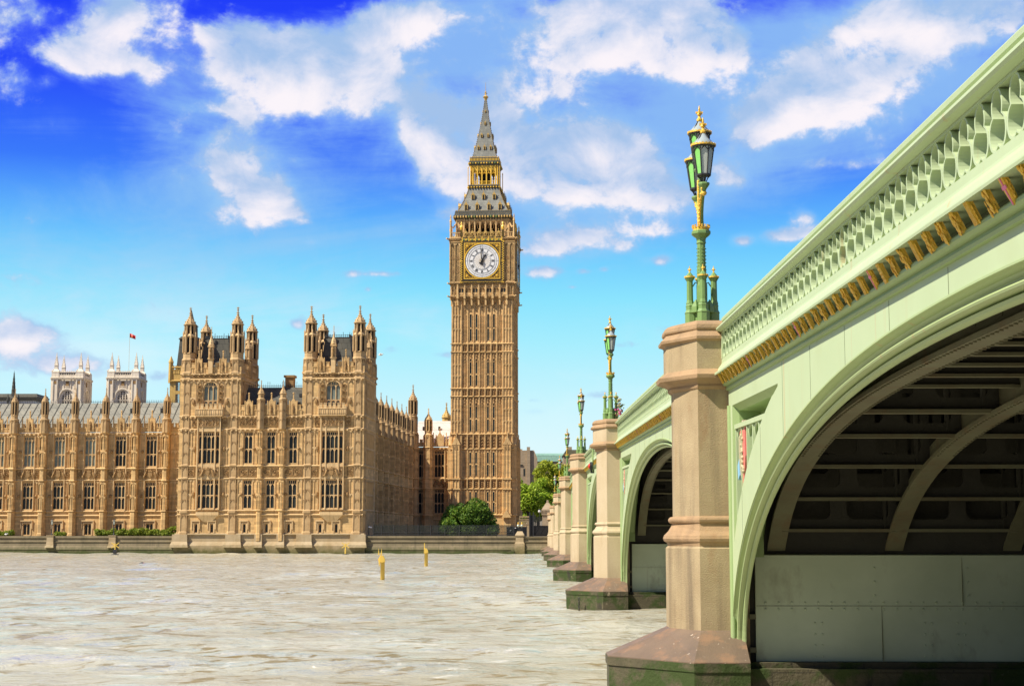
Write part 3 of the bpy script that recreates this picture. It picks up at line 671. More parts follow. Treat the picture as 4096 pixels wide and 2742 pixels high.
for k, yc in enumerate(PC):
    dt = zt(yc) - zt(30.575); dm = (0, .17, .28, .28, .17, .02, 0)[k]
    mb = MB(); R = []
    for z, o in RB:
        R.append([(x, y, z + (dm if z > 2 else 0)) for x, y in pier_poly(o, yc, back=3.72)])
    for z, o in RT:
        R.append([(x, y, z + dt) for x, y in pier_poly(o, yc, back=3.72 if z < 5.9 else 3.9)])
    ns_ = len(RB)
    mb.rings(R[:3]); mb.rings(R[ns_ - 1:ns_ + 1]); mb.rings(R[ns_ + 9:ns_ + 11])
    # top block seat for the lamp, flush with the footway
    mb.box(3.05, 4.2, yc - .62, yc + .62, 6.9 + dt, 7.0 + dt)
    # pier body through the width of the bridge
    gm = 'granite_worn' if k == 0 else 'granite'
    p = mb.build('pier', gm, bridge)
    mm_ = MB(); mm_.rings(R[2:ns_]); mm_.build('moulding', 'granite_brown' if k == 0 else 'granite', p)
    mm_ = MB(); mm_.rings(R[ns_:ns_ + 10]); mm_.build('moulding', 'granite_brown', p)
    mm_ = MB(); mm_.rings(R[ns_ + 10:]); mm_.build('pier_cap', 'granite_brown', p)
    bd = MB(); bd.box(3.72, 4.02, yc - TH, yc + TH, .6, 6.9 + dt)
    bd.build('pier_core', gm, p)
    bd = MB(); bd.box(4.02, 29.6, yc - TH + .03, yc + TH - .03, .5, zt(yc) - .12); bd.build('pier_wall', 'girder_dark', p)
    sk_ = MB()
    def sp_poly(f, z):
        x0 = 2.62 - 1.17 * f; sh = .325 + .10 * f; e = TH + .86 * f; cx = 3.12 - .22 * f
        return [(3.9, yc - e, z), (cx, yc - e, z), (x0, yc - sh, z), (x0, yc + sh, z), (cx, yc + e, z), (3.9, yc + e, z)]
    sk_.rings([sp_poly(1.0, .68), sp_poly(1.0, .70), sp_poly(0.03, 1.19), sp_poly(-.05, 1.25)])
    sk_.build('skirt', 'skirt', p)
    ft = MB()
    ft.rings([sp_poly(.985, -2.5), sp_poly(.985, .52), sp_poly(1.01, .53), sp_poly(1.01, .679)])
    ft.box(3.9, 29.8, yc - TH - .55, yc + TH + .55, -2.5, .56)
    ft.box(3.9, 29.8, yc - TH - .30, yc + TH + .30, .56, .655)
    ft.build('footing', 'mossy', p)
    if k < 3:
        pl = MB(); rnd = random.Random(k)
        for t in range(9):
            w = .09 - .006 * t
            pl.ball((3.66 + .03 * rnd.random(), yc - TH - .16 - .05 * t, .80 + .035 * (5 - t)), w, 7, 4, (1, 1.2, 1.1), sm=False)
        pl.build('mortar_patch', 'plaster', p)
    if k == 1:                                   # mooring chain hanging on the second footing
        ch = MB(); e0 = Vector((2.05, yc - 1.24, 0)); 
        for t in range(4):
            zc = .36 - t * .13; pts = [(e0.x - .10 + (.035 if t % 2 == 0 else .01) * cos(2 * pi * q / 10), e0.y - .14 + .0 + (.0 if t % 2 == 0 else .03) * cos(2 * pi * q / 10), zc + .075 * sin(2 * pi * q / 10)) for q in range(11)]
            ch.tube(pts, .016, 5)
        ch.build('mooring_chain', 'iron', p)
# east abutment behind the camera side
mb = MB(); mb.box(3.75, 30, -14, -1.0, -2, 5.9); mb.build('abutment', 'granite', bridge)
mb = MB(); mb.box(3.75, 29.8, 248.3, 330, 1.0, 4.9); mb.build('abutment', 'granite', bridge)

# ------------------------------------------------------------------ bridge lamps
def toothed(cx, cy, r, z, h, n):
    mb = MB(); R = [[], [], [], []]
    for k in range(2 * n):
        a = pi * k / n; t = h if k % 2 else h * .45
        for q, (rr, zz) in enumerate(((r - .012, z), (r + .012, z), (r + .014, z + t), (r - .010, z + t))): R[q].append((cx + rr * cos(a), cy + rr * sin(a), zz))
    mb.rings(R + [R[0]], cap0=False, cap1=False); return mb
def lantern(parent, y, zb, s=1.0):
    L = MB()
    n = 8; z0, z1 = zb, zb + .56 * s; r0, r1 = .135 * s, .215 * s
    for k in range(n):
        a = 2 * pi * (k + .5) / n
        L.tube([(r0 * cos(a), y + r0 * sin(a), z0), (r1 * cos(a), y + r1 * sin(a), z1)], .0125 * s, 5, sm=False)
        L.tube([(.05 * cos(a), y + .05 * sin(a), z0 - .13 * s), (.085 * cos(a), y + .085 * sin(a), z0 - .05 * s), (r0 * cos(a), y + r0 * sin(a), z0)], .010 * s, 5)
        a2 = a + 2 * pi / n; am_ = (a + a2) / 2
        # pointed head of each pane
        rm = r1 * cos(pi / n)
        L.tube([(r1 * cos(a) * .97, y + r1 * sin(a) * .97, z1 - .10 * s), (rm * cos(am_), y + rm * sin(am_), z1 - .015)], .009, 4, sm=False)
        L.tube([(r1 * cos(a2) * .97, y + r1 * sin(a2) * .97, z1 - .10 * s), (rm * cos(am_), y + rm * sin(am_), z1 - .015)], .009, 4, sm=False)
    L.lathe(0, y, [(r0 - .01, z0 - .012), (r0 + .012, z0 - .012), (r0 + .012, z0 + .018), (r0 - .01, z0 + .018)], 8, sm=False)
    L.lathe(0, y, [(r1 - .02, z1 - .02), (r1 + .015, z1 - .02), (r1 + .03, z1 + .02), (r1 - .02, z1 + .03)], 8)
    for k in range(4):
        a = 2 * pi * k / 4 + pi / 4
        L.tube([(r1 * .8 * cos(a), y + r1 * .8 * sin(a), z1 + .08 * s), (.10 * cos(a), y + .10 * sin(a), z1 + .19 * s), (.04 * cos(a), y + .04 * sin(a), z1 + .27 * s)], .012, 5)
    L.lathe(0, y, [(.05, z1 + .26 * s), (.05, z1 + .285 * s)], 8)
    o = L.build('lantern', 'iron', parent)
    G = MB(); Cg = MB()
    for k in range(n):
        a, a2 = 2 * pi * (k + .5) / n, 2 * pi * (k + 1.5) / n; f = .975
        quad_ = [(r0 * f * cos(a), y + r0 * f * sin(a), z0), (r0 * f * cos(a2), y + r0 * f * sin(a2), z0), (r1 * f * cos(a2), y + r1 * f * sin(a2), z1), (r1 * f * cos(a), y + r1 * f * sin(a), z1)]
        mid = (a + a2) / 2
        (G if cos(mid) < -.35 else Cg).quad(*quad_)
    G.build('green_pane', 'lampglass_green', o); Cg.build('clear_pane', 'lampglass', o)
    Dm = MB(); Dm.lathe(0, y, [(r1 * .94, z1 + .03), (r1 * .9, z1 + .07 * s), (r1 * .7, z1 + .13 * s), (.10, z1 + .18 * s), (.05, z1 + .26 * s)], 12, sm=True); Dm.build('dome', 'lampdome', o)
    F = MB(); zf = z1 + .285 * s
    toothed(0, y, r1 + .02, z1 + .012, .045, 24).build('gilded_cresting', 'gold', o)
    F.lathe(0, y, [(.055, zf - .01), (.06, zf + .03), (.035, zf + .05), (.022, zf + .10), (.05, zf + .12), (.04, zf + .16), (.018, zf + .18), (.02, zf + .24), (.004, zf + .31)], 8)
    F.box(-.07, .07, y - .02, y + .02, zf + .145, zf + .185); F.box(-.02, .02, y - .07, y + .07, zf + .146, zf + .186)
    F.build('finial', 'gold', o)
lamp_labels = ['triple green and gold bridge lamp nearest the viewer, tallest in view', 'green and gold bridge lamp with a bunch of flowers tied to it',
               'third green bridge lamp, on the pier beyond the flowers', 'fourth green bridge lamp, in front of the plane trees', 'fifth small green bridge lamp along the parapet', 'farthest and smallest green bridge lamp before the trees']
def make_lamp(label):
    t = thing('street_lamp', label, 'street lamp', group='lamps on the bridge piers')
    B = MB()
    B.lathe(0, 0, [(.19, 0), (.19, .25), (.165, .30), (.155, .36), (.13, .40)], 8)
    for a in range(4):
        an = a * pi / 2; cx, cy = .215 * cos(an), .215 * sin(an)
        B.lathe(cx, cy, [(.125, 0), (.125, .24), (.135, .25), (.115, .29), (.105, .31), (.105, .38), (.112, .39), (.09, .43)], 8)
        # gablets between
        bn = an + pi / 4; gx, gy = .19 * cos(bn), .19 * sin(bn)
        B.rings([[(gx + w * cos(bn + s_), gy + w * sin(bn + s_), z) for s_ in (2.2, .8, -.8, -2.2)] for w, z in ((.09, .25), (.085, .36), (.012, .50))])
    B.build('base', 'green_lamp', t)
    sh = MB(); sh.lathe(0, 0, [(.11, .38), (.11, .80), (.095, .86), (.095, 1.12), (.085, 1.2), (.083, 1.62), (.10, 1.64), (.09, 1.68), (.10, 1.74), (.175, 1.80), (.195, 1.82), (.195, 1.87), (.15, 1.90)], 8)
    for k in range(8):
        a = 2 * pi * k / 8
        for z in [.9 + .07 * q for q in range(10)]: sh.ball((.088 * cos(a), .088 * sin(a), z), .012, 4, 3)
    sh.build('shaft', 'green_lamp', t)
    for a in range(4):
        an = a * pi / 2; c = MB(); cx, cy = .235 * cos(an), .235 * sin(an)
        c.lathe(cx, cy, [(.085, .43), (.075, .47), (.066, .50), (.062, .88), (.075, .90), (.095, .93), (.098, .955), (.08, .97), (.07, 1.0), (.02, 1.06)], 8)
        c.tube([(cx * .75, cy * .75, .78), (cx * .55, cy * .55, .86), (cx * .38, cy * .38, .84)], .012, 5)
        co = c.build('colonnette', 'green_lamp', t)
        g = MB()
        toothed(cx, cy, .094, .95, .035, 12).build('gilded_cresting', 'gold', co)
        g.lathe(cx, cy, [(.022, 1.05), (.016, 1.09), (.032, 1.11), (.012, 1.14), (.004, 1.19)], 6); g.box(cx - .035, cx + .035, cy - .012, cy + .012, 1.105, 1.13)
        g.build('finial', 'gold', co)
    cr = MB()
    cr.lathe(0, 0, [(.165, 1.88), (.17, 1.95), (.15, 1.95)], 8)
    for k in range(16):
        a = 2 * pi * k / 16; cr.box(.165 * cos(a) - .014, .165 * cos(a) + .014, .165 * sin(a) - .014, .165 * sin(a) + .014, 1.94, 2.0)
    cr.build('crown_collar', 'gold', t)
    br = MB()
    br.lathe(0, 0, [(.07, 1.9), (.055, 2.1), (.048, 2.95), (.06, 3.02), (.10, 3.07), (.125, 3.10), (.12, 3.13), (.05, 3.15)], 8)
    for sgn in (-1, 1):
        gd = MB()
        pts = [(0, sgn * (.05 + .57 * s**2.4), 1.98 + .62 * s) for s in lin(0, 1, 8)]
        br.tube(pts, [.05, .048, .045, .042, .04, .038, .036, .036, .036], 6)
        br.tube([(0, sgn * .05, 2.78), (0, sgn * .25, 2.62), (0, sgn * .50, 2.57)], .022, 5)
        br.lathe(0, sgn * .62, [(.035, 2.55), (.06, 2.60), (.10, 2.65), (.118, 2.68), (.112, 2.71), (.05, 2.73)], 8)
        for k, p_ in enumerate(pts):
            gd.ball((-.045, p_[1] + sgn * .03, p_[2]), .027, 5, 3)
        for k in range(6): gd.ball((0, sgn * (.14 + .05 * k), 2.30 + .05 * k), .026, 6, 4)
        gd.tube([(-.03, a_[1] + sgn * .03, a_[2]) for a_ in pts], .024, 6); gd.tube([(0, sgn * .12, 2.22), (0, sgn * .40, 2.55)], .02, 5); gd.ball((0, sgn * .60, 2.52), .06, 6, 4)
        gd.build('gilded_scrollwork', 'gold', t)
    gd = MB(); gd.tube([(-.045, -.02, 1.98), (-.04, -.02, 2.9)], .03, 6)
    for k in range(14): gd.ball((-.05, -.02, 2.0 + .065 * k), .026, 5, 3)
    br.build('bracket', 'green_lamp', t); gd.build('gilded_scrollwork', 'gold', t)
    lantern(t, 0.0, 3.28, .98); lantern(t, -.62, 2.86); lantern(t, .62, 2.86)
    return t
lamp0 = make_lamp(lamp_labels[0])
for k in range(6):
    o = lamp0 if k == 0 else copy_tree(lamp0)
    o['label'] = lamp_labels[k]; o.location = (3.36, PC[k], 7.0 + zt(PC[k]) - zt(30.575))
# flowers tied to the second lamp
rnd = random.Random(12); t = thing('flower_bouquet', 'pink and white flowers with green leaves tied to the second bridge lamp', 'flowers', (3.70, PC[1] - .34, 7.45 + zt(PC[1]) - zt(30.575)))
lv = MB(); pk = MB(); wh = MB()
for k in range(90):
    x, y, z = rnd.gauss(0, .10), rnd.gauss(0, .08), rnd.uniform(-.45, .45); s = rnd.uniform(.04, .09)
    a = Vector((rnd.uniform(-1, 1), rnd.uniform(-1, 1), rnd.uniform(-1, 1))).normalized(); b = a.orthogonal().normalized() * s * .5; a *= s
    P_ = Vector((x, y, z)); lv.quad(P_ - a, P_ + b, P_ + a, P_ - b)
for k in range(16): pk.ball((rnd.gauss(.02, .08), rnd.gauss(-.05, .05), rnd.uniform(-.30, -.02)), rnd.uniform(.03, .055), 6, 4)
for k in range(14): wh.ball((rnd.gauss(0, .09), rnd.gauss(-.05, .05), rnd.uniform(.05, .40)), rnd.uniform(.03, .05), 6, 4)
M['leaf_b'] = mat('bouquet_leaf', (0.16, 0.22, 0.05), .7); lv.build('leaves', 'leaf_b', t); pk.build('blossom', 'magenta', t); wh.build('blossom', 'cream', t)
# navigation light on the third span
Yn = 84.0; zb = zt(Yn)
t = thing('navigation_light', 'red round navigation light on a green post outside the bridge parapet', 'navigation light', (3.3, Yn, zb))
m_ = MB(); m_.tube([(0, 0, -.46), (0, 0, .74)], .045, 8); m_.tube([(0, 0, .66), (.25, 0, .70)], .03, 6); m_.tube([(0, 0, -.3), (.3, 0, -.2)], .03, 6); m_.build('post', 'green_mid', t)
m_ = MB(); m_.rings([[(x, .20 * cos(2 * pi * k / 16) - .05, -.15 + .22 * sin(2 * pi * k / 16)) for k in range(16)] for x in (-.16, -.02)]); m_.box(-.12, .08, -.02, .15, -.52, -.34); m_.build('backing_disc', 'iron', t)
m_ = MB(); m_.ball((-.17, -.05, -.15), .14, 12, 8, (.6, 1, 1)); m_.build('lens', 'red', t)
# passer-by behind the parapet near the third pier
def person(x, y, z):
    t = thing('person', 'person in a dark coat with short dark hair walking behind the bridge parapet', 'person', (x, y, z))
    b = MB(); b.rings([[(.26 * w * cos(a_), .17 * d * sin(a_), zz) for a_ in [2 * pi * k / 12 for k in range(12)]] for w, d, zz in ((.40, .7, 0.02), (.5, .75, .25), (.66, .9, .85), (.72, 1, 1.0), (.8, 1.05, 1.25), (.9, 1.0, 1.38), (.55, .7, 1.46), (.24, .38, 1.49), (.23, .36, 1.56), (.34, .6, 1.60), (.37, .66, 1.68), (.36, .62, 1.75), (.22, .4, 1.80), (.05, .1, 1.82))], sm=True)
    b.ball((.105, 0, 1.66), .022, 6, 4); b.ball((0, -.095, 1.665), .02, 5, 3); b.ball((0, .095, 1.665), .02, 5, 3)
    b.build('body', 'skin', t)
    c = MB(); c.rings([[(.275 * w * cos(a_), .185 * d * sin(a_), zz) for a_ in [2 * pi * k / 12 for k in range(12)]] for w, d, zz in ((.75, 1, .55), (.8, 1, 1.0), (.85, 1.08, 1.25), (.93, 1.03, 1.39), (.56, .74, 1.475), (.3, .48, 1.52))], sm=True)
    for s_ in (-1, 1): c.tube([(0, s_ * .20, 1.38), (.02, s_ * .25, 1.1), (.14, s_ * .22, .85)], [.075, .062, .05], 8)
    c.build('coat', 'cloth_dark', t)
    h = MB(); h.ball((-.025, 0, 1.735), .105, 10, 6, (1.0, .95, .95)); h.build('hair', 'hair', t)
    l = MB()
    for s_ in (-1, 1): l.tube([(0, s_ * .09, .85), (.03, s_ * .1, .45), (0, s_ * .1, .03)], [.09, .07, .05], 8)
    l.build('trousers', 'cloth_dark', t)
    return t
person(4.3, 113.0, zt(113.0) + .31)
# ================================================================== PALACE
ROT = radians(-4.0)
P0 = (-26.74, 252.0, 0.0)
palace = thing('gothic_palace', 'long honey stone gothic palace with pinnacled pavilion rising from the river', 'palace', P0, ROT)
def to_world(lx, ly, lz=0):
    return (P0[0] + lx * cos(ROT) - ly * sin(ROT), P0[1] + lx * sin(ROT) + ly * cos(ROT), lz)
ZL = dict(s1=6.9, w1a=7.15, w1b=11.75, s2=12.0, s3=14.0, w2a=14.3, w2b=19.45, s4=19.9)
class Face:
    """wall facing -y of its own frame; T maps frame coordinates to palace coordinates"""
    def __init__(s, T=None): s.T = T
    def put(s, dst, src): dst.merge(src, s.T)
def wall_open(mb, x0, x1, z0, z1, y, ops, depth=.45):
    xs = sorted({x0, x1} | {min(max(o[k], x0), x1) for o in ops for k in (0, 1)}); zs = sorted({z0, z1} | {min(max(o[k], z0), z1) for o in ops for k in (2, 3)})
    for i in range(len(xs) - 1):
        for j in range(len(zs) - 1):
            mx, mz = (xs[i] + xs[i + 1]) / 2, (zs[j] + zs[j + 1]) / 2
            if any(o[0] < mx < o[1] and o[2] < mz < o[3] for o in ops): continue
            mb.quad((xs[i], y, zs[j]), (xs[i + 1], y, zs[j]), (xs[i + 1], y, zs[j + 1]), (xs[i], y, zs[j + 1]))
    for a, b, c, d in ops:
        mb.quad((a, y, c), (a, y, d), (a, y + depth, d), (a, y + depth, c)); mb.quad((b, y, c), (b, y + depth, c), (b, y + depth, d), (b, y, d))
        mb.quad((a, y, c), (a, y + depth, c), (b, y + depth, c), (b, y, c)); mb.quad((a, y, d), (b, y, d), (b, y + depth, d), (a, y + depth, d))
def string(mb, x0, x1, z, y, h=.28, p=.20):
    mb.prism([(y + .02, z - h * .7), (y - p * .5, z - h * .7), (y - p, z - h * .25), (y - p, z), (y - p * .3, z + h * .3), (y + .02, z + h * .3)], x0, x1, 'x')
def bosses(mb, x0, x1, z, y, sp=.75, s=.13):
    n = max(1, int((x1 - x0) / sp))
    for k in range(n):
        x = x0 + (x1 - x0) * (k + .5) / n; mb.box(x - s, x + s, y - .30, y, z - .34, z - .06)
def ribs(mb, x0, x1, z0, z1, y, sp=.6, w=.07, p=.10, head=True, mid=False):
    n = max(1, int(round((x1 - x0) / sp)))
    for k in range(n + 1):
        x = x0 + (x1 - x0) * k / n; mb.box(x - w / 2, x + w / 2, y - p, y + .02, z0, z1)
    if head:
        for k in range(n):
            xa = x0 + (x1 - x0) * k / n + w / 2; xb = x0 + (x1 - x0) * (k + 1) / n - w / 2; m = (xa + xb) / 2; h = min(.5, (xb - xa) * .9)
            for za in ([z1] + ([(z0 + z1) / 2] if mid else [])):
                mb.add([(xa, y - p * .8, za), (xa, y - p * .8, za - h), (m, y - p * .8, za - .08)], [(0, 1, 2)]); mb.add([(xb, y - p * .8, za), (m, y - p * .8, za - .08), (xb, y - p * .8, za - h)], [(0, 1, 2)])
                mb.quad((xa, y - p * .8, za), (m, y - p * .8, za - .08), (xb, y - p * .8, za), (m, y - p * .8, za + .05))
            if mid: mb.box(xa, xb, y - p * .7, y, (z0 + z1) / 2 - .05, (z0 + z1) / 2 + .06)
def carved(mb, x0, x1, z0, z1, y, seed, d=.16):
    """square panels of leaf and shield carving"""
    rnd = random.Random(seed); n = max(1, int(round((x1 - x0) / (z1 - z0))))
    w = (x1 - x0) / n
    for k in range(n):
        a = x0 + w * k; b = a + w; cx, cz = (a + b) / 2, (z0 + z1) / 2; r = min(w, z1 - z0) / 2
        for (p, q, e, f) in ((a, a + .08, z0, z1), (b - .08, b, z0, z1), (a, b, z0, z0 + .08), (a, b, z1 - .08, z1)): mb.box(p, q, y - d * .9, y, e, f)
        mb.rings([[(cx + rr * r * cos(t * pi / 2), y - dd, cz + rr * r * sin(t * pi / 2)) for t in range(4)] for rr, dd in ((.85, 0), (.8, d), (.66, d), (.6, .03))], cap0=False)
        mb.ball((cx, y - .02, cz), .32 * r, 6, 4, (1, .7, 1), sm=False)
        for t in range(8): mb.ball((cx + rnd.uniform(-.85, .85) * w / 2, y - .02, cz + rnd.uniform(-.8, .8) * (z1 - z0) / 2), r * .17, 5, 3, (1, .8, 1), sm=False)
def arms(mb, cx, z0, z1, y):
    """crowned shield between two upright beasts"""
    h = z1 - z0; w = h * .62
    mb.prism([(cx - .2 * h, z0 + .62 * h), (cx + .2 * h, z0 + .62 * h), (cx + .2 * h, z0 + .32 * h), (cx, z0 + .1 * h), (cx - .2 * h, z0 + .32 * h)], y - .28, y, 'y')
    mb.prism([(cx - .17 * h, z0 + .66 * h), (cx - .24 * h, z0 + .9 * h), (cx - .09 * h, z0 + .80 * h), (cx, z0 + .97 * h), (cx + .09 * h, z0 + .80 * h), (cx + .24 * h, z0 + .9 * h), (cx + .17 * h, z0 + .66 * h)], y - .26, y, 'y')
    for s in (-1, 1):
        P = lambda a, b, d=.16: (cx + s * a * h, y - d, z0 + b * h)
        mb.tube([P(.62, .1), P(.56, .30), P(.46, .52), P(.40, .72)], [.09 * h, .115 * h, .12 * h, .07 * h], 6, sm=False)
        mb.ball(P(.38, .80, .2), .095 * h, 6, 4, sm=False); mb.tube([P(.44, .62), P(.32, .66), P(.26, .58)], .042 * h, 5, sm=False)
        mb.tube([P(.46, .48), P(.34, .46), P(.28, .40)], .042 * h, 5, sm=False); mb.tube([P(.58, .26), P(.46, .20), P(.42, .05)], .05 * h, 5, sm=False)
        mb.tube([P(.62, .2), P(.74, .4), P(.70, .66), P(.76, .8)], .032 * h, 5, sm=False)
def window(parent, T, x0, x1, z0, z1, y, lights, transoms, arch=False, pane='glass', tracery=True, proud=.0):
    """stone window: mullions, transoms, cusped heads; the pane is its child"""
    mb = MB(); yy = y + .16; t = .10; d = .16
    w = (x1 - x0) / lights
    for k in range(lights + 1):
        x = x0 + w * k; e = .07 if k in (0, lights) else .055
        mb.box(x - e, x + e, yy, yy + d, z0, z1 - (0 if not arch else abs((x - (x0 + x1) / 2)) * .55))
    rows = [z0] + list(transoms) + [z1]
    for zz in transoms: mb.box(x0, x1, yy - .02, yy + d, zz - .07, zz + .07)
    mb.box(x0 - .02, x1 + .02, yy - .16, yy + d, z0 - .02, z0 + .10)
    hh = min(.95 * w, .62)
    for k in range(lights):
        xa, xb = x0 + w * k + .05, x0 + w * (k + 1) - .05; m = (xa + xb) / 2
        tops = list(transoms) + [z1 - (hh if tracery else 0)]
        for zz in tops:
            for s, xe in ((-1, xa), (1, xb)):
                pts = [(xe, zz), (xe, zz - hh * .75), (xe - s * (w * .20), zz - hh * .30), (m, zz - .06), (m, zz)]
                n = len(pts); R = [[(a, q, b) for a, b in pts] for q in (yy + .02, yy + d - .03)]
                if s > 0: R = [r[::-1] for r in R]
                mb.rings(R)
        if tracery:
            mb.box(m - .035, m + .035, yy + .02, yy + d, z1 - hh, z1)
            mb.box(xa, xb, yy + .02, yy + d, z1 - .16, z1)
    if arch:                                     # spandrels that turn the square opening into a pointed head
        c = (x0 + x1) / 2; h = (x1 - x0) * .42
        for s in (-1, 1):
            e = x0 - .02 if s < 0 else x1 + .02
            pts = [(e, z1 - h)] + [(c + s * (x1 - x0) / 2 * (1 - q**2), z1 - h + h * sin(q * pi / 2)) for q in lin(0.05, 1, 7)] + [(e, z1 + .01)]
            mb.prism(pts, y + .0, y + .3, 'y')
        mb.tube([(c + (x1 - x0) / 2 * cos(pi * q), y - .03, z1 - h + h * sin(pi * q)) for q in lin(0, 1, 12)], .10, 5, sm=False)
    m2 = MB()
    if T is not None:
        m1 = MB(); m1.merge(mb, T); mb = m1
    o = mb.build('window', 'stone_pale', parent)
    g = MB(); g.quad((x0, yy + d - .02, z0), (x1, yy + d - .02, z0), (x1, yy + d - .02, z1), (x0, yy + d - .02, z1))
    # leading
    if T is not None:
        m1 = MB(); m1.merge(g, T); g = m1
    g.build('pane', pane, o)
    return o
def label_mould(mb, x0, x1, z0, z1, y):
    """square hood over a little basement window, with its stone frame"""
    for (a, b, c, d, p) in ((x0 - .45, x1 + .45, z1 + .35, z1 + .55, .22), (x0 - .45, x0 - .28, z1 - .9, z1 + .35, .18), (x1 + .28, x1 + .45, z1 - .9, z1 + .35, .18), (x0 - .22, x0, z0, z1, .08), (x1, x1 + .22, z0, z1, .08), (x0 - .22, x1 + .22, z1, z1 + .2, .08)):
        mb.box(a, b, y - p, y + .02, c, d)
def parapet_wall(mb, x0, x1, z0, z1, y, sp=1.05):
    """pierced battlement: a low wall, merlons with quatrefoil sinkings"""
    h = z1 - z0; mb.box(x0, x1, y, y + .3, z0, z0 + .52 * h); string(mb, x0, x1, z0 + .55 * h, y, .12, .08)
    n = max(1, int(round((x1 - x0) / sp))); w = (x1 - x0) / n
    for k in range(n):
        a = x0 + w * k
        mb.box(a + w * .2, a + w * .8, y, y + .3, z0 + .52 * h, z1); mb.box(a + w * .14, a + w * .86, y - .06, y + .34, z1, z1 + .08)
        mb.box(a + w * .02, a + w * .12, y - .06, y, z0 + .05 * h, z0 + .5 * h); mb.box(a + w * .47, a + w * .53, y - .06, y, z0 + .05 * h, z0 + .5 * h)
def gablet(mb, cx, z0, w, h, y, finial=True):
    """stepped centre piece of a parapet with a niche"""
    mb.box(cx - w / 2, cx + w / 2, y - .10, y + .32, z0, z0 + h); mb.prism([(cx - w * .36, z0 + h), (cx + w * .36, z0 + h), (cx, z0 + h + w * .55)], y - .1, y + .3, 'y')
    for s in (-1, 1): mb.box(cx + s * w * .5 - .07, cx + s * w * .5 + .07, y - .16, y + .1, z0, z0 + h + .25)
    mb.box(cx - .09, cx + .09, y - .05, y + .13, z0 + h + w * .3, z0 + h + 1.25)
    mb.ball((cx, y + .04, z0 + h + 1.4), .17, 6, 4, sm=False)
def niche(mb, cx, z0, z1, y):
    mb.prism([(cx - .26, z0), (cx + .26, z0), (cx + .26, z1 - .3), (cx, z1), (cx - .26, z1 - .3)], y - .115, y - .10, 'y')
    mb.lathe(cx, y - .16, [(.15, z0), (.17, z0 + .4), (.13, z0 + .85), (.17, z0 + 1.0), (.06, z0 + 1.1), (.10, z0 + 1.2), (.03, z0 + 1.34)], 6)
def spirelet(mb, cx, cy, z, r, h, n=8):
    """ogee cap with crockets and a finial"""
    mb.lathe(cx, cy, [(r * 1.22, z - .12), (r * 1.25, z), (r * 1.08, z + .05), (r * .98, z + .10 * h), (r * .78, z + .20 * h), (r * .46, z + .32 * h), (r * .25, z + .46 * h), (r * .13, z + .60 * h), (r * .12, z + .78 * h), (.03, z + h)], n)
    for k in range(n):
        a = pi / n + 2 * pi * k / n
        for rr, zz, s in ((.90, .14, .11), (.60, .26, .11), (.34, .39, .10), (.19, .52, .09)):
            mb.ball((cx + r * rr * 1.05 * cos(a), cy + r * rr * 1.05 * sin(a), z + zz * h), s * r * 1.1, 4, 3, sm=False)
    for zz, s in ((.62, .28), (.80, .2), (.90, .24)):
        mb.box(cx - r * s, cx + r * s, cy - r * s * .3, cy + r * s * .3, z + zz * h, z + zz * h + .14 * r); mb.box(cx - r * s * .3, cx + r * s * .3, cy - r * s, cy + r * s, z + zz * h, z + zz * h + .14 * r)
def slots(mb, dk, cx, cy, z0, z1, r, n=8, w=.36):
    """open arcade stage of a turret: corner shafts round a dark core"""
    dk.lathe(cx, cy, [(r * .78, z0), (r * .78, z1)], n)
    rr = r / cos(pi / n) * .97
    for k in range(n):
        a = pi / n + 2 * pi * k / n; mb.lathe(cx + rr * .93 * cos(a), cy + rr * .93 * sin(a), [(r * .19, z0), (r * .19, z1)], 5)
        b = 2 * pi * k / n; nx, ny = cos(b), sin(b); tx, ty = -ny, nx; ap = r * .88
        for s in (-1, 1):
            e = r * .36; A = (cx + nx * ap + tx * s * e, cy + ny * ap + ty * s * e); B = (cx + nx * ap, cy + ny * ap)
            mb.add([(A[0], A[1], z1), (B[0], B[1], z1), (B[0], B[1], z1 - .12), (A[0], A[1], z1 - e * 1.4)], [(0, 1, 2, 3), (3, 2, 1, 0)])
    mb.lathe(cx, cy, [(r, z1 - .06), (r * 1.06, z1), (r * 1.1, z1 + .12), (r, z1 + .2)], n); mb.lathe(cx, cy, [(r * 1.05, z0 - .22), (r * 1.1, z0 - .12), (r * .9, z0 + .02)], n)
def turret(parent, cx, cy, stages, capz, caph, capr, n=8, slot=None, slot2=None, name='turret', sq=1.0, m='stone_old'):
    mb = MB(); dk = MB(); mb.lathe(cx, cy, stages, n)
    # thin shafts on the angles
    for (r0, z0), (r1, z1) in zip(stages[:-1], stages[1:]):
        if z1 - z0 > .9 and abs(r0 - r1) < .2:
            for k in range(n):
                a = pi / n + 2 * pi * k / n; R_ = r0 * 1.0
                mb.lathe(cx + R_ * cos(a), cy + R_ * sin(a), [(.085, z0), (.085, z1)], 4)
                b = 2 * pi * k / n; ap = r0 * cos(pi / n)
                if z1 - z0 > 1.6:
                    nx, ny = cos(b), sin(b); tx, ty = -ny, nx; hw = ap * tan(pi / n) * .8
                    for zz in [z0 + (z1 - z0) * q for q in ((.33, .66, .985) if z1 - z0 > 4 else (.985,))]:
                        for s in (-1, 1):
                            mb.add([(cx + nx * (ap + .05) + tx * s * hw, cy + ny * (ap + .05) + ty * s * hw, zz), (cx + nx * (ap + .05), cy + ny * (ap + .05), zz), (cx + nx * (ap + .05) + tx * s * hw, cy + ny * (ap + .05) + ty * s * hw, zz - hw * 1.5)], [(0, 1, 2), (2, 1, 0)])
    for sl in (slot, slot2):
        if sl: slots(mb, dk, cx, cy, sl[0], sl[1], sl[2], n)
    spirelet(mb, cx, cy, capz, capr, caph, n)
    o = mb.build(name, m, parent)
    if dk.v: dk.build('arcade_opening', 'dark', o)
    return o
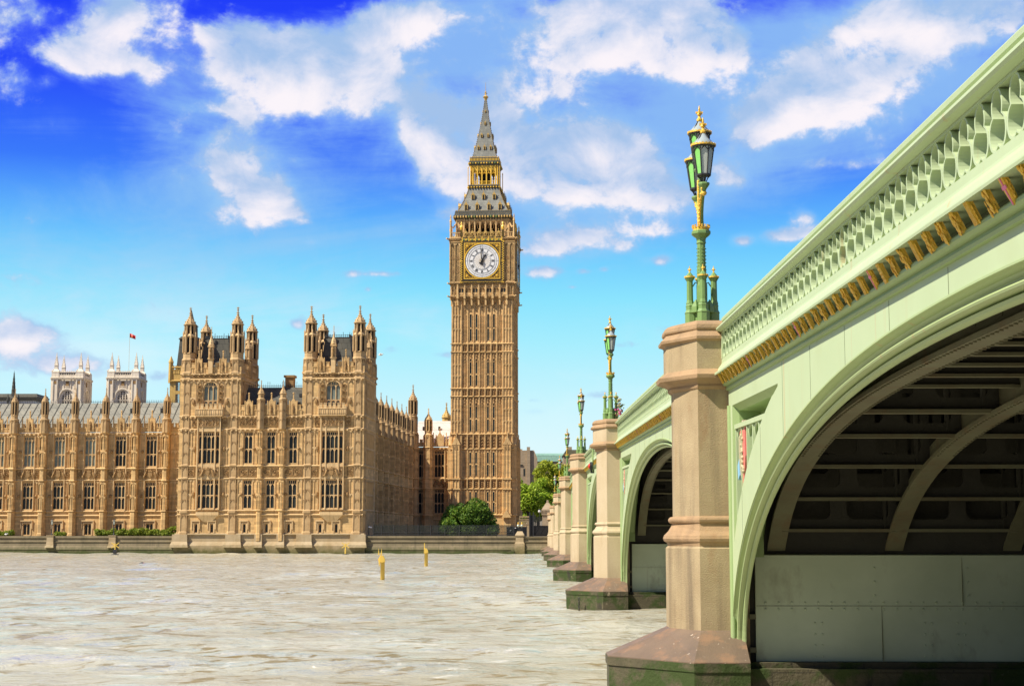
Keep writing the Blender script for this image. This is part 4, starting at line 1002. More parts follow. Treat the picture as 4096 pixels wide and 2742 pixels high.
def buttress(parent, x, y, T=None, w=1.0, p=.95, ztop=20., z0=2.6, m='stone', segs=None):
    """half octagon buttress, stepping in as it rises, with sunk panels"""
    mb = MB(); k = .29
    st = segs or [(2.0, 1.12, 1.1), (3.1, 1.12, 1.1), (3.3, 1.0, 1.0), (6.5, 1.0, 1.0), (6.75, .92, .92), (12.0, .92, .92), (14.0, .92, .92), (ztop, .88, .86)]
    R = []
    for z, a, b in st:
        W = w * a / 2; Pp = p * b
        R.append([(x - W, y + .3, z), (x - W, y - Pp * .35, z), (x - W * .48, y - Pp, z), (x + W * .48, y - Pp, z), (x + W, y - Pp * .35, z), (x + W, y + .3, z)])
    mb.rings(R)
    W = w * .46
    for z in (6.9, 12., 14., ztop):
        mb.rings([[(x - W - g, y + .1, zz), (x - W - g, y - p * .33 - g, zz), (x - W * .5 - g * .5, y - p * .92 - g, zz), (x + W * .5 + g * .5, y - p * .92 - g, zz), (x + W + g, y - p * .33 - g, zz), (x + W + g, y + .1, zz)] for zz, g in ((z - .28, .0), (z - .12, .14), (z, .14), (z + .12, .0))])
    for za, zb in ((7.1, 9.3), (9.6, 11.6), (14.3, 16.8), (17.1, 19.5)):
        if zb > ztop: continue
        for xx in (-.42, 0., .42):
            mb.box(x + xx * w * .95 - .035, x + xx * w * .95 + .035, y - p * .93 - .04, y - p * .5, za, zb)
        mb.prism([(x - w * .42, zb), (x, zb - .05), (x - w * .42, zb - .4)], y - p * .93 - .03, y - p * .6, 'y'); mb.prism([(x + w * .42, zb), (x + w * .42, zb - .4), (x, zb - .05)], y - p * .93 - .03, y - p * .6, 'y')
    if T is not None:
        m1 = MB(); m1.merge(mb, T); mb = m1
    return mb.build('buttress', m, parent)
# --------------------------------------------------------------- pavilion (two towers and the link between)
TWR = [(-30.2, -20.2), (-10.1, 0.0)]
pw = MB(); pt = MB(); pc = MB(); dkp = MB()
# plinth in the water
pl = MB()
pl.box(-30.6, .4, -.35, 12, -2, 1.25)
pl.prism([(-.35, 1.25), (.0, 1.9), (.0, 3.0), (12, 3.0), (12, 1.25)], -30.5, .3, 'x')
for x in (-29.6, -20.9, -16.8, -13.2, -9.4, -.7):
    wdt = 1.5 if x in (-29.6, -20.9, -9.4, -.7) else .75
    pl.rings([[(x - wdt * a, .4, z), (x - wdt * a, -p, z), (x + wdt * a, -p, z), (x + wdt * a, .4, z)] for a, p, z in ((1.0, .95, .95), (.95, .85, 1.4), (.84, .5, 1.9), (.82, .45, 3.05))])
string(pl, -30.5, .3, 3.1, -.05, .3, .22)
pl.build('plinth', 'plinth', palace)
grd = [-27.1, -24.5, -19.2, -15.6, -12.0, -6.9, -4.3]
gops = [(x - .27, x + .27, 3.25, 4.75) for x in grd]
link_w = [-18.8, -15.1, -11.5]
ops = list(gops)
for c in (-25.2, -5.05): ops += [(c - 1.72, c + 1.72, ZL['w1a'], ZL['w1b']), (c - 1.72, c + 1.72, ZL['w2a'], ZL['w2b'])]
for c in link_w: ops += [(c - .68, c + .68, ZL['w1a'], ZL['w1b']), (c - .68, c + .68, ZL['w2a'], ZL['w2b'])]
wall_open(pw, -30.2, 0, 3.0, 22.0, 0, ops)
for (a, b) in TWR:
    c = (a + b) / 2
    wall_open(pw, a, b, 22.0, 30.0, 0, [(c - 1.15, c + 1.15, 23.4, 27.6)])
    # other three sides of each tower
    for (p, q) in (((a, 0), (a, 11.4)), ((b, 11.4), (b, 0)), ((a, 11.4), (b, 11.4))):
        pw.quad((p[0], p[1], 3 if q[0] == 0 else 14), (p[0], p[1], 30.), (q[0], q[1], 30.), (q[0], q[1], 3 if q[0] == 0 else 14))
    pw.quad((a, 0, 29.9), (b, 0, 29.9), (b, 11.4, 29.9), (a, 11.4, 29.9))
for x0, x1 in ((-30.2, 0),):
    for z in (6.2, 6.9, 12.0, 14.0, 19.9, 22.0): string(pt, x0, x1, z, 0); 
    bosses(pt, x0, x1, 19.9, 0); bosses(pt, x0, x1, 22.0, 0)
for (a, b) in TWR:
    for z in (28.0, 28.9): string(pt, a, b, z, 0, .3, .24)
    bosses(pt, a, b, 28.0, 0, .9); bosses(pt, a, b, 29.0, 0, .9)
    carved(pc, a + 2.0, b - 2.0, 28.25, 28.7, 0, 5)
    c = (a + b) / 2
    # panelled strips round the great windows, oriel shelf
    for s in (-1, 1):
        ribs(pt, c + s * 2.05 - .2, c + s * 2.05 + .2, 7.1, 11.8, 0, .4); ribs(pt, c + s * 2.9 - .55, c + s * 2.9 + .55, 7.1, 11.8, 0, .55, mid=True); ribs(pt, c + s * 2.9 - .55, c + s * 2.9 + .55, 14.2, 19.6, 0, .55, mid=True)
        carved(pc, c + s * 2.9 - .5, c + s * 2.9 + .5, 12.3, 13.7, 0, 7); pc.ball((c + s * 2.45, -.1, 9.4), .38, 6, 4, (.8, .6, 1.2), sm=False); pc.ball((c + s * 2.45, -.1, 16.7), .38, 6, 4, (.8, .6, 1.2), sm=False)
        for k in range(3): carved(pc, c + s * 1.75 - .32, c + s * 1.75 + .32, 24.3 + k * 1.05, 24.95 + k * 1.05, -.05, 3 + k)
        ribs(pt, c + s * 1.75 - .45, c + s * 1.75 + .45, 22.3, 27.7, 0, .9); ribs(pt, c + s * 2.9 - .5, c + s * 2.9 + .5, 22.3, 27.7, 0, 1.0, mid=True)
        pc.ball((c + s * 2.75, -.1, 24.3), .38, 6, 4, (.8, .6, 1.3), sm=False)
    # bay window: the upper storeys project a little
    for za, zb in ((6.95, 7.12), (11.8, 14.25), (19.5, 22.1)):
        pt.box(c - 1.95, c + 1.95, -.42, 0, za, zb)
    for xx in (-1.85, -1.05, 1.05, 1.85): pt.box(c + xx - .10, c + xx + .10, -.5, 0, 6.95, 22.1)
    arms(pc, c, 12.15, 13.85, -.42); carved(pc, c - 1.75, c - 1.15, 12.3, 13.8, -.42, 2); carved(pc, c + 1.15, c + 1.75, 12.3, 13.8, -.42, 4)
    carved(pc, c - 1.7, c + 1.7, 20.3, 21.6, -.42, 8); carved(pc, a + 2.1, c - 2.1, 20.3, 21.6, 0, 9); carved(pc, c + 2.1, b - 2.1, 20.3, 21.6, 0, 10)
    # corbel below the bay
    pt.rings([[(c - 2.0 * f, 0, z), (c - 1.85 * f, -.5 * f, z), (c + 1.85 * f, -.5 * f, z), (c + 2.0 * f, 0, z)] for f, z in ((.35, 5.0), (.75, 5.7), (1.0, 6.1), (1.0, 6.6))])
    # balcony of the arched window
    pb = MB(); parapet_wall(pb, c - 2.2, c + 2.2, 22.1, 23.9, -.85, .75); pb.box(c - 2.2, c + 2.2, -.85, 0, 21.95, 22.3)
    for s in (-1, 1): pb.box(c + s * 2.2 - .12, c + s * 2.2 + .12, -.8, 0, 22.1, 23.5)
    pb.build('balcony', 'stone_pale', palace)
    for (x0, x1, z0, z1) in ((c - 1.72, c + 1.72, ZL['w1a'], ZL['w1b']), (c - 1.72, c + 1.72, ZL['w2a'], ZL['w2b'])):
        window(palace, None, x0, x1, z0, z1, -.30, 5, [z0 + (z1 - z0) * .46], pane='glass')
    window(palace, None, c - 1.15, c + 1.15, 23.4, 27.6, 0, 3, [24.5], arch=True, pane='glass_light')
    # parapet
    pb = MB(); parapet_wall(pb, a + 1.6, b - 1.6, 29.0, 30.6, -.1, .95)
    for s in (-1, 1): gablet(pb, c + s * 2.0, 29.1, 1.0, 2.0, -.12); niche(pc, c + s * 2.0, 29.35, 30.9, -.12)
    # side parapets
    T_ = Matrix.Translation((b + .1, 0, 0)) @ Matrix.Rotation(pi / 2, 4, 'Z'); pq = MB(); parapet_wall(pq, 1.6, 9.8, 29.0, 30.6, 0, .95); gablet(pq, 5.7, 29.1, 1.15, 2.0, 0); pb.merge(pq, T_)
    pb.build('parapet', 'stone', palace)
    ps = MB(); ps.box(c - .36, c + .36, -.5, .2, 28.9, 33.6); spirelet(ps, c, -.15, 33.6, .42, 3.0, 6)
    for zz in (31.2, 33.2): ps.box(c - .48, c + .48, -.62, .25, zz, zz + .18)
    po = ps.build('niche_pinnacle', 'stone_pale', palace)
    st = MB(); st.lathe(c, -.62, [(.22, 31.4), (.26, 31.9), (.2, 32.4), (.24, 32.7), (.1, 32.85), (.14, 32.95), (.13, 33.1), (.04, 33.2)], 6); st.build('statue', 'stone_carved', po)
    # north flank of each tower: strings and ribs
    T_ = Matrix.Translation((b, 0, 0)) @ Matrix.Rotation(pi / 2, 4, 'Z'); q = MB()
    for z in ((6.9, 12., 14., 19.9, 22.0, 28., 28.9) if b > -5 else (22., 28., 28.9)): string(q, 1, 10.4, z, 0)
    for za, zb in (((7.1, 11.8), (14.2, 19.6), (22.3, 27.7)) if b > -5 else ((22.3, 27.7),)): ribs(q, 2.2, 9.2, za, zb, 0, .7, mid=True)
    pt.merge(q, T_)
    # four corner turrets
    for (tx, ty, kk) in ((a + 1.1, 1.0, 0), (b - 1.0, 1.0, 0), (a + 1.1, 10.6, 1), (b - 1.0, 10.6, 1)):
        stg = [(1.45, 2.9), (1.45, 3.3), (1.32, 3.6), (1.30, 6.2), (1.42, 6.5), (1.42, 6.8), (1.22, 7.0), (1.22, 11.8), (1.36, 11.9), (1.36, 12.05), (1.22, 12.2), (1.22, 13.8), (1.36, 13.95), (1.36, 14.1), (1.20, 14.3), (1.20, 19.7), (1.36, 19.8), (1.36, 20.0), (1.20, 20.2), (1.20, 21.8), (1.36, 21.95), (1.36, 22.15), (1.17, 22.3), (1.17, 27.7), (1.32, 27.9), (1.32, 28.1), (1.17, 28.3), (1.17, 28.7), (1.42, 28.85), (1.42, 29.1), (1.18, 29.3), (1.15, 31.0), (1.24, 31.1), (1.24, 31.25), (1.06, 31.5), (1.04, 32.2)]
        if kk: stg = stg[24:]
        t = turret(palace, tx, ty, stg, 37.1, 2.9, .86, 8, (32.4, 35.0, 1.02), (35.5, 37.0, .80))
        q = MB()
        q.lathe(tx, ty, [(1.0, 35.0), (1.1, 35.15), (1.0, 35.3), (.8, 35.5)], 8)
        for k in range(8):
            an = 2 * pi * k / 8 + pi / 8
            q.lathe(tx + 1.1 * cos(an), ty + 1.1 * sin(an), [(.10, 34.7), (.10, 35.5), (.13, 35.55), (.02, 36.1)], 4)
        q.build('turret_crown', 'stone_pale', t)
    # smaller turret in the middle of the flanks
    for tx in (a + .6, b - .3):
        turret(palace, tx, 5.8, [(.62, 28.6), (.62, 31.6), (.7, 31.8), (.55, 32.0), (.55, 33.6)], 33.6, 2.4, .56, 8)
    # steep roof with iron cresting
    rf = MB(); z0, z1 = 30.0, 35.0
    rf.rings([[(a + 1.6, 1.3, z0), (b - 1.6, 1.3, z0), (b - 1.6, 10.2, z0), (a + 1.6, 10.2, z0)], [(a + 2.5, 2.4, z0 + 1.2), (b - 2.5, 2.4, z0 + 1.2), (b - 2.5, 9.2, z0 + 1.2), (a + 2.5, 9.2, z0 + 1.2)], [(a + 3.1, 3.3, z1), (b - 3.1, 3.3, z1), (b - 3.1, 8.6, z1), (a + 3.1, 8.6, z1)]])
    ro_ = rf.build('roof', 'slate', palace)
    cr = MB()
    for (p, q, e, f) in ((a + 3.1, b - 3.1, 3.3, 3.3), (a + 3.1, b - 3.1, 8.6, 8.6), (a + 3.1, a + 3.1, 3.3, 8.6), (b - 3.1, b - 3.1, 3.3, 8.6)):
        n = int(max(abs(q - p), abs(f - e)) / .35)
        for k in range(n + 1):
            x, y = p + (q - p) * k / n, e + (f - e) * k / n; cr.box(x - .03, x + .03, y - .03, y + .03, z1, z1 + .55 + (.35 if k % 4 == 0 else 0))
        cr.box(p - .03, q + .03, e - .03, f + .03, z1 + .35, z1 + .42); cr.box(p - .05, q + .05, e - .05, f + .05, z1 - .02, z1 + .1)
    n = 8
    for k in range(n + 1):
        s = k / n
        for (x0, y0, x1, y1) in ((a + 1.6, 1.3, a + 3.1, 3.3), (b - 1.6, 1.3, b - 3.1, 3.3)):
            x, y = x0 + (x1 - x0) * s, y0 + (y1 - y0) * s; cr.box(x - .12, x + .12, y - .12, y + .12, z0 + 5 * s, z0 + 5 * s + .5)
    cr.build('cresting', 'iron', ro_)
# link between the towers
for k, c in enumerate(link_w):
    for (za, zb) in (('w1a', 'w1b'), ('w2a', 'w2b')):
        window(palace, None, c - .68, c + .68, ZL[za], ZL[zb], 0, 2, [ZL[za] + (ZL[zb] - ZL[za]) * .46])
    for s in (-1, 1):
        ribs(pt, c + s * 1.2 - .35, c + s * 1.2 + .35, 7.1, 11.8, 0, .7, mid=True); ribs(pt, c + s * 1.2 - .35, c + s * 1.2 + .35, 14.2, 19.6, 0, .7, mid=True)
        pc.ball((c + s * 1.0, -.08, 9.4), .26, 6, 4, sm=False); pc.ball((c + s * 1.0, -.08, 16.7), .26, 6, 4, sm=False)
    carved(pc, c - 1.5, c + 1.5, 12.35, 13.7, 0, 11 + k); carved(pc, c - 1.5, c + 1.5, 20.4, 21.5, 0, 15 + k)
for x in (-16.8, -13.2):
    buttress(palace, x, 0, None, .9, .55, 19.9)
    turret(palace, x, -.1, [(.62, 19.9), (.62, 24.4), (.7, 24.5), (.7, 24.7), (.5, 24.9), (.5, 25.6)], 25.6, 2.2, .5, 6, name='pinnacle')
pb = MB(); parapet_wall(pb, -20.2, -10.1, 22.1, 23.7, -.1, .95)
for c in link_w: gablet(pb, c, 22.2, 1.2, 2.0, -.12); niche(pc, c, 22.4, 24.0, -.12)
pb.build('parapet', 'stone', palace)
rf = MB(); rf.rings([[(-20.2, .8, 22.8), (-10.1, .8, 22.8), (-10.1, 11, 22.8), (-20.2, 11, 22.8)], [(-20.2, 4.6, 27.0), (-10.1, 4.6, 27.0), (-10.1, 7, 27.0), (-20.2, 7, 27.0)]])
lr = rf.build('roof', 'slate', palace)
q = MB(); q.box(-14.1, -12.7, 5.0, 6.4, 26.5, 28.9); q.box(-14.3, -12.5, 4.8, 6.6, 28.7, 29.05); q.box(-14.2, -12.6, 4.9, 6.5, 26.6, 27.2); q.build('chimney', 'stone_dark', lr)
q = MB()
for x in lin(-20, -10.3, 28): q.box(x - .025, x + .025, 4.57, 4.63, 27.0, 27.55 + (.4 if int(x * 10) % 3 == 0 else 0))
q.box(-20.1, -10.2, 4.57, 4.63, 27.2, 27.26)
for x in (-17.9, -14.2, -11.0): q.box(x - .3, x + .3, 1.2, 1.8, 23.4, 24.3); q.box(x - .25, x + .25, 2.9, 3.3, 25.3, 25.8)
q.build('cresting', 'iron', lr)
for x in grd:
    window(palace, None, x - .27, x + .27, 3.25, 4.75, 0, 1, [], tracery=False); label_mould(pt, x - .27, x + .27, 3.25, 4.75, 0)
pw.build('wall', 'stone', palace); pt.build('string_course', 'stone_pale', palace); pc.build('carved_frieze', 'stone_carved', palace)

# --------------------------------------------------------------- river wing to the left
YW = 9.0
BX = [-34.95 - 5.27 * k for k in range(9)]
ww = MB(); wt_ = MB(); wc = MB(); ops = []
cs = [(BX[k] + BX[k + 1]) / 2 for k in range(8)]
for c in cs: ops += [(c - .95, c + .95, ZL['w1a'], ZL['w1b']), (c - .95, c + .95, ZL['w2a'], ZL['w2b']), (c - .62, c + .62, 2.9, 4.85)]
wall_open(ww, BX[-1], -30.2, 2.7, 20.0, YW, ops); ww.build('wall', 'stone', palace)
for z in (6.2, 6.9, 12.1, 14.05, 19.95): string(wt_, BX[-1], -30.2, z, YW)
bosses(wt_, BX[-1], -30.2, 19.95, YW)
for k, c in enumerate(cs):
    for s in (-1, 1):
        for za, zb in ((7.1, 11.8), (14.3, 19.5)): ribs(wt_, c + s * 1.55 - .45, c + s * 1.55 + .45, za, zb, YW, .45, mid=True)
        wc.ball((c + s * 1.5, YW - .08, 9.4), .28, 6, 4, sm=False); wc.ball((c + s * 1.5, YW - .08, 16.8), .28, 6, 4, sm=False); carved(wc, c + s * 1.55 - .55, c + s * 1.55 + .55, 12.4, 13.8, YW, 20 + k)
    for xx in (-1.02, 1.02): wt_.box(c + xx - .07, c + xx + .07, YW - .22, YW, 6.9, 19.9)
    arms(wc, c, 12.2, 13.95, YW - .02)
    label_mould(wt_, c - .62, c + .62, 2.9, 4.85, YW)
    for za, zb, pn in (('w1a', 'w1b', 'glass'), ('w2a', 'w2b', 'glass_light' if k in (2, 3, 4, 5) else 'glass')):
        window(palace, None, c - .95, c + .95, ZL[za], ZL[zb], YW, 3, [ZL[za] + (ZL[zb] - ZL[za]) * (.44 if za == 'w1a' else .40)], pane=pn)
    window(palace, None, c - .62, c + .62, 2.9, 4.85, YW, 2, [], tracery=False)
ribs(wt_, -34.2, -30.4, 7.1, 11.8, YW, .7, mid=True); ribs(wt_, -34.2, -30.4, 14.3, 19.5, YW, .7, mid=True)
wt_.build('string_course', 'stone_pale', palace)
def wing_turret(x, y, name='turret'):
    turret(palace, x, y, [(.70, 19.9), (.70, 22.0), (.78, 22.1), (.78, 22.3), (.56, 22.4), (.56, 23.05)], 25.35, 2.2, .50, 8, (23.1, 25.2, .56), name=name)
for x in BX:
    buttress(palace, x, YW, None, 1.22, .95, 20.1); wing_turret(x, YW - .35)
pb = MB(); parapet_wall(pb, BX[-1], -30.2, 20.1, 21.5, YW - .1, .88)
for c in cs:
    gablet(pb, c, 20.2, 1.05, 2.0, YW - .12); niche(wc, c, 20.4, 22.0, YW - .12)
    for s in (-1, 1): pb.box(c + s * 1.32 - .07, c + s * 1.32 + .07, YW - .18, YW - .02, 20.3, 22.6); pb.ball((c + s * 1.32, YW - .1, 22.7), .12, 6, 4, sm=False)
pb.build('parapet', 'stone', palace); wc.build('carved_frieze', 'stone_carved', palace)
rf = MB(); rf.rings([[(BX[-1], YW + .9, 21.0), (-29, YW + .9, 21.0), (-29, YW + 13, 21.0), (BX[-1], YW + 13, 21.0)], [(BX[-1], YW + 6.6, 25.55), (-29, YW + 6.6, 25.55), (-29, YW + 7.4, 25.55), (BX[-1], YW + 7.4, 25.55)]])
wr = rf.build('roof', 'lead', palace)
q = MB()
for k in range(150):
    x = BX[-1] + .31 * k
    if x > -29: break
    q.box(x - .02, x + .02, YW + 6.58, YW + 6.62, 25.5, 25.95); q.ball((x, YW + 6.6, 26.0), .05, 4, 3)
q.box(BX[-1], -29, YW + 6.57, YW + 6.63, 25.7, 25.76); q.build('cresting', 'iron', wr)
q = MB()
for c in cs:
    y = YW + 1.6; q.rings([[(c - .75 + .42 * cos(t), y, 21.9 + .42 * sin(t)) for t in lin(0, 2 * pi * 11 / 12, 11)], [(c - .75 + .42 * cos(t), y + 1.5, 21.9 + .42 * sin(t)) for t in lin(0, 2 * pi * 11 / 12, 11)]])
    y = YW + 4.3; q.box(c + .1, c + .5, y - .3, y + .9, 23.8, 24.4)
    for k in (.1, .95): pass
q.build('roof_vent', 'iron', wr)
q = MB()
for k in range(60):
    x = BX[-1] + 1.32 * k
    if x > -29.3: break
    q.add([(x - .06, YW + .88, 21.06), (x + .06, YW + .88, 21.06), (x + .06, YW + 6.55, 25.62), (x - .06, YW + 6.55, 25.62)], [(0, 1, 2, 3)])
q.build('roll_seam', 'slate', wr)

# --------------------------------------------------------------- north wing running back from the river
RT90 = Matrix.Rotation(pi / 2, 4, 'Z')
XN = -1.25
TN = Matrix.Translation((XN, 0, 0)) @ RT90        # frame x -> palace y ; frame -y -> palace +x
by = [14.6, 20.6, 26.7, 32.6, 38.7, 44.6, 50.4, 56.1]
nw = MB(); ntt = MB(); nc = MB(); ops = []
edges = [11.4] + by + [60.3]
cs2 = [(by[k] + by[k + 1]) / 2 for k in range(7)] + [58.2]
for c in cs2[:-1]: ops += [(c - 1.0, c + 1.0, ZL['w1a'], ZL['w1b']), (c - 1.0, c + 1.0, ZL['w2a'], ZL['w2b'])]
q = MB(); wall_open(q, 11.4, 62.0, 2.7, 20.0, 0, ops); nw.merge(q, TN); nw.build('wall', 'stone', palace)
q = MB(); q2 = MB()
for z in (6.2, 6.9, 12.1, 14.05, 19.95): string(q, 11.4, 62, z, 0)
bosses(q, 11.4, 62, 19.95, 0)
for k, c in enumerate(cs2[:-1]):
    for s in (-1, 1):
        for za, zb in ((7.1, 11.8), (14.3, 19.5)): ribs(q, c + s * 1.75 - .55, c + s * 1.75 + .55, za, zb, 0, .55, mid=True)
    carved(q2, c - 2.2, c + 2.2, 12.4, 13.8, 0, 30 + k)
    for za, zb in (('w1a', 'w1b'), ('w2a', 'w2b')): window(palace, TN, c - 1.0, c + 1.0, ZL[za], ZL[zb], 0, 3, [ZL[za] + (ZL[zb] - ZL[za]) * .45])
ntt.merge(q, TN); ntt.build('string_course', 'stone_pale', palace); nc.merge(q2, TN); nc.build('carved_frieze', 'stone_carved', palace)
for y in by:
    buttress(palace, y, 0, TN, 1.5, 1.15, 20.1); wing_turret(XN + .55, y)
q = MB(); parapet_wall(q, 11.4, 62, 20.1, 21.5, -.1, 1.0)
for c in cs2: gablet(q, c, 20.2, 1.25, 1.9, -.12)
pb = MB(); pb.merge(q, TN); pb.build('parapet', 'stone', palace)
rf = MB(); rf.rings([[(XN - .9, 11.4, 21.0), (XN - 13, 11.4, 21.0), (XN - 13, 66, 21.0), (XN - .9, 66, 21.0)], [(XN - 6, 11.4, 25.0), (XN - 7, 11.4, 25.0), (XN - 7, 66, 25.0), (XN - 6, 66, 25.0)]])
rf.build('roof', 'lead', palace)
turret(palace, -1.0, 61.2, [(1.45, 2.7), (1.45, 6.5), (1.6, 6.7), (1.6, 6.95), (1.3, 7.1), (1.3, 11.8), (1.45, 12), (1.45, 12.1), (1.3, 12.3), (1.3, 13.8), (1.45, 14), (1.3, 14.2), (1.3, 19.7), (1.5, 19.9), (1.5, 20.1), (1.2, 20.3), (1.15, 22.8), (1.2, 23.0), (.95, 23.3), (.92, 26.2), (1.0, 26.3), (.88, 26.5)], 29.6, 3.2, .80, 8, (26.8, 29.4, .86))
# wing across the back, up to the clock tower
YB = 62.4
q = MB(); ops = []
bw = [(.35, .95), (4.2, 1.0)]
for c, h in bw: ops += [(c - h, c + h, ZL['w1a'], ZL['w1b'] + .2), (c - h, c + h, ZL['w2a'], ZL['w2b'] + .2)]
wall_open(q, -2, 8.5, 2.7, 20.2, YB, ops); q.build('wall', 'stone_tower', palace)
q = MB(); q2 = MB()
for z in (6.0, 6.9, 12.15, 14.05, 20.2): string(q, -2, 8.5, z, YB)
bosses(q, -2, 8.5, 20.2, YB); arms(q2, 4.2, 12.25, 14.0, YB - .02); carved(q2, -.8, 1.2, 12.4, 13.8, YB, 51); carved(q2, 5.5, 6.9, 12.4, 13.8, YB, 52)
for x0, x1 in ((5.4, 6.9), (2.6, 3.0)):
    for za, zb in ((7.1, 11.8), (14.3, 19.5)): ribs(q, x0, x1, za, zb, YB, .5, mid=True)
q.box(3.0, 3.15, YB - .2, YB, 6.9, 20); q.box(5.25, 5.4, YB - .2, YB, 6.9, 20)
q.build('string_course', 'stone_tower', palace); q2.build('carved_frieze', 'stone_carved', palace)
for c, h in bw:
    for za, zb in (('w1a', 'w1b'), ('w2a', 'w2b')): window(palace, None, c - h, c + h, ZL[za], ZL[zb] + .2, YB, 3, [ZL[za] + (ZL[zb] - ZL[za]) * .45])
turret(palace, 2.0, YB - .2, [(1.15, 2.7), (1.15, 6.5), (1.25, 6.8), (1.05, 7), (1.05, 11.9), (1.15, 12.1), (1.05, 12.3), (1.05, 13.9), (1.15, 14.1), (1.0, 14.3), (1.0, 20.), (1.15, 20.2), (1.0, 20.4), (.9, 22.6), (1.0, 22.7), (.75, 22.9), (.75, 23.4)], 25.8, 2.3, .68, 8, (23.5, 25.6, .74), m='stone_tower')
pb = MB(); parapet_wall(pb, -1, 7.2, 20.4, 21.8, YB - .1, 1.0); gablet(pb, 4.3, 20.5, 1.5, 2.0, YB - .12)
for x in (3.0, 5.6): pb.box(x - .08, x + .08, YB - .2, YB - .04, 20.5, 23.2)
pb.build('parapet', 'stone_tower', palace)
rf = MB(); rf.rings([[(-1, YB + .8, 21.2), (9, YB + .8, 21.2), (9, YB + 14, 21.2), (-1, YB + 14, 21.2)], [(-1, YB + 7, 26.0), (9, YB + 7, 26.0), (9, YB + 7.6, 26.0), (-1, YB + 7.6, 26.0)]])
br_ = rf.build('roof', 'white_roof', palace)
q = MB()
for x in (.4, 3.6, 6.4): q.box(x - .2, x + .2, YB + 4.2, YB + 4.7, 24.0, 24.7)
q.build('roof_vent', 'iron', br_)
sp_ = MB(); spirelet(sp_, 3.6, YB + 16, 27.4, .9, 3.2, 8); sp_.lathe(3.6, YB + 16, [(1.0, 24), (.9, 27.4)], 8); sp_.build('spirelet', 'gold_stone', palace)
# small square ventilating tower with a dark lead spire behind the left pavilion tower
VX, VY = -37.7, 24.0
q = MB(); ops = [(VX - .55, VX + .2, 28.4, 30.2), (VX - .55, VX + .2, 26.2, 27.8)]
wall_open(q, VX - 1.6, VX + 3.2, 20., 31.5, VY, ops, .3); q.quad((VX + 3.2, VY, 20), (VX + 3.2, VY + 5, 20), (VX + 3.2, VY + 5, 31.5), (VX + 3.2, VY, 31.5)); q.quad((VX - 1.6, VY, 20), (VX - 1.6, VY, 31.5), (VX - 1.6, VY + 5, 31.5), (VX - 1.6, VY + 5, 20))
string(q, VX - 1.7, VX + 3.2, 30.2, VY, .4, .3); string(q, VX - 1.7, VX + 3.2, 32.6, VY, .3, .2); parapet_wall(q, VX - 1.6, VX + 3.2, 31.4, 32.8, VY - .05, .8)
q.lathe(VX - 1.5, VY + .1, [(.45, 29.8), (.4, 33.4), (.5, 33.5), (.05, 34.6)], 6)
vt = q.build('ventilation_tower', 'gold_stone', palace)
q = MB()
for k in range(9):
    for z0 in (26.25, 28.45): q.box(VX - .55, VX + .2, VY + .1, VY + .26, z0 + k * .2, z0 + k * .2 + .08)
q.build('louvre', 'iron', vt); q = MB()
q.rings([[(VX + 1.3 + s * a, VY + 2.4 + t * a, z) for s, t in ((-1, -1), (1, -1), (1, 1), (-1, 1))] for a, z in ((2.0, 31.5), (1.55, 37.6), (1.75, 37.8), (1.4, 38.2), (1.0, 38.4), (.95, 40.2), (1.1, 40.3), (.5, 40.9), (.3, 42.0), (.06, 43.2))]); q.build('lead_spire', 'slate', vt)
# ================================================================== CLOCK TOWER
TX, TY, _ = to_world(13.1, 58.6 + 6.1)
tower = thing('clock_tower', 'tall square gothic clock tower with a white dial and a grey and gold spire', 'clock tower', (TX, TY, 0), ROT)
def four(face):
    o = MB()
    for k in range(4): o.merge(face, Matrix.Rotation(k * pi / 2, 4, 'Z'))
    return o
H = 6.05
# ---- shaft
f = MB(); dk = MB(); dp = MB(); GL = []
class Each:
    def __init__(s, L): s.L = L
    def box(s, *a): m_ = MB(); m_.box(*a); s.L.append(m_)
    def build4(s, name, m, parent):
        for k in range(4):
            for b in s.L: q_ = MB(); q_.merge(b, Matrix.Rotation(k * pi / 2, 4, 'Z')); q_.build(name, m, parent)
gl = Each(GL)
def hs(z): return 6.15 - .15 * (z - 3) / 46
B0 = 4.05      # half width of the sunk middle
for za, zb in ((3.0, 6.9), (6.9, 13.9), (13.9, 19.74), (19.74, 22.7), (22.7, 30.1), (30.1, 31.7), (31.7, 38.93), (38.93, 40.58), (40.58, 49.2)):
    h = hs((za + zb) / 2); yb = -h + .20
    f.quad((-B0, yb, za), (B0, yb, za), (B0, yb, zb), (-B0, yb, zb))
    for s in (-1, 1):
        f.quad((s * B0, yb, za), (s * B0, -h, za), (s * B0, -h, zb), (s * B0, yb, zb))
        f.quad((s * B0, -h, za), (s * h, -h, za), (s * h, -h, zb), (s * B0, -h, zb))
for z in (6.88, 11.93, 13.89, 19.74, 22.67, 30.11, 31.68, 38.93, 40.58):
    h = hs(z); string(dp, -B0, B0, z, -h + .20, .30, .26); 
    for s in (-1, 1): string(dp, min(s * B0, s * h), max(s * B0, s * h), z, -h, .30, .24)
    string(dp, -h - .24, -h, z, -h, .3, .24); string(dp, h, h + .24, z, -h, .3, .24)
PW = 2 * B0 / 7
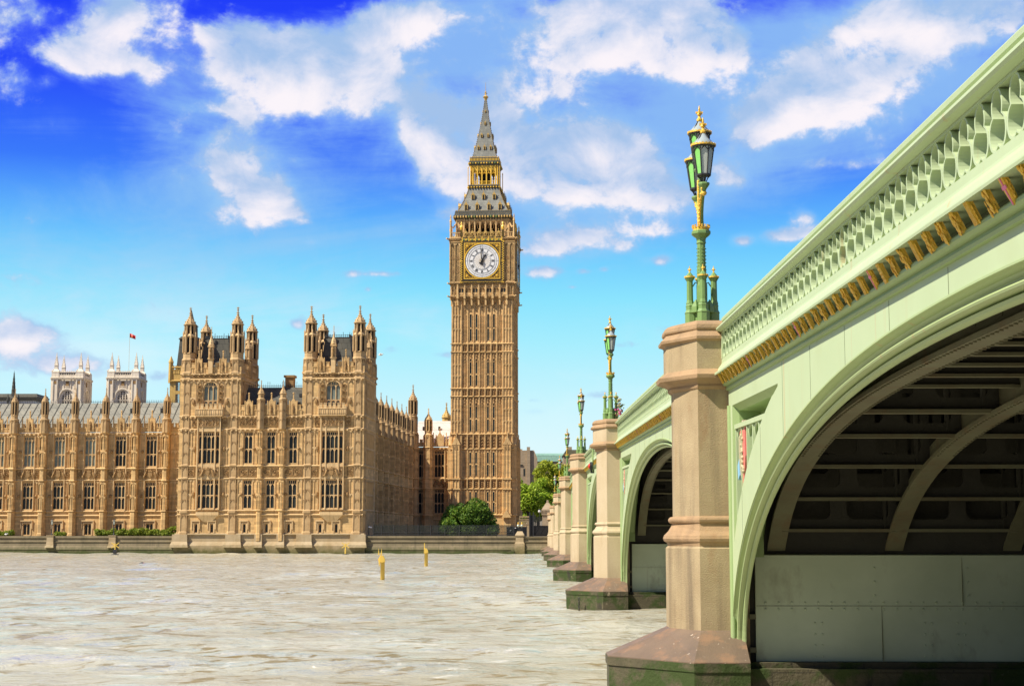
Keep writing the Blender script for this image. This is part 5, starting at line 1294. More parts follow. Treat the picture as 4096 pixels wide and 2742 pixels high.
def stage(za, zb, slit, orn=True):
    h = hs((za + zb) / 2); y = -h + .20
    for k in range(8):
        x = -B0 + PW * k; dp.box(x - .085, x + .085, y - .17, y, za, zb); 
        if k < 7 and (k not in (1, 2, 4, 5) or not slit): dp.box(x + PW / 2 - .04, x + PW / 2 + .04, y - .12, y, za, zb)
    for k in range(7):
        x = -B0 + PW * (k + .5)
        if k in (1, 2, 4, 5):
            for a, b in slit:
                gl.box(x - .19, x + .19, y - .02, y + .3, a, b)
                dp.box(x - .28, x - .19, y - .10, y, a, b); dp.box(x + .19, x + .28, y - .10, y, a, b); dp.prism([(x - .26, b), (x + .26, b), (x, b + .35)], y - .12, y, 'y')
        elif slit:
            a, b = slit[0][0], slit[-1][1]; m = (a + b) / 2 - .9
            for (u, w) in ((-.2, .0), (.2, 0)):
                for zz in (m, m + .35): dk.box(x + u - .1, x + u + .1, y - .02, y + .01, zz - .12, zz + .12)
            dp.box(x - .24, x - .19, y - .1, y, a, b); dp.box(x + .19, x + .24, y - .1, y, a, b)
        if orn:
            for q in range(3):
                dk.ball((x, y - .08, zb - .55 - .62 * q), .24 - .03 * q, 5, 3, (1, .6, 1.1), sm=False)
            dk.prism([(x - PW * .4, zb - .1), (x + PW * .4, zb - .1), (x + PW * .2, zb - .6), (x - PW * .2, zb - .6)], y - .015, y - .005, 'y')
stage(40.7, 49.0, ((41.2, 43.5), (43.75, 46.4)))
stage(31.85, 38.7, ((32.2, 34.3), (34.55, 37.4)))
stage(22.85, 29.9, ((23.2, 25.5), (25.75, 28.6)))
stage(14.05, 19.5, ((14.4, 16.6), (16.9, 19.0)), False)
stage(7.0, 11.7, ((7.4, 9.2), (9.5, 11.3)), False)
def darkband(za, zb, col_):
    h = hs(za); y = -h + .20
    for k in range(7):
        x = -B0 + PW * (k + .5); col_.box(x - PW * .36, x + PW * .36, y - .03, y, za + .1, zb - .3)
        for t in (.25, .5, .75): col_.ball((x, y - .04, za + (zb - za - .3) * t), .16, 5, 3, sm=False)
    for k in range(8): dp.box(-B0 + PW * k - .09, -B0 + PW * k + .09, y - .3, y, za, zb)
darkband(38.95, 40.5, dk); darkband(30.15, 31.6, dk); darkband(19.8, 22.5, dk); darkband(12.0, 13.8, dk)
for s in (-1, 1):
    for za, zb in ((7.1, 11.8), (12.1, 13.6), (14.1, 19.5), (20., 22.4), (22.9, 29.9), (30.3, 31.4), (31.9, 38.7), (39.1, 40.3), (40.8, 49.0)):
        h = hs(za); xa, xb = sorted((s * (B0 + .12), s * (h - .12)))
        n = 3
        for k in range(n + 1):
            x = xa + (xb - xa) * k / n; dp.box(x - .075, x + .075, -h - .13, -h, za, zb)
        if zb - za > 3:
            for q in range(3 if zb - za > 5.5 else 2):
                zz = zb - (zb - za) * q / (3 if zb - za > 5.5 else 2)
                for k in range(n):
                    a, b = xa + (xb - xa) * k / n, xa + (xb - xa) * (k + 1) / n; m = (a + b) / 2
                    dp.prism([(a, zz), (m, zz - .08), (a, zz - .45)], -h - .10, -h, 'y'); dp.prism([(b, zz), (b, zz - .45), (m, zz - .08)], -h - .10, -h, 'y'); dp.box(a, b, -h - .12, -h, zz - .02, zz + .06)
    # buttress strips of the lower stages ending in gablets
    x = s * 5.05; dp.box(x - .72, x + .72, -6.6, -6.0, 2.9, 20.6); dp.prism([(x - .9, 20.5), (x + .9, 20.5), (x, 22.2)], -6.66, -6.0, 'y'); dp.box(x - .1, x + .1, -6.45, -6.25, 21.8, 23.1)
    for k in (-.6, 0, .6): dp.box(x + k - .06, x + k + .06, -6.7, -6.6, 7.1, 20.4)
    dk.prism([(x - .35, 19.6), (x + .35, 19.6), (x, 21.0)], -6.68, -6.65, 'y')
    for z in (6.88, 11.93, 13.89): dp.box(x - .85, x + .85, -6.8, -6.1, z - .2, z + .1)
x = 4.9; dp.prism([(x - .95, 6.3), (x + .95, 6.3), (x + .95, 5.9), (x, 7.9), (x - .95, 5.9)][:2] + [(x, 7.9)], -7.1, -6.6, 'y'); 
o = four(f).build('shaft', 'stone_tower', tower)
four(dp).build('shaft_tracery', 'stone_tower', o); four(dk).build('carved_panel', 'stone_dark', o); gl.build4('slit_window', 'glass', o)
# ---- corbelled arcade and clock stage
f = MB(); dp = MB(); dk = MB(); gl = Each([])
f.rings([[(-a, -a, z), (a, -a, z), (a, a, z), (-a, a, z)] for a, z in ((5.95, 48.6), (6.15, 49.3), (6.45, 49.9), (6.45, 50.1), (6.2, 50.3), (6.2, 52.0), (6.5, 52.3), (6.62, 52.6), (6.5, 52.9), (6.42, 53.0), (6.42, 60.9), (6.7, 61.2), (6.8, 61.6), (6.5, 61.85))])
yf = -6.2
for k in range(7):
    x = -4.2 + 1.4 * k
    (gl if k % 2 == 0 else dk).box(x - .40, x + .40, yf - .02, yf + .1, 50.45, 51.55)
    dp.prism([(x - .55, 51.3), (x - .28, 51.75), (x, 51.9), (x + .28, 51.75), (x + .55, 51.3), (x + .55, 52.15), (x - .55, 52.15)], yf - .12, yf, 'y')
    dp.box(x - .5, x + .5, yf - .1, yf, 50.3, 50.75); dp.box(x - .04, x + .04, yf - .06, yf, 50.5, 51.7)
    dk.prism([(x - .38, 51.5), (x + .38, 51.5), (x, 52.0)], yf - .13, yf - .115, 'y')
for k in range(8):
    x = -4.9 + 1.4 * k; dp.box(x - .13, x + .13, yf - .34, yf, 50.2, 52.4); dp.box(x - .2, x + .2, yf - .42, yf, 49.5, 50.3)
    dp.box(x - .16, x + .16, -6.4, -5.9, 48.2, 49.6)
for s in (-1, 1):
    xa, xb = sorted((s * 5.05, s * 6.15)); ribs(dp, xa, xb, 50.4, 52.1, yf, .55, w=.09, p=.12)
    xa, xb = sorted((s * 4.45, s * 6.4))
    ribs(dp, xa, xb, 53.2, 60.7, -6.42, .8, w=.10, p=.14)
    for zz in (55.0, 57.7):
        for q in range(2):
            cx = xa + (xb - xa) * (q + .5) / 2
            for a_ in range(4):
                dk.prism([(cx + .05 * cos(t) + .24 * cos(a_ * pi / 2) + .17 * cos(t), zz + .24 * sin(a_ * pi / 2) + .2 * sin(t)) for t in lin(0, 2 * pi * 5 / 6, 5)], -6.45, -6.40, 'y')
    # corner balustrade
    xa, xb = sorted((s * 4.3, s * 6.4)); dp.box(xa, xb, -6.45, -6.2, 61.85, 62.0); dp.box(xa, xb, -6.47, -6.18, 62.75, 62.9)
    for q in range(7): dp.box(xa + (xb - xa) * q / 6 - .06, xa + (xb - xa) * q / 6 + .06, -6.42, -6.22, 62.0, 62.75)
string(dp, -6.5, 6.5, 60.95, -6.45, .3, .2)
st = four(f).build('clock_stage', 'stone_tower', tower)
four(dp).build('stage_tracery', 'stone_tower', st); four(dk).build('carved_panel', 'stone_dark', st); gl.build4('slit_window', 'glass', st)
# gargoyles, corner posts with flying struts
q = MB()
for sx in (-1, 1):
    for sy in (-1, 1):
        q.lathe(sx * 6.35, sy * 6.35, [(.22, 61.5), (.22, 65.0), (.30, 65.1), (.1, 65.8), (.16, 66.0), (.03, 66.6)], 6)
        q.tube([(sx * 6.3, sy * 6.3, 64.2), (sx * 5.9, sy * 5.9, 63.9), (sx * 5.4, sy * 5.4, 64.9)], .14, 5, sm=False)
        q.tube([(sx * 6.5, sy * 6.5, 61.4), (sx * 7.1, sy * 7.1, 61.6)], .16, 5, sm=False); q.tube([(sx * 6.5, sy * 6.5, 52.5), (sx * 6.9, sy * 6.9, 52.6)], .14, 5, sm=False)
        q.tube([(sx * 6.2, sy * 6.2, 49.8), (sx * 6.9, sy * 6.9, 50.0)], .14, 5, sm=False)
q.build('corner_post', 'stone_tower', tower)
# ---- the dials: front one and the three others share the mesh
CZ = 57.03
def dial_parts():
    yb = -6.62
    fr = MB(); fr.box(-3.92, 3.92, yb, -6.40, CZ - 3.92, CZ + 3.92)
    gd = MB(); y = yb - .04
    for a, b, c, d in ((-3.66, 3.66, 3.48, 3.66), (-3.66, 3.66, -3.66, -3.48)): gd.box(a, b, y, yb, CZ + c, CZ + d)
    for a, b in ((-3.66, -3.48), (3.48, 3.66)): gd.box(a, b, y, yb, CZ - 3.48, CZ + 3.48)
    def ring(mb, r0, r1, y0, y1, n=72):
        for k in range(n):
            a, b = 2 * pi * k / n, 2 * pi * (k + 1) / n
            P = lambda r, t, yy: (r * sin(t), yy, CZ + r * cos(t))
            mb.quad(P(r0, a, y0), P(r0, b, y0), P(r1, b, y0), P(r1, a, y0)); mb.quad(P(r1, a, y0), P(r1, b, y0), P(r1, b, y1), P(r1, a, y1)); mb.quad(P(r0, b, y0), P(r0, a, y0), P(r0, a, y1), P(r0, b, y1))
    ring(gd, 3.40, 3.62, y - .05, yb)
    for sx in (-1, 1):
        for sz in (-1, 1):
            cx, cz = sx * 2.98, CZ + sz * 2.98
            for k in range(18): 
                t = 2 * pi * k / 18; gd.ball((cx + .34 * cos(t), y, cz + .34 * sin(t)), .055, 4, 3, sm=False)
            gd.ball((cx, y, cz), .22, 6, 4, (1, .6, 1), sm=False)
            for u, v, r in ((-.55, .28, .16), (.28, -.55, .16), (-1.05, .36, .14), (.36, -1.05, .14), (-1.5, .44, .09), (.44, -1.5, .09)):
                for k in range(10):
                    t = 2 * pi * k / 10; gd.ball((cx + sx * (u + r * cos(t)), y, cz + sz * (v + r * sin(t))), .05, 4, 3, sm=False)
            for u in (-.4, 0, .4): gd.tube([(cx + sx * (u - .1), y, cz + sz * (.44 - abs(u) * .2)), (cx + sx * .44, y, cz + sz * (u - .1))], .03, 4, sm=False)
    fc = MB(); n = 72; fc.add([(3.42 * sin(2 * pi * k / n), yb - .03, CZ + 3.42 * cos(2 * pi * k / n)) for k in range(n)], [tuple(range(n))])
    bk = MB(); yk = yb - .06
    ring(bk, 3.30, 3.42, yk, yb); ring(bk, 2.94, 2.975, yk, yb); ring(bk, 2.50, 2.54, yk, yb); ring(bk, 1.81, 1.835, yk, yb); ring(bk, 1.66, 1.685, yk, yb)
    def rod(r0, r1, t, w, yy=yk, wt=None):
        wt = w if wt is None else wt; dx, dz = sin(t), cos(t); px, pz = cos(t), -sin(t)
        bk.add([(dx * r0 + px * w, yy, CZ + dz * r0 + pz * w), (dx * r0 - px * w, yy, CZ + dz * r0 - pz * w), (dx * r1 - px * wt, yy, CZ + dz * r1 - pz * wt), (dx * r1 + px * wt, yy, CZ + dz * r1 + pz * wt)], [(0, 1, 2, 3)])
    for k in range(60): rod(2.54, 2.94, 2 * pi * k / 60, .012)
    for k in range(12): rod(1.84, 3.35, 2 * pi * k / 12, .018, yk - .002)
    NUM = {1: 'I', 2: 'II', 3: 'III', 4: 'IV', 5: 'V', 6: 'VI', 7: 'VII', 8: 'VIII', 9: 'IX', 10: 'X', 11: 'XI', 12: 'XII'}
    for hnum, txt in NUM.items():
        t = 2 * pi * hnum / 12; wd = {'I': .15, 'V': .27, 'X': .27}; tot = sum(wd[c] for c in txt); u = -tot / 2
        def stroke(u0, r0, u1, r1, w):
            dx, dz = sin(t), cos(t); px, pz = cos(t), -sin(t)
            def Q(u_, r_): return (dx * r_ + px * u_, yk - .004, CZ + dz * r_ + pz * u_)
            bk.add([Q(u0 - w, r0), Q(u0 + w, r0), Q(u1 + w, r1), Q(u1 - w, r1)], [(0, 1, 2, 3)])
        for c in txt:
            w_ = wd[c]; m = u + w_ / 2
            if c == 'I': stroke(m, 1.92, m, 2.42, .042)
            elif c == 'V': stroke(m, 1.92, m - .1, 2.42, .045); stroke(m, 1.92, m + .1, 2.42, .022)
            else: stroke(m + .1, 1.92, m - .1, 2.42, .045); stroke(m - .1, 1.92, m + .1, 2.42, .022)
            u += w_
    rt = MB(); yy = yb - .045
    for k in range(24):
        t = 2 * pi * k / 24
        for s in (-1, 1):
            pts = [(r * sin(t + s * .16 * r), yy, CZ + r * cos(t + s * .16 * r)) for r in lin(.1, 1.66, 6)]
            for a, b in zip(pts[:-1], pts[1:]):
                d = Vector(b) - Vector(a); p = Vector((d.z, 0, -d.x)).normalized() * .011
                rt.add([Vector(a) + p, Vector(a) - p, Vector(b) - p, Vector(b) + p], [(0, 1, 2, 3)])
    hd = MB()
    def hand(t, prof, yy):
        dx, dz = sin(t), cos(t); px, pz = cos(t), -sin(t)
        L_ = [(dx * r + px * w, yy, CZ + dz * r + pz * w) for r, w in prof] + [(dx * r - px * w, yy, CZ + dz * r - pz * w) for r, w in reversed(prof)]
        B_ = [(a, yy + .06, c) for a, b, c in L_]; n = len(L_)
        hd.add(L_ + B_, [tuple(range(n))] + [(k, (k + 1) % n, n + (k + 1) % n, n + k) for k in range(n)])
    hand(radians(29.5), [(-.75, .02), (-.72, .30), (-.55, .34), (-.42, .14), (0, .16), (.3, .13), (.8, .10), (1.0, .12), (1.05, .28), (1.22, .24), (1.4, .09), (1.72, .01)], yb - .16)
    hand(radians(-6.0), [(-.9, .14), (-.6, .12), (-.2, .12), (0, .14), (1.0, .085), (2.2, .055), (3.25, .02)], yb - .26)
    hd.ball((0, yb - .2, CZ), .24, 8, 5)
    PL_ = []
    for s in (-1, 1):
        pl = MB(); pg = MB(); PL_ += [pl, pg]
        xa = s * 4.15
        pl.box(xa - .20, xa + .20, -6.72, -6.4, 52.7, 61.8)
        nz = 34
        for k in range(nz):
            for c in range(2):
                if (k + c) % 2 == 0: z = 53.0 + 7.9 * k / nz; pg.box(xa - .21 + .21 * c, xa + .21 * c, -6.74, -6.7, z, z + 7.9 / nz)
        for z in (52.75, 57.0, 61.0): pg.box(xa - .26, xa + .26, -6.78, -6.4, z - .1, z + .1)
        pg.lathe(xa, -6.55, [(.2, 61.85), (.2, 63.3), (.3, 63.5), (.34, 63.9), (.2, 64.2), (.12, 64.4), (.2, 64.6), (.03, 65.0)], 6)
        for k in range(6): pl.box(xa - .23, xa + .23, -6.79, -6.5, 61.95 + k * .24, 62.05 + k * .24)
    return [fr, gd, fc, bk, rt, hd] + PL_
parts_ = dial_parts(); names_ = [('dial_frame', 'black'), ('gilded_frame', 'gold'), ('clock_face', 'dial'), ('numerals', 'black'), ('rosette', 'gold_stone'), ('clock_hands', 'black'), ('chequered_pilaster', 'black'), ('chequered_gilding', 'gold'), ('chequered_pilaster', 'black'), ('chequered_gilding', 'gold')]
first = []
for k in range(4):
    for n_, (mb_, (nm, mm)) in enumerate(zip(parts_, names_)):
        if k == 0:
            o = mb_.build(nm, mm, tower if n_ == 0 else first[0]); first.append(o)
        else:
            o = first[n_].copy(); COL.objects.link(o)
            if n_ == 0: o.parent = tower; o.rotation_euler.z = k * pi / 2; fr0 = o
            else: o.parent = fr0
# latin inscription under each dial (gilt letters on black)
cu = bpy.data.curves.new('inscription', 'FONT'); cu.body = 'DOMINE SALVAM FAC REGINAM NOSTRAM VICTORIAM PRIMAM'; cu.size = .46; cu.align_x = 'CENTER'; cu.extrude = .02
tmp = bpy.data.objects.new('inscription', cu); COL.objects.link(tmp); bpy.context.view_layer.update()
me = bpy.data.meshes.new_from_object(tmp.evaluated_get(bpy.context.evaluated_depsgraph_get())); bpy.data.objects.remove(tmp)
me.materials.clear(); me.materials.append(M['gold'])
xs_ = [v.co.x for v in me.vertices]; wdt_ = (max(xs_) - min(xs_)) or 1
ib = MB(); ib.box(-3.93, 3.93, -6.70, -6.4, 52.62, 53.08)
for k in range(4):
    b_ = ib.build('inscription_band', 'black', tower) if k == 0 else b0_.copy()
    if k == 0: b0_ = b_; b0_m = b_
    else: COL.objects.link(b_); b_.parent = tower
    b_.rotation_euler.z = k * pi / 2
    o = bpy.data.objects.new('inscription', me); COL.objects.link(o); o.parent = b_; o.location = (0, -6.715, 52.70); o.rotation_euler = (pi / 2, 0, 0); o.scale = (7.7 / wdt_, .8, 1)
# enamel band, gilded balustrade
f = MB(); g = MB(); e = MB()
f.box(-3.95, 3.95, -6.74, -6.4, 61.0, 61.8); string(f, -3.95, 3.95, 61.8, -6.7, .1, .08)
for k in range(7): g.box(-3.95 + 1.3167 * k - .09, -3.95 + 1.3167 * k + .09, -6.80, -6.7, 61.0, 61.85)
for k in range(6):
    for c in range(3): (g if (c + k) % 2 else e).prism([(-3.86 + 1.3167 * k + .38 * c, 61.15), (-3.5 + 1.3167 * k + .38 * c, 61.15), (-3.4 + 1.3167 * k + .38 * c, 61.45), (-3.76 + 1.3167 * k + .38 * c, 61.45)], -6.77, -6.74, 'y')
g.box(-3.95, 3.95, -6.79, -6.70, 61.5, 61.58)
bb = MB()
bb.box(-3.95, 3.95, -6.75, -6.5, 61.85, 62.0); bb.box(-3.95, 3.95, -6.75, -6.5, 62.66, 62.80)
for k in range(25): x = -3.9 + 7.8 * k / 24; bb.box(x - .05, x + .05, -6.7, -6.55, 62.0, 62.7)
for k in range(6):
    x = -3.95 + 1.3167 * (k + .5); bb.rings([[(x + r * cos(t), yy, 62.4 + r * sin(t)) for t in (0, pi / 2, pi, 3 * pi / 2)] for r, yy in ((.42, -6.5), (.42, -6.82), (.28, -6.84), (.24, -6.7))], cap0=False)
    bb.prism([(x - .42, 62.75), (x + .42, 62.75), (x, 63.25)], -6.76, -6.6, 'y'); bb.ball((x, -6.7, 63.4), .12, 5, 3)
four(f).build('cornice_band', 'black', tower); ob = four(bb).build('balustrade', 'gold_stone', tower); four(g).build('gilding', 'gold', ob); four(e).build('enamel', 'enamel', ob)
# ---- belfry
f = MB(); h = 5.35; y = -h; dk = MB(); dk.lathe(0, 0, [(6.0, 61.9), (6.0, 65.4)], 4)
ops = [(-3.75 + 1.0714 * k + .17, -3.75 + 1.0714 * (k + 1) - .17, 62.2, 65.25) for k in range(7)]
wall_open(f, -h, h, 61.8, 66.0, y, ops, .5)
for a, b, c, d in ops:
    m = (a + b) / 2
    for s, xe in ((-1, a), (1, b)): f.prism([(xe, d), (m, d), (m, d - .08), (xe - s * .2, d - .38), (xe, d - .85)], y + .05, y + .35, 'y')
    f.box(m - .04, m + .04, y + .15, y + .35, 63.9, d); f.prism([(a - .1, d + .05), (b + .1, d + .05), (m, d + .55)], y - .1, y, 'y')
for k in range(8): f.box(-3.75 + 1.0714 * k - .10, -3.75 + 1.0714 * k + .10, y - .26, y + .1, 62, 65.9)
for s in (-1, 1):
    xa, xb = sorted((s * 3.85, s * 5.3)); ribs(f, xa, xb, 62.2, 65.7, y, .7, mid=True)
bf = four(f).build('belfry', 'stone_tower', tower); dk.build('belfry_interior', 'dark', bf)
# ---- cornice, lower roof
f = MB(); f.rings([[(-a, -a, z), (a, -a, z), (a, a, z), (-a, a, z)] for a, z in ((5.4, 65.7), (5.6, 65.9), (5.85, 66.3), (5.85, 66.5), (5.7, 66.6), (5.55, 67.4), (5.3, 67.5))])
rfm = MB(); prof = [(5.35, 66.7), (5.05, 67.55), (4.5, 68.6), (3.95, 69.9), (3.45, 71.2), (3.08, 72.5)]
rfm.rings([[(-a, -a, z), (a, -a, z), (a, a, z), (-a, a, z)] for a, z in prof])
f.build('cornice', 'slate', tower); lr_ = rfm.build('lower_roof', 'tile_roof', tower)
g = MB(); e = MB(); d = Each([])
for k in range(21):
    x = -5.5 + 11 * k / 20; (e if k in (5, 7, 13, 15) else g).ball((x, -5.86, 66.15), .22, 5, 3, (1, .7, 1.3), sm=False)
for k in range(26): x = -5.3 + 10.6 * k / 25; g.box(x - .07, x + .07, -5.5, -5.4, 67.05, 67.6); 
for k in range(34): x = -5.5 + 11 * k / 33; g.ball((x, -5.62, 66.85), .075, 4, 3, sm=False)
def rz(z):
    for (a0, z0), (a1, z1) in zip(prof[:-1], prof[1:]):
        if z0 <= z <= z1: return a0 + (a1 - a0) * (z - z0) / (z1 - z0)
    return prof[-1][0]
def dormer(x, z, s, R=rz):
    y = -R(z); y1 = -R(z + 1.2 * s) - .0
    d.box(x - .20 * s, x + .20 * s, y - .30 * s, y, z, z + .95 * s)
    for q in (-1, 1): g.box(x + q * .30 * s - .08 * s, x + q * .30 * s + .08 * s, y - .34 * s, y + .5 * s, z - .1 * s, z + 1.0 * s)
    g.prism([(x - .5 * s, z + .95 * s), (x + .5 * s, z + .95 * s), (x, z + 1.75 * s)], y - .36 * s, y + .3 * s, 'y'); g.box(x - .05 * s, x + .05 * s, y - .3 * s, y - .2 * s, z + 1.6 * s, z + 2.2 * s)
for x in (-3.9 + .3, -1.25, 1.25, 3.6): dormer(x * .95, 67.9, .85)
for x in (-2.15, 0, 2.15): dormer(x, 70.2, .8)
for s in (-1, 1):
    for k in range(16):
        z = 67.6 + 4.8 * k / 15; a = rz(z); g.ball((s * a, -a, z + .1), .13, 4, 3, sm=False)
four(g).build('gilded_crockets', 'gold_stone', lr_); four(e).build('enamel_boss', 'enamel', lr_); d.build4('dormer_opening', 'dark', lr_)
# ---- lantern of gilded arches
f = MB(); f.rings([[(-a, -a, z), (a, -a, z), (a, a, z), (-a, a, z)] for a, z in ((3.05, 72.4), (3.2, 72.7), (3.3, 73.1), (3.0, 73.3))]); f.build('lantern_base', 'slate', tower)
g = MB(); h = 2.78
for k in range(12): g.ball((-3.1 + 6.2 * k / 11, -3.3, 72.75), .17, 5, 3, sm=False)
for k in range(6):
    x = -2.3 + .92 * k; g.box(x - .12, x + .12, -h - .1, -h + .18, 73.2, 77.4)
for k in range(5):
    m = -1.84 + .92 * k
    g.box(m - .04, m + .04, -h, -h + .12, 75.8, 77.2); 
    for s in (-1, 1): g.prism([(m + s * .40, 77.3), (m, 77.3), (m, 76.6), (m + s * .2, 76.3), (m + s * .40, 75.7)], -h, -h + .14, 'y'); g.tube([(m + s * .38, -h, 75.9), (m + s * .18, -h, 75.6), (m, -h, 75.9)], .06, 4, sm=False)
    g.box(m - .42, m + .42, -h - .02, -h + .1, 73.2, 73.45); g.box(m - .42, m + .42, -h - .02, -h + .06, 74.0, 74.1)
    for q in range(4): g.box(m - .33 + .22 * q - .025, m - .33 + .22 * q + .025, -h, -h + .06, 73.4, 74.05)
for s in (-1, 1): g.lathe(s * 2.72, -h + .08, [(.16, 73.2), (.16, 77.4)], 6); g.lathe(s * 3.25, -3.2, [(.06, 73.0), (.05, 76.6), (.1, 76.7), (.01, 77.1)], 5)
lg = four(g).build('lantern', 'gold', tower)
q = MB(); q.lathe(0, 0, [(1.05, 73.2), (1.05, 77.4)], 8); q.lathe(0, 0, [(3.6, 77.15), (3.6, 77.3)], 4); q.build('lantern_core', 'dark', lg)
f = MB(); f.rings([[(-a, -a, z), (a, -a, z), (a, a, z), (-a, a, z)] for a, z in ((2.85, 77.3), (3.0, 77.5), (3.12, 77.9), (3.12, 78.1), (2.95, 78.2), (2.85, 78.9), (2.5, 79.1))]); uc = f.build('upper_cornice', 'slate', tower)
g = MB(); e = MB()
for k in range(11): (e if k in (1, 3, 7, 9) else g).ball((-2.8 + 5.6 * k / 10, -3.14, 77.75), .19, 5, 3, sm=False)
for k in range(20): x = -2.85 + 5.7 * k / 19; g.box(x - .07, x + .07, -2.98, -2.86, 78.25, 78.75); g.ball((x, -2.9, 79.05), .1, 4, 3, sm=False)
four(g).build('gilding', 'gold', uc); four(e).build('enamel_boss', 'enamel', uc)
# ---- spire
SPR = [(2.5, 79.0), (2.2, 80.1), (1.85, 81.6), (1.42, 83.6), (.92, 86.3), (.52, 89.0), (.2, 91.6)]
f = MB(); f.rings([[(-a, -a, z), (a, -a, z), (a, a, z), (-a, a, z)] for a, z in SPR]); spo = f.build('spire', 'tile_roof', tower)
def rs(z):
    for (a0, z0), (a1, z1) in zip(SPR[:-1], SPR[1:]):
        if z0 <= z <= z1: return a0 + (a1 - a0) * (z - z0) / (z1 - z0)
    return .1
g = MB(); d = Each([])
for x in (-1.25, 0, 1.25): dormer(x, 80.8, .55, rs)
for x in (-.65, .65): dormer(x, 83.5, .5, rs)
dormer(0, 86.2, .45, rs); dormer(0, 88.9, .32, rs)
for s in (-1, 1):
    for k in range(30):
        z = 79.2 + 12.2 * k / 29; a = rs(z); g.ball((s * a, -a, z), .10, 4, 3, sm=False)
for k in range(3):
    pass
four(g).build('gilded_crockets', 'gold_stone', spo); d.build4('dormer_opening', 'dark', spo)
g = MB(); g.lathe(0, 0, [(.2, 91.5), (.42, 92.1), (.6, 92.3), (.42, 92.5), (.16, 92.7), (.12, 93.2), (.2, 93.35), (.05, 93.6), (.03, 95.4)], 8); g.box(-.35, .35, -.04, .04, 93.0, 93.12); g.build('finial', 'gold_stone', spo)

# ================================================================== ABBEY TOWERS far behind
abx, aby = -183, 545
abbey = thing('abbey_church', 'pair of pale stone abbey towers with pinnacles behind the palace roof', 'church', (0, 0, 0))
def abbey_tower(cx, cy, rot):
    f = MB(); hw = 5.4; dk = MB(); cv = MB()
    def face(F, D, C):
        wall_open(F, -hw, hw, 20, 49, -hw, [(-1.9, 1.9, 36.5, 43.6)], .8)
        for s in (-1, 1):
            F.box(s * 4.35 - 1.15, s * 4.35 + 1.15, -hw - .55, -hw, 20, 48.2)
            for q in (-.75, .75): F.box(s * 4.35 + q - .16, s * 4.35 + q + .16, -hw - .75, -hw, 40, 48.2)
            C.box(s * 4.35 - .5, s * 4.35 + .5, -hw - .62, -hw - .5, 46.3, 47.4)
            F.prism([(s * 1.95, 43.7), (s * 1.95, 41.0), (s * 1.5, 42.2), (s * .7, 43.3), (0, 43.7)], -hw + .1, -hw + .8, 'y')
        for z, p in ((40.4, .55), (48.3, .7), (48.8, .5)):
            if z > 45: string(F, -hw - .6, hw + .6, z, -hw - .45, .5, .45)
        F.tube([(2.9 * cos(t), -hw - .1, 40.6 + 3.9 * sin(t)**.85) for t in lin(0.02, pi - .02, 14)], .38, 5, sm=False)
        for x in (-.95, 0, .95): F.box(x - .14, x + .14, -hw + .2, -hw + .6, 36.5, 43.4)
        F.box(-1.9, 1.9, -hw + .2, -hw + .6, 39.6, 40.0)
        for k in range(9): F.box(-1.8, 1.8, -hw + .45, -hw + .65, 36.8 + .72 * k, 37.1 + .72 * k)
        D.box(-1.9, 1.9, -hw + .7, -hw + .78, 36.5, 43.6)
        for x in (-2.6, -1.3, 1.3, 2.6): F.box(x - .12, x + .12, -hw - .2, -hw, 44.6, 48.0)
        C.box(-.55, .55, -hw - .25, -hw, 45.4, 47.3); F.prism([(-.8, 45.2), (.8, 45.2), (.8, 45.5), (-.8, 45.5)], -hw - .3, -hw, 'y')
        for k in range(9): D.box(-2.9 + .65 * k + .12, -2.9 + .65 * k + .5, -hw - .32, -hw - .28, 50.3, 51.2)
        F.box(-hw - .3, hw + .3, -hw - .3, -hw + .3, 49, 51.7); string(F, -hw - .3, hw + .3, 51.8, -hw - .3, .2, .2)
        for k in range(7): F.prism([(-2.8 + .8 * k, 51.8), (-2.2 + .8 * k, 51.8), (-2.5 + .8 * k, 52.6)], -hw - .2, -hw, 'y')
        string(F, -hw - .6, hw + .6, 36.2, -hw - .4, .4, .5)
    F, D, C = MB(), MB(), MB(); face(F, D, C)
    F4, D4, C4 = four(F), four(D), four(C)
    t = F4.build('tower', 'abbey', abbey, (cx, cy, 0), rot)
    for k, (sx, sy) in enumerate(((-1, -1), (1, -1), (1, 1), (-1, 1))):
        p = MB(); x, y = sx * 4.5, sy * 4.5
        p.rings([[(x - a, y - a, z), (x + a, y - a, z), (x + a, y + a, z), (x - a, y + a, z)] for a, z in ((1.35, 49), (1.3, 52.0), (1.25, 52.2), (.75, 53.2), (.62, 53.4), (.6, 55.2), (.75, 55.3), (.6, 55.5), (.35, 57.8), (.1, 60.6), (.05, 61.6))])
        for z, r in ((56.2, .58), (57.1, .46), (58.2, .34), (59.2, .24)):
            for u, v in ((1, 1), (1, -1), (-1, 1), (-1, -1)): p.ball((x + u * r, y + v * r, z), .14, 4, 3, sm=False)
        for u in (-1, 1): p.tube([(x + u * 1.4, y - 1.2, 52.1), (x + u * .9, y - .8, 53.0)], .25, 5, sm=False)
        p.build('pinnacle', 'abbey', t)
    D4.build('louvre_window', 'dark', t); C4.build('carving', 'stone_carved', t)
_zm = [(0, 0), (20, 30), (36.5, 49), (44.5, 56.2), (48.3, 60), (51.8, 62.4), (61.6, 69.8), (80, 84)]
def zmap(z):
    for (a, b), (c, d) in zip(_zm[:-1], _zm[1:]):
        if a <= z <= c: return b + (d - b) * (z - a) / (c - a)
    return z
for (cx, cy) in ((-170.4, 580.4), (-149.9, 580.4)): abbey_tower(cx, cy, 0)
def remap(o):
    for v in o.data.vertices: v.co.z = zmap(v.co.z)
    for c in o.children: remap(c)
for c in abbey.children: remap(c)
for o in [o for o in abbey.children]:
    for ch in o.children: ch.location = (0, 0, 0)
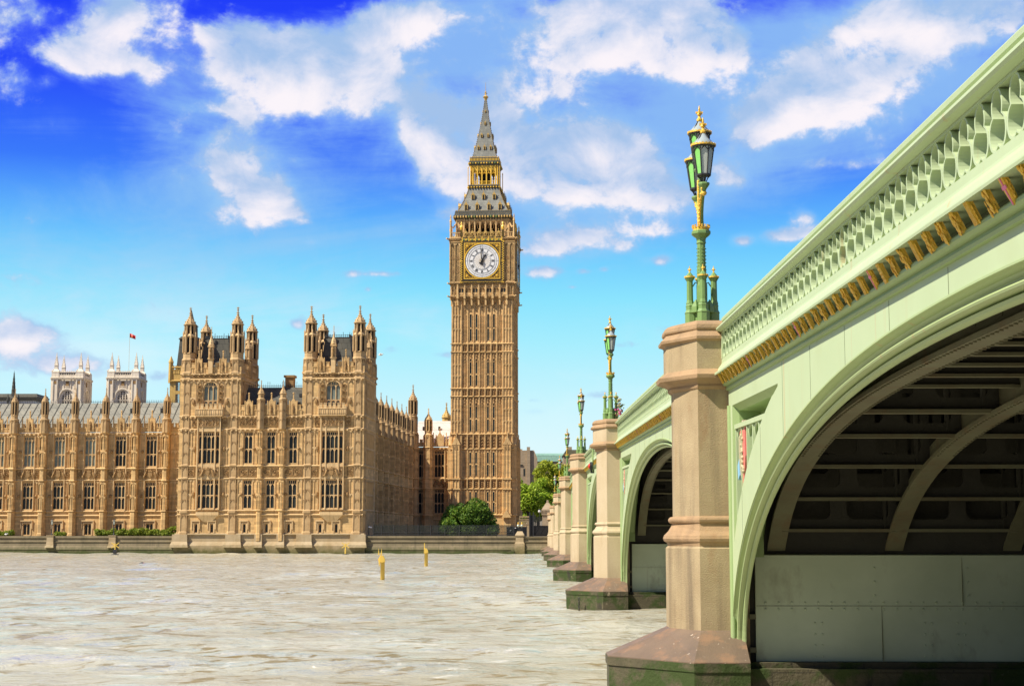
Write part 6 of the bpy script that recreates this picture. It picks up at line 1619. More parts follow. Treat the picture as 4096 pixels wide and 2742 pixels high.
t = thing('flag', 'small red flag flying from a thin pole above the right abbey tower', 'flag', (-149.3, 580.4, 62.2))
m_ = MB(); m_.tube([(0, 0, 0), (0, 0, 15.3)], .05, 6); m_.build('pole', 'stone_pale', t)
m_ = MB(); R = []
for k in range(9):
    x = .06 + 2.1 * k / 8; y = .18 * sin(k * 1.1); dz = -.9 * (k / 8)**1.2
    R.append([(x, y, 15.2 + dz), (x, y, 15.2 + dz - 1.55 + .2 * k / 8), (x, y + .02, 15.2 + dz - 1.55 + .2 * k / 8), (x, y + .02, 15.2 + dz)])
m_.rings(R, sm=True); c_ = m_.build('cloth', 'red', t)
m_ = MB(); m_.ball((1.0, -.02, 13.9), .3, 6, 4, (1, .2, 1)); m_.build('emblem', 'yellow', c_)
# dark church spirelet far left
t = thing('church_spire', 'thin black gothic spire rising behind the palace roof at far left', 'spire', (-132.3, 400, 0))
m_ = MB(); m_.lathe(0, 0, [(.85, 30), (.85, 37.2), (.95, 37.4), (.6, 38.0), (.42, 40.5), (.15, 43.6), (.05, 44.4)], 8)
for k in range(8):
    a = 2 * pi * k / 8
    for z, r in ((38.6, .58), (39.6, .5), (40.6, .42), (41.6, .34), (42.6, .25)): m_.ball((r * cos(a), r * sin(a), z), .09, 4, 3, sm=False)
    if k % 2 == 0: m_.lathe(1.3 * cos(a + .4), 1.3 * sin(a + .4), [(.28, 30), (.28, 36.8), (.34, 37), (.03, 38.8)], 5)
m_.build('spire', 'slate', t)
m_ = MB(); m_.box(-.2, .2, -.03, .03, 43.9, 44.0); m_.box(-.03, .03, -.03, .03, 43.4, 44.7); m_.build('cross', 'iron', t)
# white classical block far left
t = thing('building', 'low white building with a heavy moulded cornice behind the palace roof', 'building', (-142.7, 450, 0))
m_ = MB(); m_.box(-60, 0, 0, 9, 0, 41.2); m_.box(-40, -36, -.4, 0, 30, 41.2); m_.box(-6.5, -4, -.3, 0, 30, 41.2); m_.build('wall', 'white', t)
m_ = MB()
for z, p in ((41.2, .3), (41.7, .8), (42.2, 1.2), (42.7, .9)): m_.box(-60 - p, p, -p, 9 + p, z, z + .46)
m_.build('cornice', 'lead', t)

# ------------------------------------------------------------------ embankment
def in_palace(mb, name, m): return mb.build(name, m, None, P0, ROT)
WALL = [(.45, -2), (.05, -1), (.05, .55), (-.02, .6), (.1, 1.15), (.16, 1.2), (.2, 1.72), (.1, 1.75), (.06, 1.9), (.22, 1.95), (.26, 2.38), (.12, 2.42), (.08, 2.58), (.16, 2.62), (.16, 2.8), (.95, 2.8), (.95, -2)]
mb = MB(); mb.prism(WALL, -95, -30.62, 'x')
o = in_palace(mb, 'river_wall', 'riverwall'); tag(o, 'long stained grey river wall carrying the terrace and hedge at left', 'wall')
mb = MB()
for lx in (-51.05, -40.75, -61.3):
    mb.rings([[(lx - w, .5, z), (lx - w, -p, z), (lx + w, -p, z), (lx + w, .5, z)] for w, p, z in ((.75, .5, .9), (.62, .22, 1.3), (.55, .12, 1.9), (.55, .12, 2.75), (.62, .2, 2.78), (.62, .2, 2.9))])
q_ = mb.build('wall_pier', 'plinth', o)
mb = MB(); mb.prism(WALL, .42, 24.62, 'x'); o = in_palace(mb, 'river_wall', 'riverwall'); tag(o, 'grey green river wall below the glass fence and the round tree', 'wall')
mb = MB(); mb.prism([(a - .15, b - (.1 if b > 2.6 else 0)) for a, b in WALL], 25.48, 70, 'x'); o = in_palace(mb, 'river_wall', 'riverwall'); tag(o, 'short river wall section between the stone gate pier and the bridge', 'wall')
t = thing('stone_pier', 'stone pier with sloping cap on the river wall left of the bridge', 'pier', to_world(25.05, 0.1), ROT)
mb = MB(); mb.rings([[(-w, -p, z), (w, -p, z), (w, 1.1, z), (-w, 1.1, z)] for w, p, z in ((.80, .45, -1.5), (.78, .42, 1.6), (.62, .3, 1.9), (.60, .28, 2.75), (.72, .4, 2.8), (.72, .4, 2.95), (.40, .0, 3.5), (.36, 0, 3.55))]); mb.build('shaft', 'plinth', t)
mb = MB()
for k in range(4): mb.box(-2.4 + .35 * k, -.8, -.9 + .2 * k, .1, -1, .12 + .16 * k)
mb.build('step', 'riverwall', t)
t = thing('twin_lamp', 'twin globe lamp with gilded tops standing on the stone pier', 'lamp', to_world(25.05, .55, 3.55), ROT)
mb = MB(); gb = MB(); gd = MB()
mb.tube([(0, 0, 0), (0, 0, .35)], .06, 6)
for s in (-1, 1):
    mb.tube([(0, 0, .3), (s * .28, 0, .35), (s * .28, 0, .62)], .035, 6); gb.ball((s * .28, 0, .86), .20, 10, 7, (1, 1, 1.15)); gd.lathe(s * .28, 0, [(.13, 1.06), (.16, 1.12), (.06, 1.2), (.08, 1.3), (.01, 1.45)], 6)
mb.build('stem', 'iron', t); gb.build('globe', 'lampglass', t); gd.build('gilded_top', 'gold', t)
# terrace and land
mb = MB(); c4 = [to_world(-95, .9), to_world(-30, .9), to_world(-30, 9.2), to_world(-95, 9.2)]
mb.add([(p[0], p[1], 2.72) for p in c4], [(0, 1, 2, 3)]); tag(mb.build('terrace', 'paving'), kind='structure')
mb = MB(); c4 = [to_world(-2500, 6), to_world(2500, 6), to_world(2500, 3500), to_world(-2500, 3500)]
mb.add([(p[0], p[1], 2.70) for p in c4], [(0, 1, 2, 3)])
c4 = [to_world(.4, .9), to_world(2500, .9), to_world(2500, 6), to_world(.4, 6)]
mb.add([(p[0], p[1], 2.70) for p in c4], [(0, 1, 2, 3)])
tag(mb.build('ground', 'paving'), kind='structure')

# glass and iron fence on the wall
t = thing('glass_fence', 'dark iron fence with smoked glass panels along the river wall beside the palace', 'fence', to_world(0, .5), ROT)
M['smoked'] = glassmat('smoked_glass', (0.035, 0.04, 0.035), .15, .42)
px_ = [1.6, 2.9, 4.9, 6.9, 8.8, 10.8, 13.1, 15.4, 17.6, 19.8, 22.2, 24.0]
for k, x in enumerate(px_):
    mb = MB(); mb.box(x - .05, x + .05, -.05, .05, 2.8, 4.55 if k else 4.9)
    if k == 0: mb.tube([(x, 0, 4.9), (x + .1, -.1, 5.0)], .05, 5)
    mb.build('post', 'iron', t)
mb = MB()
for z in (2.95, 3.35): mb.box(px_[0], px_[-1], -.02, .02, z, z + .05)
for x in lin(px_[0], px_[-1], 150): mb.box(x - .008, x + .008, -.008, .008, 2.8, 3.36)
mb.build('railing', 'iron', t)
for k in range(len(px_) - 1):
    mb = MB(); mb.box(px_[k] + .07, px_[k + 1] - .07, .055, .07, 2.85, 4.5); mb.build('glass_panel', 'smoked', t)
t = thing('security_camera', 'small white security camera on a bracket at the pavilion corner', 'camera', to_world(.75, 1.0, 4.0), ROT)
mb = MB(); mb.box(-.05, .05, -.05, .05, -1.1, .5); mb.tube([(0, 0, .0), (.2, -.2, .1)], .05, 5); mb.build('bracket', 'iron', t)
mb = MB(); mb.rings([[(.1 + d * .5, -.1 - .3 * d + .0 * c, .2 + .12 * s - .1 * d) if False else (.05 + d * .55, -.15 + .11 * c, .22 + .11 * s - .08 * d) for c, s in [(cos(2 * pi * k / 8), sin(2 * pi * k / 8)) for k in range(8)]] for d in (0, 1)]); mb.build('housing', 'white', t)

# ------------------------------------------------------------------ plants
def leaf_mat(name, a, b, c):
    m = bpy.data.materials.new(name); m.use_nodes = True; N = m.node_tree.nodes; L = m.node_tree.links; bs = N['Principled BSDF']
    bs.inputs['Roughness'].default_value = .55; bs.inputs['Specular IOR Level'].default_value = .25
    g = N.new('ShaderNodeNewGeometry'); r = N.new('ShaderNodeValToRGB'); L.new(g.outputs['Random Per Island'], r.inputs[0])
    r.color_ramp.elements[0].color = (*a, 1); r.color_ramp.elements[1].color = (*c, 1); e = r.color_ramp.elements.new(.55); e.color = (*b, 1)
    L.new(r.outputs[0], bs.inputs['Base Color'])
    tr = N.new('ShaderNodeBsdfTranslucent'); L.new(r.outputs[0], tr.inputs[0]); mx = N.new('ShaderNodeMixShader'); mx.inputs[0].default_value = .3
    L.new(bs.outputs[0], mx.inputs[1]); L.new(tr.outputs[0], mx.inputs[2]); L.new(mx.outputs[0], N['Material Output'].inputs[0])
    return m
M['leaf_dark'] = leaf_mat('dark_leaves', (.05, .12, .016), (.12, .23, .022), (.22, .29, .04))
M['leaf_light'] = leaf_mat('spring_leaves', (.17, .30, .02), (.32, .46, .03), (.50, .58, .06))
M['leaf_olive'] = leaf_mat('olive_leaves', (.20, .27, .018), (.36, .42, .03), (.52, .53, .06))
M['leaf_hedge'] = leaf_mat('hedge_leaves', (.10, .17, .015), (.22, .29, .025), (.38, .40, .05))
def foliage(blobs, n, size, seed, shell=.55):
    rnd = random.Random(seed); mb = MB(); tot = sum(b[3]**2 for b in blobs)
    for (x, y, z, r, sq) in blobs:
        for k in range(int(n * r * r / tot)):
            d = Vector((rnd.gauss(0, 1), rnd.gauss(0, 1), rnd.gauss(0, 1))).normalized(); rr = r * (shell + (1 - shell) * rnd.random()**.5) * rnd.uniform(.86, 1.1)
            p = Vector((x + d.x * rr, y + d.y * rr, z + d.z * rr * sq)); s = size * rnd.uniform(.6, 1.35)
            nrm = (d * .8 + Vector((rnd.gauss(0, .7), rnd.gauss(0, .7), rnd.gauss(0, .7) + .3))).normalized(); a = nrm.orthogonal().normalized(); a.rotate(Matrix.Rotation(rnd.uniform(0, 6.3), 3, nrm)); b = nrm.cross(a)
            a *= s; b *= s * .55
            mb.add([p - a, p - a * .2 + b, p + a, p - a * .2 - b], [(0, 1, 2, 3)])
    return mb
def crown_blobs(cx, cy, cz, R, Hh, n, seed, rmin=.22, rmax=.40):
    rnd = random.Random(seed); out = []
    for k in range(n):
        d = Vector((rnd.gauss(0, 1), rnd.gauss(0, 1), rnd.gauss(0, 1))).normalized(); q = rnd.uniform(.30, .80)
        out.append((cx + d.x * R * q, cy + d.y * R * q, cz + d.z * Hh * q, R * rnd.uniform(rmin, rmax), .8))
    return out
def tree(label, loc, R, z0, z1, trunk_h, seed, leaf, n=7000, size=.34, nb=26, group=None, name='tree', lean=0):
    t = thing(name, label, 'tree', loc, 0, group)
    rnd = random.Random(seed); cz = (z0 + z1) / 2; Hh = (z1 - z0) / 2
    bl = crown_blobs(0, 0, cz, R, Hh, nb, seed)
    tk = MB(); tk.tube([(0, 0, 0), (.1, 0, trunk_h * .5), (lean, 0, trunk_h)], [.48, .38, .3], 8)
    for b in bl[:14]:
        m = Vector((lean * .5 + b[0] * .35, b[1] * .35, (trunk_h + b[2]) / 2 - .4)); tk.tube([(lean * .8, 0, trunk_h * rnd.uniform(.75, 1)), m, (b[0] * .85, b[1] * .85, b[2])], [.2, .13, .05], 5)
    tk.build('trunk', 'bark', t); foliage(bl, n, size, seed + 1).build('crown', leaf, t)
    return t
# clipped round tree in front of the tower
bx_, by_ = to_world(15.9, 8.5)[:2]
t = thing('round_tree', 'broad dark green dome shaped tree in front of the clock tower', 'tree', (bx_, by_, 2.7))
bl = []; rnd = random.Random(5)
for k in range(120):
    d = Vector((rnd.gauss(0, 1), rnd.gauss(0, 1), abs(rnd.gauss(0, 1)) * .9)).normalized(); q = rnd.uniform(.62, .86)
    bl.append((d.x * 5.2 * q, d.y * 4.2 * q, .5 + d.z * 6.2 * q, rnd.uniform(.7, 1.2), .85))
for k in range(10): bl.append((rnd.uniform(-4, 4), rnd.uniform(-2.5, 2.5), rnd.uniform(.3, 1.2), 1.0, .8))
foliage(bl, 36000, .18, 6, .5).build('crown', 'leaf_dark', t)
mb = MB(); mb.tube([(0, 0, 0), (.1, 0, 1.5), (.3, 0, 3)], [.3, .25, .2], 7)
for k in range(9): b = bl[k * 6]; mb.tube([(.1, 0, 1.2), (b[0] * .5, b[1] * .5, b[2] * .7), (b[0], b[1], b[2])], [.14, .1, .04], 5)
mb.build('trunk', 'bark', t)
for lab, loc, R, z0, z1, th, sd_, lf, n in (
        ('leafy light green plane tree with dark forked branches beside the clock tower', (-.6, 346, 2.7), 4.2, 3.5, 12.0, 6, 11, 'leaf_light', 7000),
        ('taller yellow green tree rising above the others before the brown building', (4.6, 364, 2.7), 5.0, 5.5, 18.8, 8, 12, 'leaf_olive', 8500),
        ('olive green tree half hidden behind the bridge lamps', (9.6, 362, 2.7), 4.6, 5.5, 18.8, 8, 13, 'leaf_olive', 7500),
        ('low bright green tree over the gates left of the bridge piers', (3.0, 352, 2.7), 3.8, 1.5, 10.5, 5.5, 14, 'leaf_light', 6500),
        ('mid green tree close against the edge of the clock tower', (-3.2, 362, 2.7), 3.6, 4.0, 14.5, 7, 15, 'leaf_light', 5500),
        ('bright low tree filling the gap beside the tower base and the gates', (-1.6, 356, 2.7), 3.9, 2.0, 9.5, 5, 17, 'leaf_light', 7000),
        ('upright yellow green tree close behind the gate posts', (1.6, 358, 2.7), 3.8, 3.0, 14.5, 7, 18, 'leaf_light', 7000),
        ('green tree deepest in the row, behind the fourth bridge lamp', (15.0, 372, 2.7), 5.2, 5, 19.5, 8, 16, 'leaf_olive', 6000)):
    tree(lab, loc, R, z0, z1, th, sd_, lf, n, .27, 34)
# hedge and shrubs on the terrace
def hedge(label, lx0, lx1, ly, z1, seed, n, cat='hedge', name='hedge'):
    t = thing(name, label, cat, P0, ROT); rnd = random.Random(seed)
    bl = [(x, ly + rnd.uniform(-.2, .2), 2.75 + (z1 - 2.75) * rnd.uniform(.35, .72), rnd.uniform(.38, .6), .85) for x in lin(lx0, lx1, max(3, int((lx1 - lx0) / .42)))]
    bl += [(x, ly, 3.1, .45, .8) for x in lin(lx0, lx1, max(2, int((lx1 - lx0) / .6)))]
    foliage(bl, n, .13, seed, .5).build('leaves', 'leaf_hedge', t)
    mb = MB()
    for x in lin(lx0 + .2, lx1 - .2, max(2, int((lx1 - lx0) / .8))): mb.tube([(x, ly, 2.7), (x + .05, ly, 3.4)], .04, 5)
    mb.build('stem', 'bark', t)
hedge('long low clipped green hedge on the terrace before the palace wall', -44.0, -33.2, 2.2, 4.05, 21, 9000)
hedge('taller bushy end of the hedge against the pavilion', -33.0, -31.0, 2.0, 4.5, 22, 3000)
hedge('small green shrub at the foot of the terrace lamp, left of the hedge', -50.8, -49.6, 2.2, 3.25, 23, 700, 'shrub', 'shrub')
hedge('small shrub at the far left end of the terrace', -60.4, -58.4, 2.2, 3.6, 24, 1200, 'shrub', 'shrub')
# terrace lamp posts
for k, (lx, lab) in enumerate(((-51.05, 'black terrace lamp post left of the long hedge'), (-40.75, 'black terrace lamp post standing in front of the hedge'))):
    t = thing('terrace_lamp', lab, 'lamp post', to_world(lx, .6, 2.8), ROT, 'lamps on the palace terrace')
    mb = MB(); mb.lathe(0, 0, [(.16, 0), (.16, .3), (.09, .4), (.07, 1.3), (.1, 1.35), (.06, 1.45), (.05, 1.75), (.14, 1.8)], 8); mb.box(-.3, .3, -.02, .02, 1.3, 1.34)
    for a in range(4): mb.tube([(.13 * cos(a * pi / 2 + pi / 4), .13 * sin(a * pi / 2 + pi / 4), 1.8), (.2 * cos(a * pi / 2 + pi / 4), .2 * sin(a * pi / 2 + pi / 4), 2.35)], .018, 4)
    mb.lathe(0, 0, [(.24, 2.35), (.2, 2.42), (.1, 2.55), (.05, 2.6), (.06, 2.68), (.01, 2.78)], 4); mb.build('post', 'iron', t)
    mb = MB(); mb.lathe(0, 0, [(.12, 1.82), (.19, 2.34)], 4); mb.build('glass', 'lampglass', t)

# ------------------------------------------------------------------ gates, lodge and far buildings right of the tower
gx, gy = 0.0, 263.0
t = thing('gate', 'tall dark steel security gate with cross braces between the tower and the bridge', 'gate', (gx, gy, 2.7))
def gX(p, Y): return (p - 2123.5) * Y / 6300
mb = MB()
for p in (2119, 2134): x = gX(p, gy); mb.box(x - .10, x + .10, -.1, .1, 0, 3.8); mb.prism([(x - .12, 3.8), (x + .12, 3.8), (x, 4.1)], -.1, .1, 'y')
mb.build('gate_post', 'iron', t)
mb = MB(); xa, xb = gX(2136, gy), gX(2200, gy); mb.box(xa, xb, .05, .08, .05, 1.75)
for z in (.2, 1.7): mb.box(xa, xb, 0, .05, z, z + .08)
for x in lin(xa, xb, 3): mb.tube([(x, .02, .25), (min(x + .9, xb), .02, 1.7)], .02, 4)
mb.build('gate_leaf', 'black', t)
mb = MB(); xa, xb = gX(2120, gy), gX(2133, gy); mb.box(xa, xb, .05, .1, 0, 3.5); mb.build('gate_leaf', 'black', t)
t = thing('security_fence', 'dark meshed security fence at the foot of the clock tower', 'fence', (0, 258.5, 2.7))
mb = MB(); xa, xb = gX(2028, 258.5), gX(2107, 258.5); mb.box(xa, xb, 0, .05, .05, 1.55)
mb.build('mesh_panel', 'black', t); mb = MB()
for x in lin(xa, xb, 5): mb.box(x - .04, x + .04, -.05, .05, 0, 1.75)
for x in lin(xa, xb, 60): mb.box(x - .012, x + .012, -.02, .02, 0, 1.6)
mb.build('post', 'iron', t); mb = MB()
for x, z in ((xa + .6, .9), (xa + 1.4, 1.3)): mb.box(x - .1, x + .1, -.2, -.06, z, z + .14)
mb.build('floodlight', 'white', t)
lodY = 292.0
t = thing('stone_lodge', 'small grey stone lodge with a pyramid cap behind the bridge piers', 'lodge', (gX(2190, lodY), lodY, 2.7))
mb = MB(); mb.box(-.95, .95, -.9, .9, 0, 4.0); mb.box(-1.1, 1.1, -1.05, 1.05, 3.9, 4.2)
for k in range(9): mb.box(-1.05 + .25 * k - .06, -1.05 + .25 * k + .06, -1.1, -1.0, 4.2, 4.75)
mb.box(-1.0, 1.0, -.95, .95, 4.2, 4.7); mb.rings([[(-a, -a, z), (a, -a, z), (a, a, z), (-a, a, z)] for a, z in ((1.1, 4.75), (1.05, 5.0), (.2, 6.2), (.2, 6.5), (.1, 6.6))]); mb.build('wall', 'brownstone', t)
mb = MB(); mb.box(.2, .6, -.95, -.88, 2.0, 3.5); mb.build('window', 'glass', t)
t = thing('stone_balustrade', 'pierced stone balustrade with railings below the trees', 'balustrade', (0, 296.0, 2.7))
mb = MB(); xa, xb = gX(2078, 296), gX(2120, 296); mb.box(xa, xb, 0, .3, 0, 2.2); mb.box(xa, xb, -.05, .35, 3.5, 3.75); mb.box(xa, xb, -.05, .35, 2.2, 2.35)
for k in range(9): x = xa + (xb - xa) * k / 8; mb.box(x - .06, x + .06, .05, .25, 2.35, 3.5)
for k in range(8): x = xa + (xb - xa) * (k + .5) / 8; mb.rings([[(x + r * cos(a * pi / 2), y, 2.95 + r * 1.6 * sin(a * pi / 2)) for a in range(4)] for r, y in ((.2, .05), (.2, .25))])
mb.build('balustrade_panel', 'plinth', t)
mb = MB(); xa, xb = gX(2138, 296), gX(2172, 296); mb.box(xa, xb, .1, .16, 3.4, 3.46); mb.box(xa, xb, .1, .16, .3, .36)
for x in lin(xa, xb, 22): mb.box(x - .02, x + .02, .1, .14, .0, 3.6)
mb.box(xa, xa + .2, 0, .25, 0, 4.0); mb.build('railing', 'iron', t)
t = thing('globe_lamp', 'white globe street lamp on a dark post under the trees', 'lamp', (gX(2158, 298), 298, 2.7))
mb = MB(); mb.tube([(0, 0, 0), (0, 0, 4.3)], .05, 6); mb.lathe(0, 0, [(.22, 4.9), (.1, 5.0), (.03, 5.15)], 8); mb.build('post', 'iron', t); mb = MB(); mb.ball((0, 0, 4.65), .26, 10, 7, (1, 1, 1.2)); mb.build('globe', 'white', t)
def zY(py, Y): return 2.95 + tan(radians(6.9414) + atan((1371 - py) / 6300)) * Y
Yb_ = 430.0
t = thing('building', 'weathered brown stone building with stepped chimneys beside the clock tower', 'building', (0, Yb_, 2.7))
mb = MB(); xa, xb = -16.0, gX(2150, Yb_); zt_ = zY(1800, Yb_) - 2.7
mb.box(xa, xb, 0, 14, 0, zt_ - 2.2); mb.prism([(xa, zt_ - 2.2), (xb, zt_ - 2.2), (xb - .9, zt_), (xa, zt_)], 0, 12, 'y'); mb.build('wall', 'brownstone', t)
mb = MB(); mb.box(gX(2108, Yb_), gX(2121, Yb_), -.5, 1.5, 5, zt_ + .9); mb.box(gX(2079, Yb_), gX(2090, Yb_), .2, 1.8, zt_ - 3, zt_ + .35); mb.build('chimney', 'brownstone', t)
mb = MB(); mb.box(gX(2077, Yb_), gX(2092, Yb_), -.2, 0, zt_ - 4.2, zt_ - 3.9); mb.box(-2.0, -1.5, -.02, .1, zt_ - 7, zt_ - 5); mb.build('window', 'glass', t)
t = thing('building', 'brown roofed building showing between the bridge lamps', 'building', (0, 440, 2.7))
z1_ = zY(1798, 440) - 2.7; mb = MB(); xa, xb = gX(2254, 440), gX(2420, 440); mb.box(xa, xb, 0, 12, 0, z1_ - 1.6); mb.build('wall', 'brownstone', t)
mb = MB(); mb.prism([(xa - .3, z1_ - 1.6), (xb + .3, z1_ - 1.6), (xb - 1, z1_), (xa + .8, z1_)], -.3, 12.3, 'y'); mb.build('roof', 'girder', t)
mb = MB(); mb.box(xa + .9, xa + 2.4, 1, 3, z1_ - 1, z1_ + .9); mb.build('chimney', 'brownstone', t)
t = thing('building', 'building with a green glazed roof behind the plane trees', 'building', (0, 480, 2.7))
z1_ = zY(1811, 480) - 2.7; mb = MB(); xa, xb = gX(2140, 480), gX(2262, 480); mb.box(xa, xb, 0, 10, 0, z1_ - 2.5); mb.build('wall', 'brownstone', t)
mb = MB(); mb.rings([[(xa, y, z), (xb, y, z)] for y, z in ((-.3, z1_ - 2.5), (.2, z1_ - .6), (1.5, z1_), (8, z1_))], closed=False, cap0=False, cap1=False); mb.build('roof', 'greenglass', t)
t = thing('building', 'white rendered house glimpsed between the tree crowns', 'building', (0, 400, 2.7))
mb = MB(); xa, xb = gX(2085, 400), gX(2200, 400); mb.box(xa, xb, 0, 8, 0, 11.2); mb.build('wall', 'abbey', t); mb = MB()
for k in range(5): x = xa + (xb - xa) * (k + .5) / 5; mb.box(x - .4, x + .4, -.03, .05, 9.0, 11); mb.box(x - .4, x + .4, -.03, .05, 5.5, 7.5)
mb.build('window', 'glass', t)

# ------------------------------------------------------------------ on the water
def marker(x, y, h, r, flag2, label):
    t = thing('marker_post', label, 'marker post', (x, y, 0), 0, 'yellow marker posts in the river')
    mb = MB(); mb.lathe(0, 0, [(r, -1), (r, h - .35), (r * 1.02, h - .35)], 14, sm=True); mb.build('post', 'yellow', t)
    mb = MB(); mb.rings([[(-r * 1.15, yy, h - .42), (r * 1.12, yy, h - .42), (r * 1.0, yy, h - .22), (r * .35, yy, h - .02), (-r * .5, yy, h), (-r * 1.15, yy, h - .06)] for yy in (-r, r)]); mb.lathe(0, 0, [(r * 1.08, h - .45), (r * 1.08, h - .40)], 14); mb.build('cap', 'yellow', t)
    mb = MB()
    if flag2:
        for s in (-1, 1): mb.prism([(-r * 1.25 + s * r * .55 - r * .35, h + .02), (-r * 1.25 + s * r * .55 + r * .35, h + .02), (-r * 1.25 + s * r * .75, h + .46)], -.04, .04, 'y')
        mb.prism([(-r * 2.1, h - .25), (-r * .8, h + .06), (-r * 1.1, h - .5), (-r * 1.6, h - .75)], -.05, .05, 'y')
    else: mb.box(-r * 1.25, -r * .8, -.04, .04, h - .5, h + .48)
    mb.build('vane', 'yellow', t)
marker(-9.48, 101.6, 1.66, .138, True, 'nearer yellow marker post in the river with two pointed vanes on top')
marker(-9.80, 148.7, 1.72, .165, False, 'farther yellow marker post in the river with one upright vane')
def buoy(x, y, dark, label):
    t = thing('cross_buoy', label, 'buoy', (x, y, 0), 0, 'yellow cross buoys by the river wall')
    mb = MB(); mb.lathe(0, 0, [(.55, -.3), (.62, .05), (.5, .16), (.2, .2)], 12); mb.build('float', 'iron', t)
    mb = MB(); mb.lathe(0, 0, [(.13, .18), (.11, .9), (.07, .95), (.07, 1.75)], 8); mb.build('post', 'yellow', t)
    mb = MB()
    for s in (-1, 1): mb.rings([[(-.55 * s + a, yy, 1.02 + b), (.55 * s + a, yy, 1.72 + b), (.55 * s - a, yy, 1.72 + b + .14), (-.55 * s - a, yy, 1.02 + b + .14)] for yy, a, b in ((-.04 + .01 * s, .0, 0), (.03 + .01 * s, .0, 0))])
    mb.build('cross_topmark', 'yellow', t)
    if dark: mb = MB(); mb.box(-.24, .24, -.24, .2, .25, .85); mb.build('battery_box', 'iron', t)
buoy(-60.9, 232, True, 'yellow cross buoy with a dark box, below the long hedge')
buoy(-27.1, 232, False, 'yellow cross buoy beside the right corner of the pavilion')
t = thing('float', 'small dark mooring float bobbing in the open river', 'float', (-38.9, 158.6, 0))
mb = MB(); mb.ball((0, 0, .07), .24, 10, 6, (1.2, 1, .8)); mb.build('body', 'iron', t); mb = MB(); mb.ball((.2, -.1, .1), .09, 6, 4); mb.build('red_mark', 'red', t)
def gull(label, loc, span, fly):
    t = thing('gull', label, 'bird', loc)
    mb = MB(); mb.ball((0, 0, 0), .13, 8, 5, (2.0, 1, 1)); mb.ball((.26, 0, .1), .075, 6, 4); mb.tube([(.3, 0, .1), (.42, 0, .07)], [.03, .008], 5)
    if fly:
        for s in (-1, 1): mb.rings([[(.10, s * .08, .03), (-.12, s * .08, .03)], [(.16, s * .35, .16), (-.08, s * .35, .16)], [(-.02, s * .72, .05), (-.10, s * .72, .05)]], closed=False, cap0=False, cap1=False)
    else: mb.tube([(0, .03, -.1), (0, .03, -.26)], .012, 4); mb.tube([(0, -.03, -.1), (0, -.03, -.26)], .012, 4)
    mb.build('body', 'white', t)
gull('white gull standing on the river wall at far left', to_world(-58.6, .4, 3.06), 0, False)
gull('gull flying in the sky right of the pavilion pinnacles', (-19.2, 200, 25.8), 1, True)

# ------------------------------------------------------------------ river
def water_h(x, y):
    h = 0
    for a, kx, ky, ph in WV: h += a * sin(kx * x + ky * y + ph)
    return h
rnd = random.Random(42); WV = []
for k in range(34):
    lam = 0.9 * (1.16 ** k) if k < 18 else rnd.uniform(1.2, 9); th = rnd.gauss(1.35, .42); kk = 2 * pi / lam
    WV.append((.0085 * lam**.72 * rnd.uniform(.5, 1), kk * cos(th), kk * sin(th), rnd.uniform(0, 6.28)))
ys = []; y = 14.0
while y < 262: ys.append(y); y += max(.11, .0038 * y + .00003 * y * y)
NX = 300; vs = []; fs = []; sm = []
for j, y in enumerate(ys):
    xl, xr_ = -.40 * y - 14, .12 * y + 8
    for i in range(NX + 1):
        x = xl + (xr_ - xl) * i / NX
        vs.append((x, y, max(-.5, water_h(x, y)) * (1.0 if y > 30 else 1)))
for j in range(len(ys) - 1):
    for i in range(NX): a = j * (NX + 1) + i; fs.append((a, a + 1, a + NX + 2, a + NX + 1))
mw = bpy.data.materials.new('river_water'); mw.use_nodes = True; N = mw.node_tree.nodes; L = mw.node_tree.links; N.remove(N['Principled BSDF'])
co = N.new('ShaderNodeTexCoord')
def wn_(scale, det, st, rg=.6, dist=0.4):
    mp = N.new('ShaderNodeMapping'); mp.inputs['Scale'].default_value = st; L.new(co.outputs['Object'], mp.inputs[0])
    n = N.new('ShaderNodeTexNoise'); L.new(mp.outputs[0], n.inputs['Vector']); n.inputs['Scale'].default_value = scale; n.inputs['Detail'].default_value = det; n.inputs['Roughness'].default_value = rg; n.inputs['Distortion'].default_value = dist
    return n.outputs[0]
def wm_(op, a, b):
    n = N.new('ShaderNodeMath'); n.operation = op; n.use_clamp = False
    for i_, v in enumerate((a, b)):
        if isinstance(v, (int, float)): n.inputs[i_].default_value = v
        else: L.new(v, n.inputs[i_])
    return n.outputs[0]
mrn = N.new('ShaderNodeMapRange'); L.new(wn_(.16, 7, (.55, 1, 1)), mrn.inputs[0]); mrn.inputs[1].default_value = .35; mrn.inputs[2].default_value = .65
mx = N.new('ShaderNodeMix'); mx.data_type = 'RGBA'; L.new(mrn.outputs[0], mx.inputs[0]); mx.inputs[6].default_value = (.405, .38, .285, 1); mx.inputs[7].default_value = (.51, .505, .42, 1)  # silt colour lightened: pale sky reflection put into the diffuse base
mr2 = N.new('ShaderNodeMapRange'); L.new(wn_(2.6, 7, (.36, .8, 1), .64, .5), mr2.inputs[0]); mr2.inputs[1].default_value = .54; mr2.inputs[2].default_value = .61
mx2 = N.new('ShaderNodeMix'); mx2.data_type = 'RGBA'; L.new(mr2.outputs[0], mx2.inputs[0]); L.new(mx.outputs[2], mx2.inputs[6]); mx2.inputs[7].default_value = (.20, .14, .045, 1)  # ochre flecks: dark reflections of bridge and palace put into the colour
bp = N.new('ShaderNodeBump'); bp.inputs['Strength'].default_value = 1.0; bp.inputs['Distance'].default_value = .20; L.new(wn_(2.3, 8, (.5, .8, 1), .62, .4), bp.inputs['Height'])
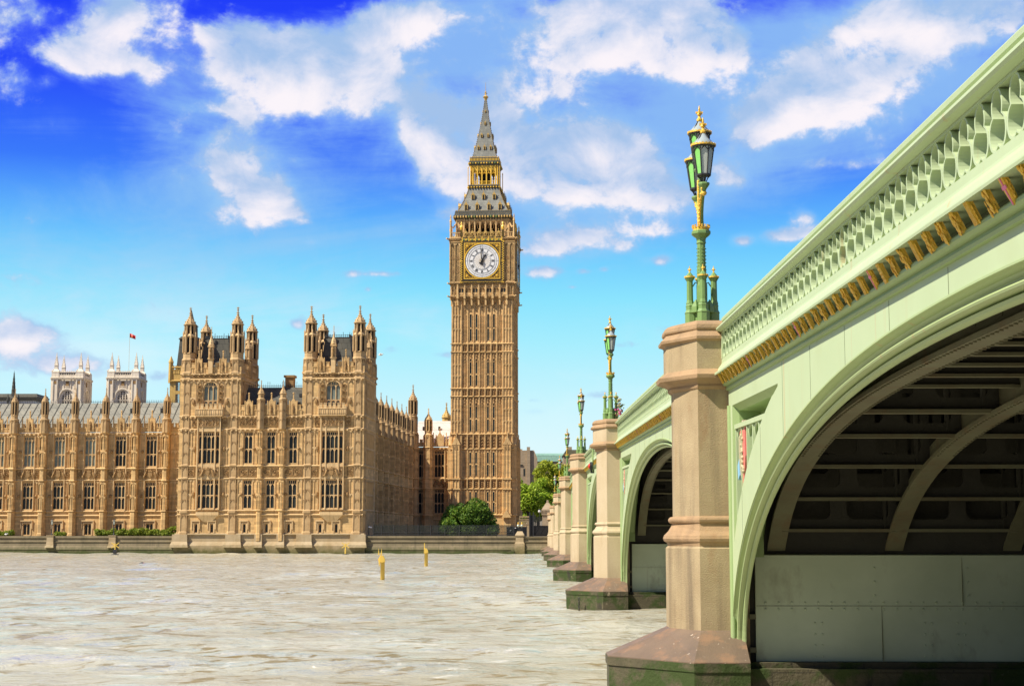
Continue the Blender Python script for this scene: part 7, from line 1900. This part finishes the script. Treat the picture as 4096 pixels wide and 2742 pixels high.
mr3 = N.new('ShaderNodeMapRange'); L.new(wn_(.05, 4, (1, 1, 1)), mr3.inputs[0]); mr3.inputs[1].default_value = .35; mr3.inputs[2].default_value = .65; mr3.inputs[3].default_value = .45; mr3.inputs[4].default_value = 1.0
fl_ = wm_('MULTIPLY', mr2.outputs[0], mr3.outputs[0]); L.new(fl_, mx2.inputs[0])
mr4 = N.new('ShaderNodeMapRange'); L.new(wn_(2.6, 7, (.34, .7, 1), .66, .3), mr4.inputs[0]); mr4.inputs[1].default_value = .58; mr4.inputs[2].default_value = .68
mx3 = N.new('ShaderNodeMix'); mx3.data_type = 'RGBA'; L.new(wm_('MULTIPLY', mr4.outputs[0], .8), mx3.inputs[0]); L.new(mx2.outputs[2], mx3.inputs[6]); mx3.inputs[7].default_value = (.70, .68, .60, 1)  # pale ripple glints put into the colour
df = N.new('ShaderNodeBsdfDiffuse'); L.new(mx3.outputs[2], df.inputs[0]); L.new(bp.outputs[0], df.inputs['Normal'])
gl_ = N.new('ShaderNodeBsdfGlossy'); gl_.inputs[0].default_value = (.95, .95, .82, 1); gl_.inputs['Roughness'].default_value = .06; L.new(bp.outputs[0], gl_.inputs['Normal'])
fr_ = N.new('ShaderNodeFresnel'); fr_.inputs['IOR'].default_value = 1.33; L.new(bp.outputs[0], fr_.inputs['Normal'])
ms = N.new('ShaderNodeMixShader'); fc_ = N.new('ShaderNodeClamp'); L.new(wm_('MULTIPLY', wm_('MULTIPLY', fr_.outputs[0], .95), wm_('SUBTRACT', 1.0, wm_('MULTIPLY', fl_, .6))), fc_.inputs[0]); fc_.inputs[2].default_value = .8
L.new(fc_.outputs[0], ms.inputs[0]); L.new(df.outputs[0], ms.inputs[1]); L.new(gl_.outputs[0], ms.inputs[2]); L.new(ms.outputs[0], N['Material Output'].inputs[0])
me = bpy.data.meshes.new('river'); 
# wide flat skirts so that the river reaches out of the picture on every side
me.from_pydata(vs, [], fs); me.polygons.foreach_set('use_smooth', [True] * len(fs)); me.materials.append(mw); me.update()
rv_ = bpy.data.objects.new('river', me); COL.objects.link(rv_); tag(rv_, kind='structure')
mb = MB(); xl = lambda y: -.40 * y - 14 + .02; xr2 = lambda y: .12 * y + 8 - .02
yA, yB = 14.0, ys[-1]
mb.quad((-900, yA, -.03), (xl(yA), yA, -.03), (xl(yB), yB, -.03), (-900, yB, -.03)); mb.quad((xr2(yA), yA, -.03), (900, yA, -.03), (900, yB, -.03), (xr2(yB), yB, -.03)); mb.quad((-900, -300, -.03), (900, -300, -.03), (900, yA, -.03), (-900, yA, -.03))
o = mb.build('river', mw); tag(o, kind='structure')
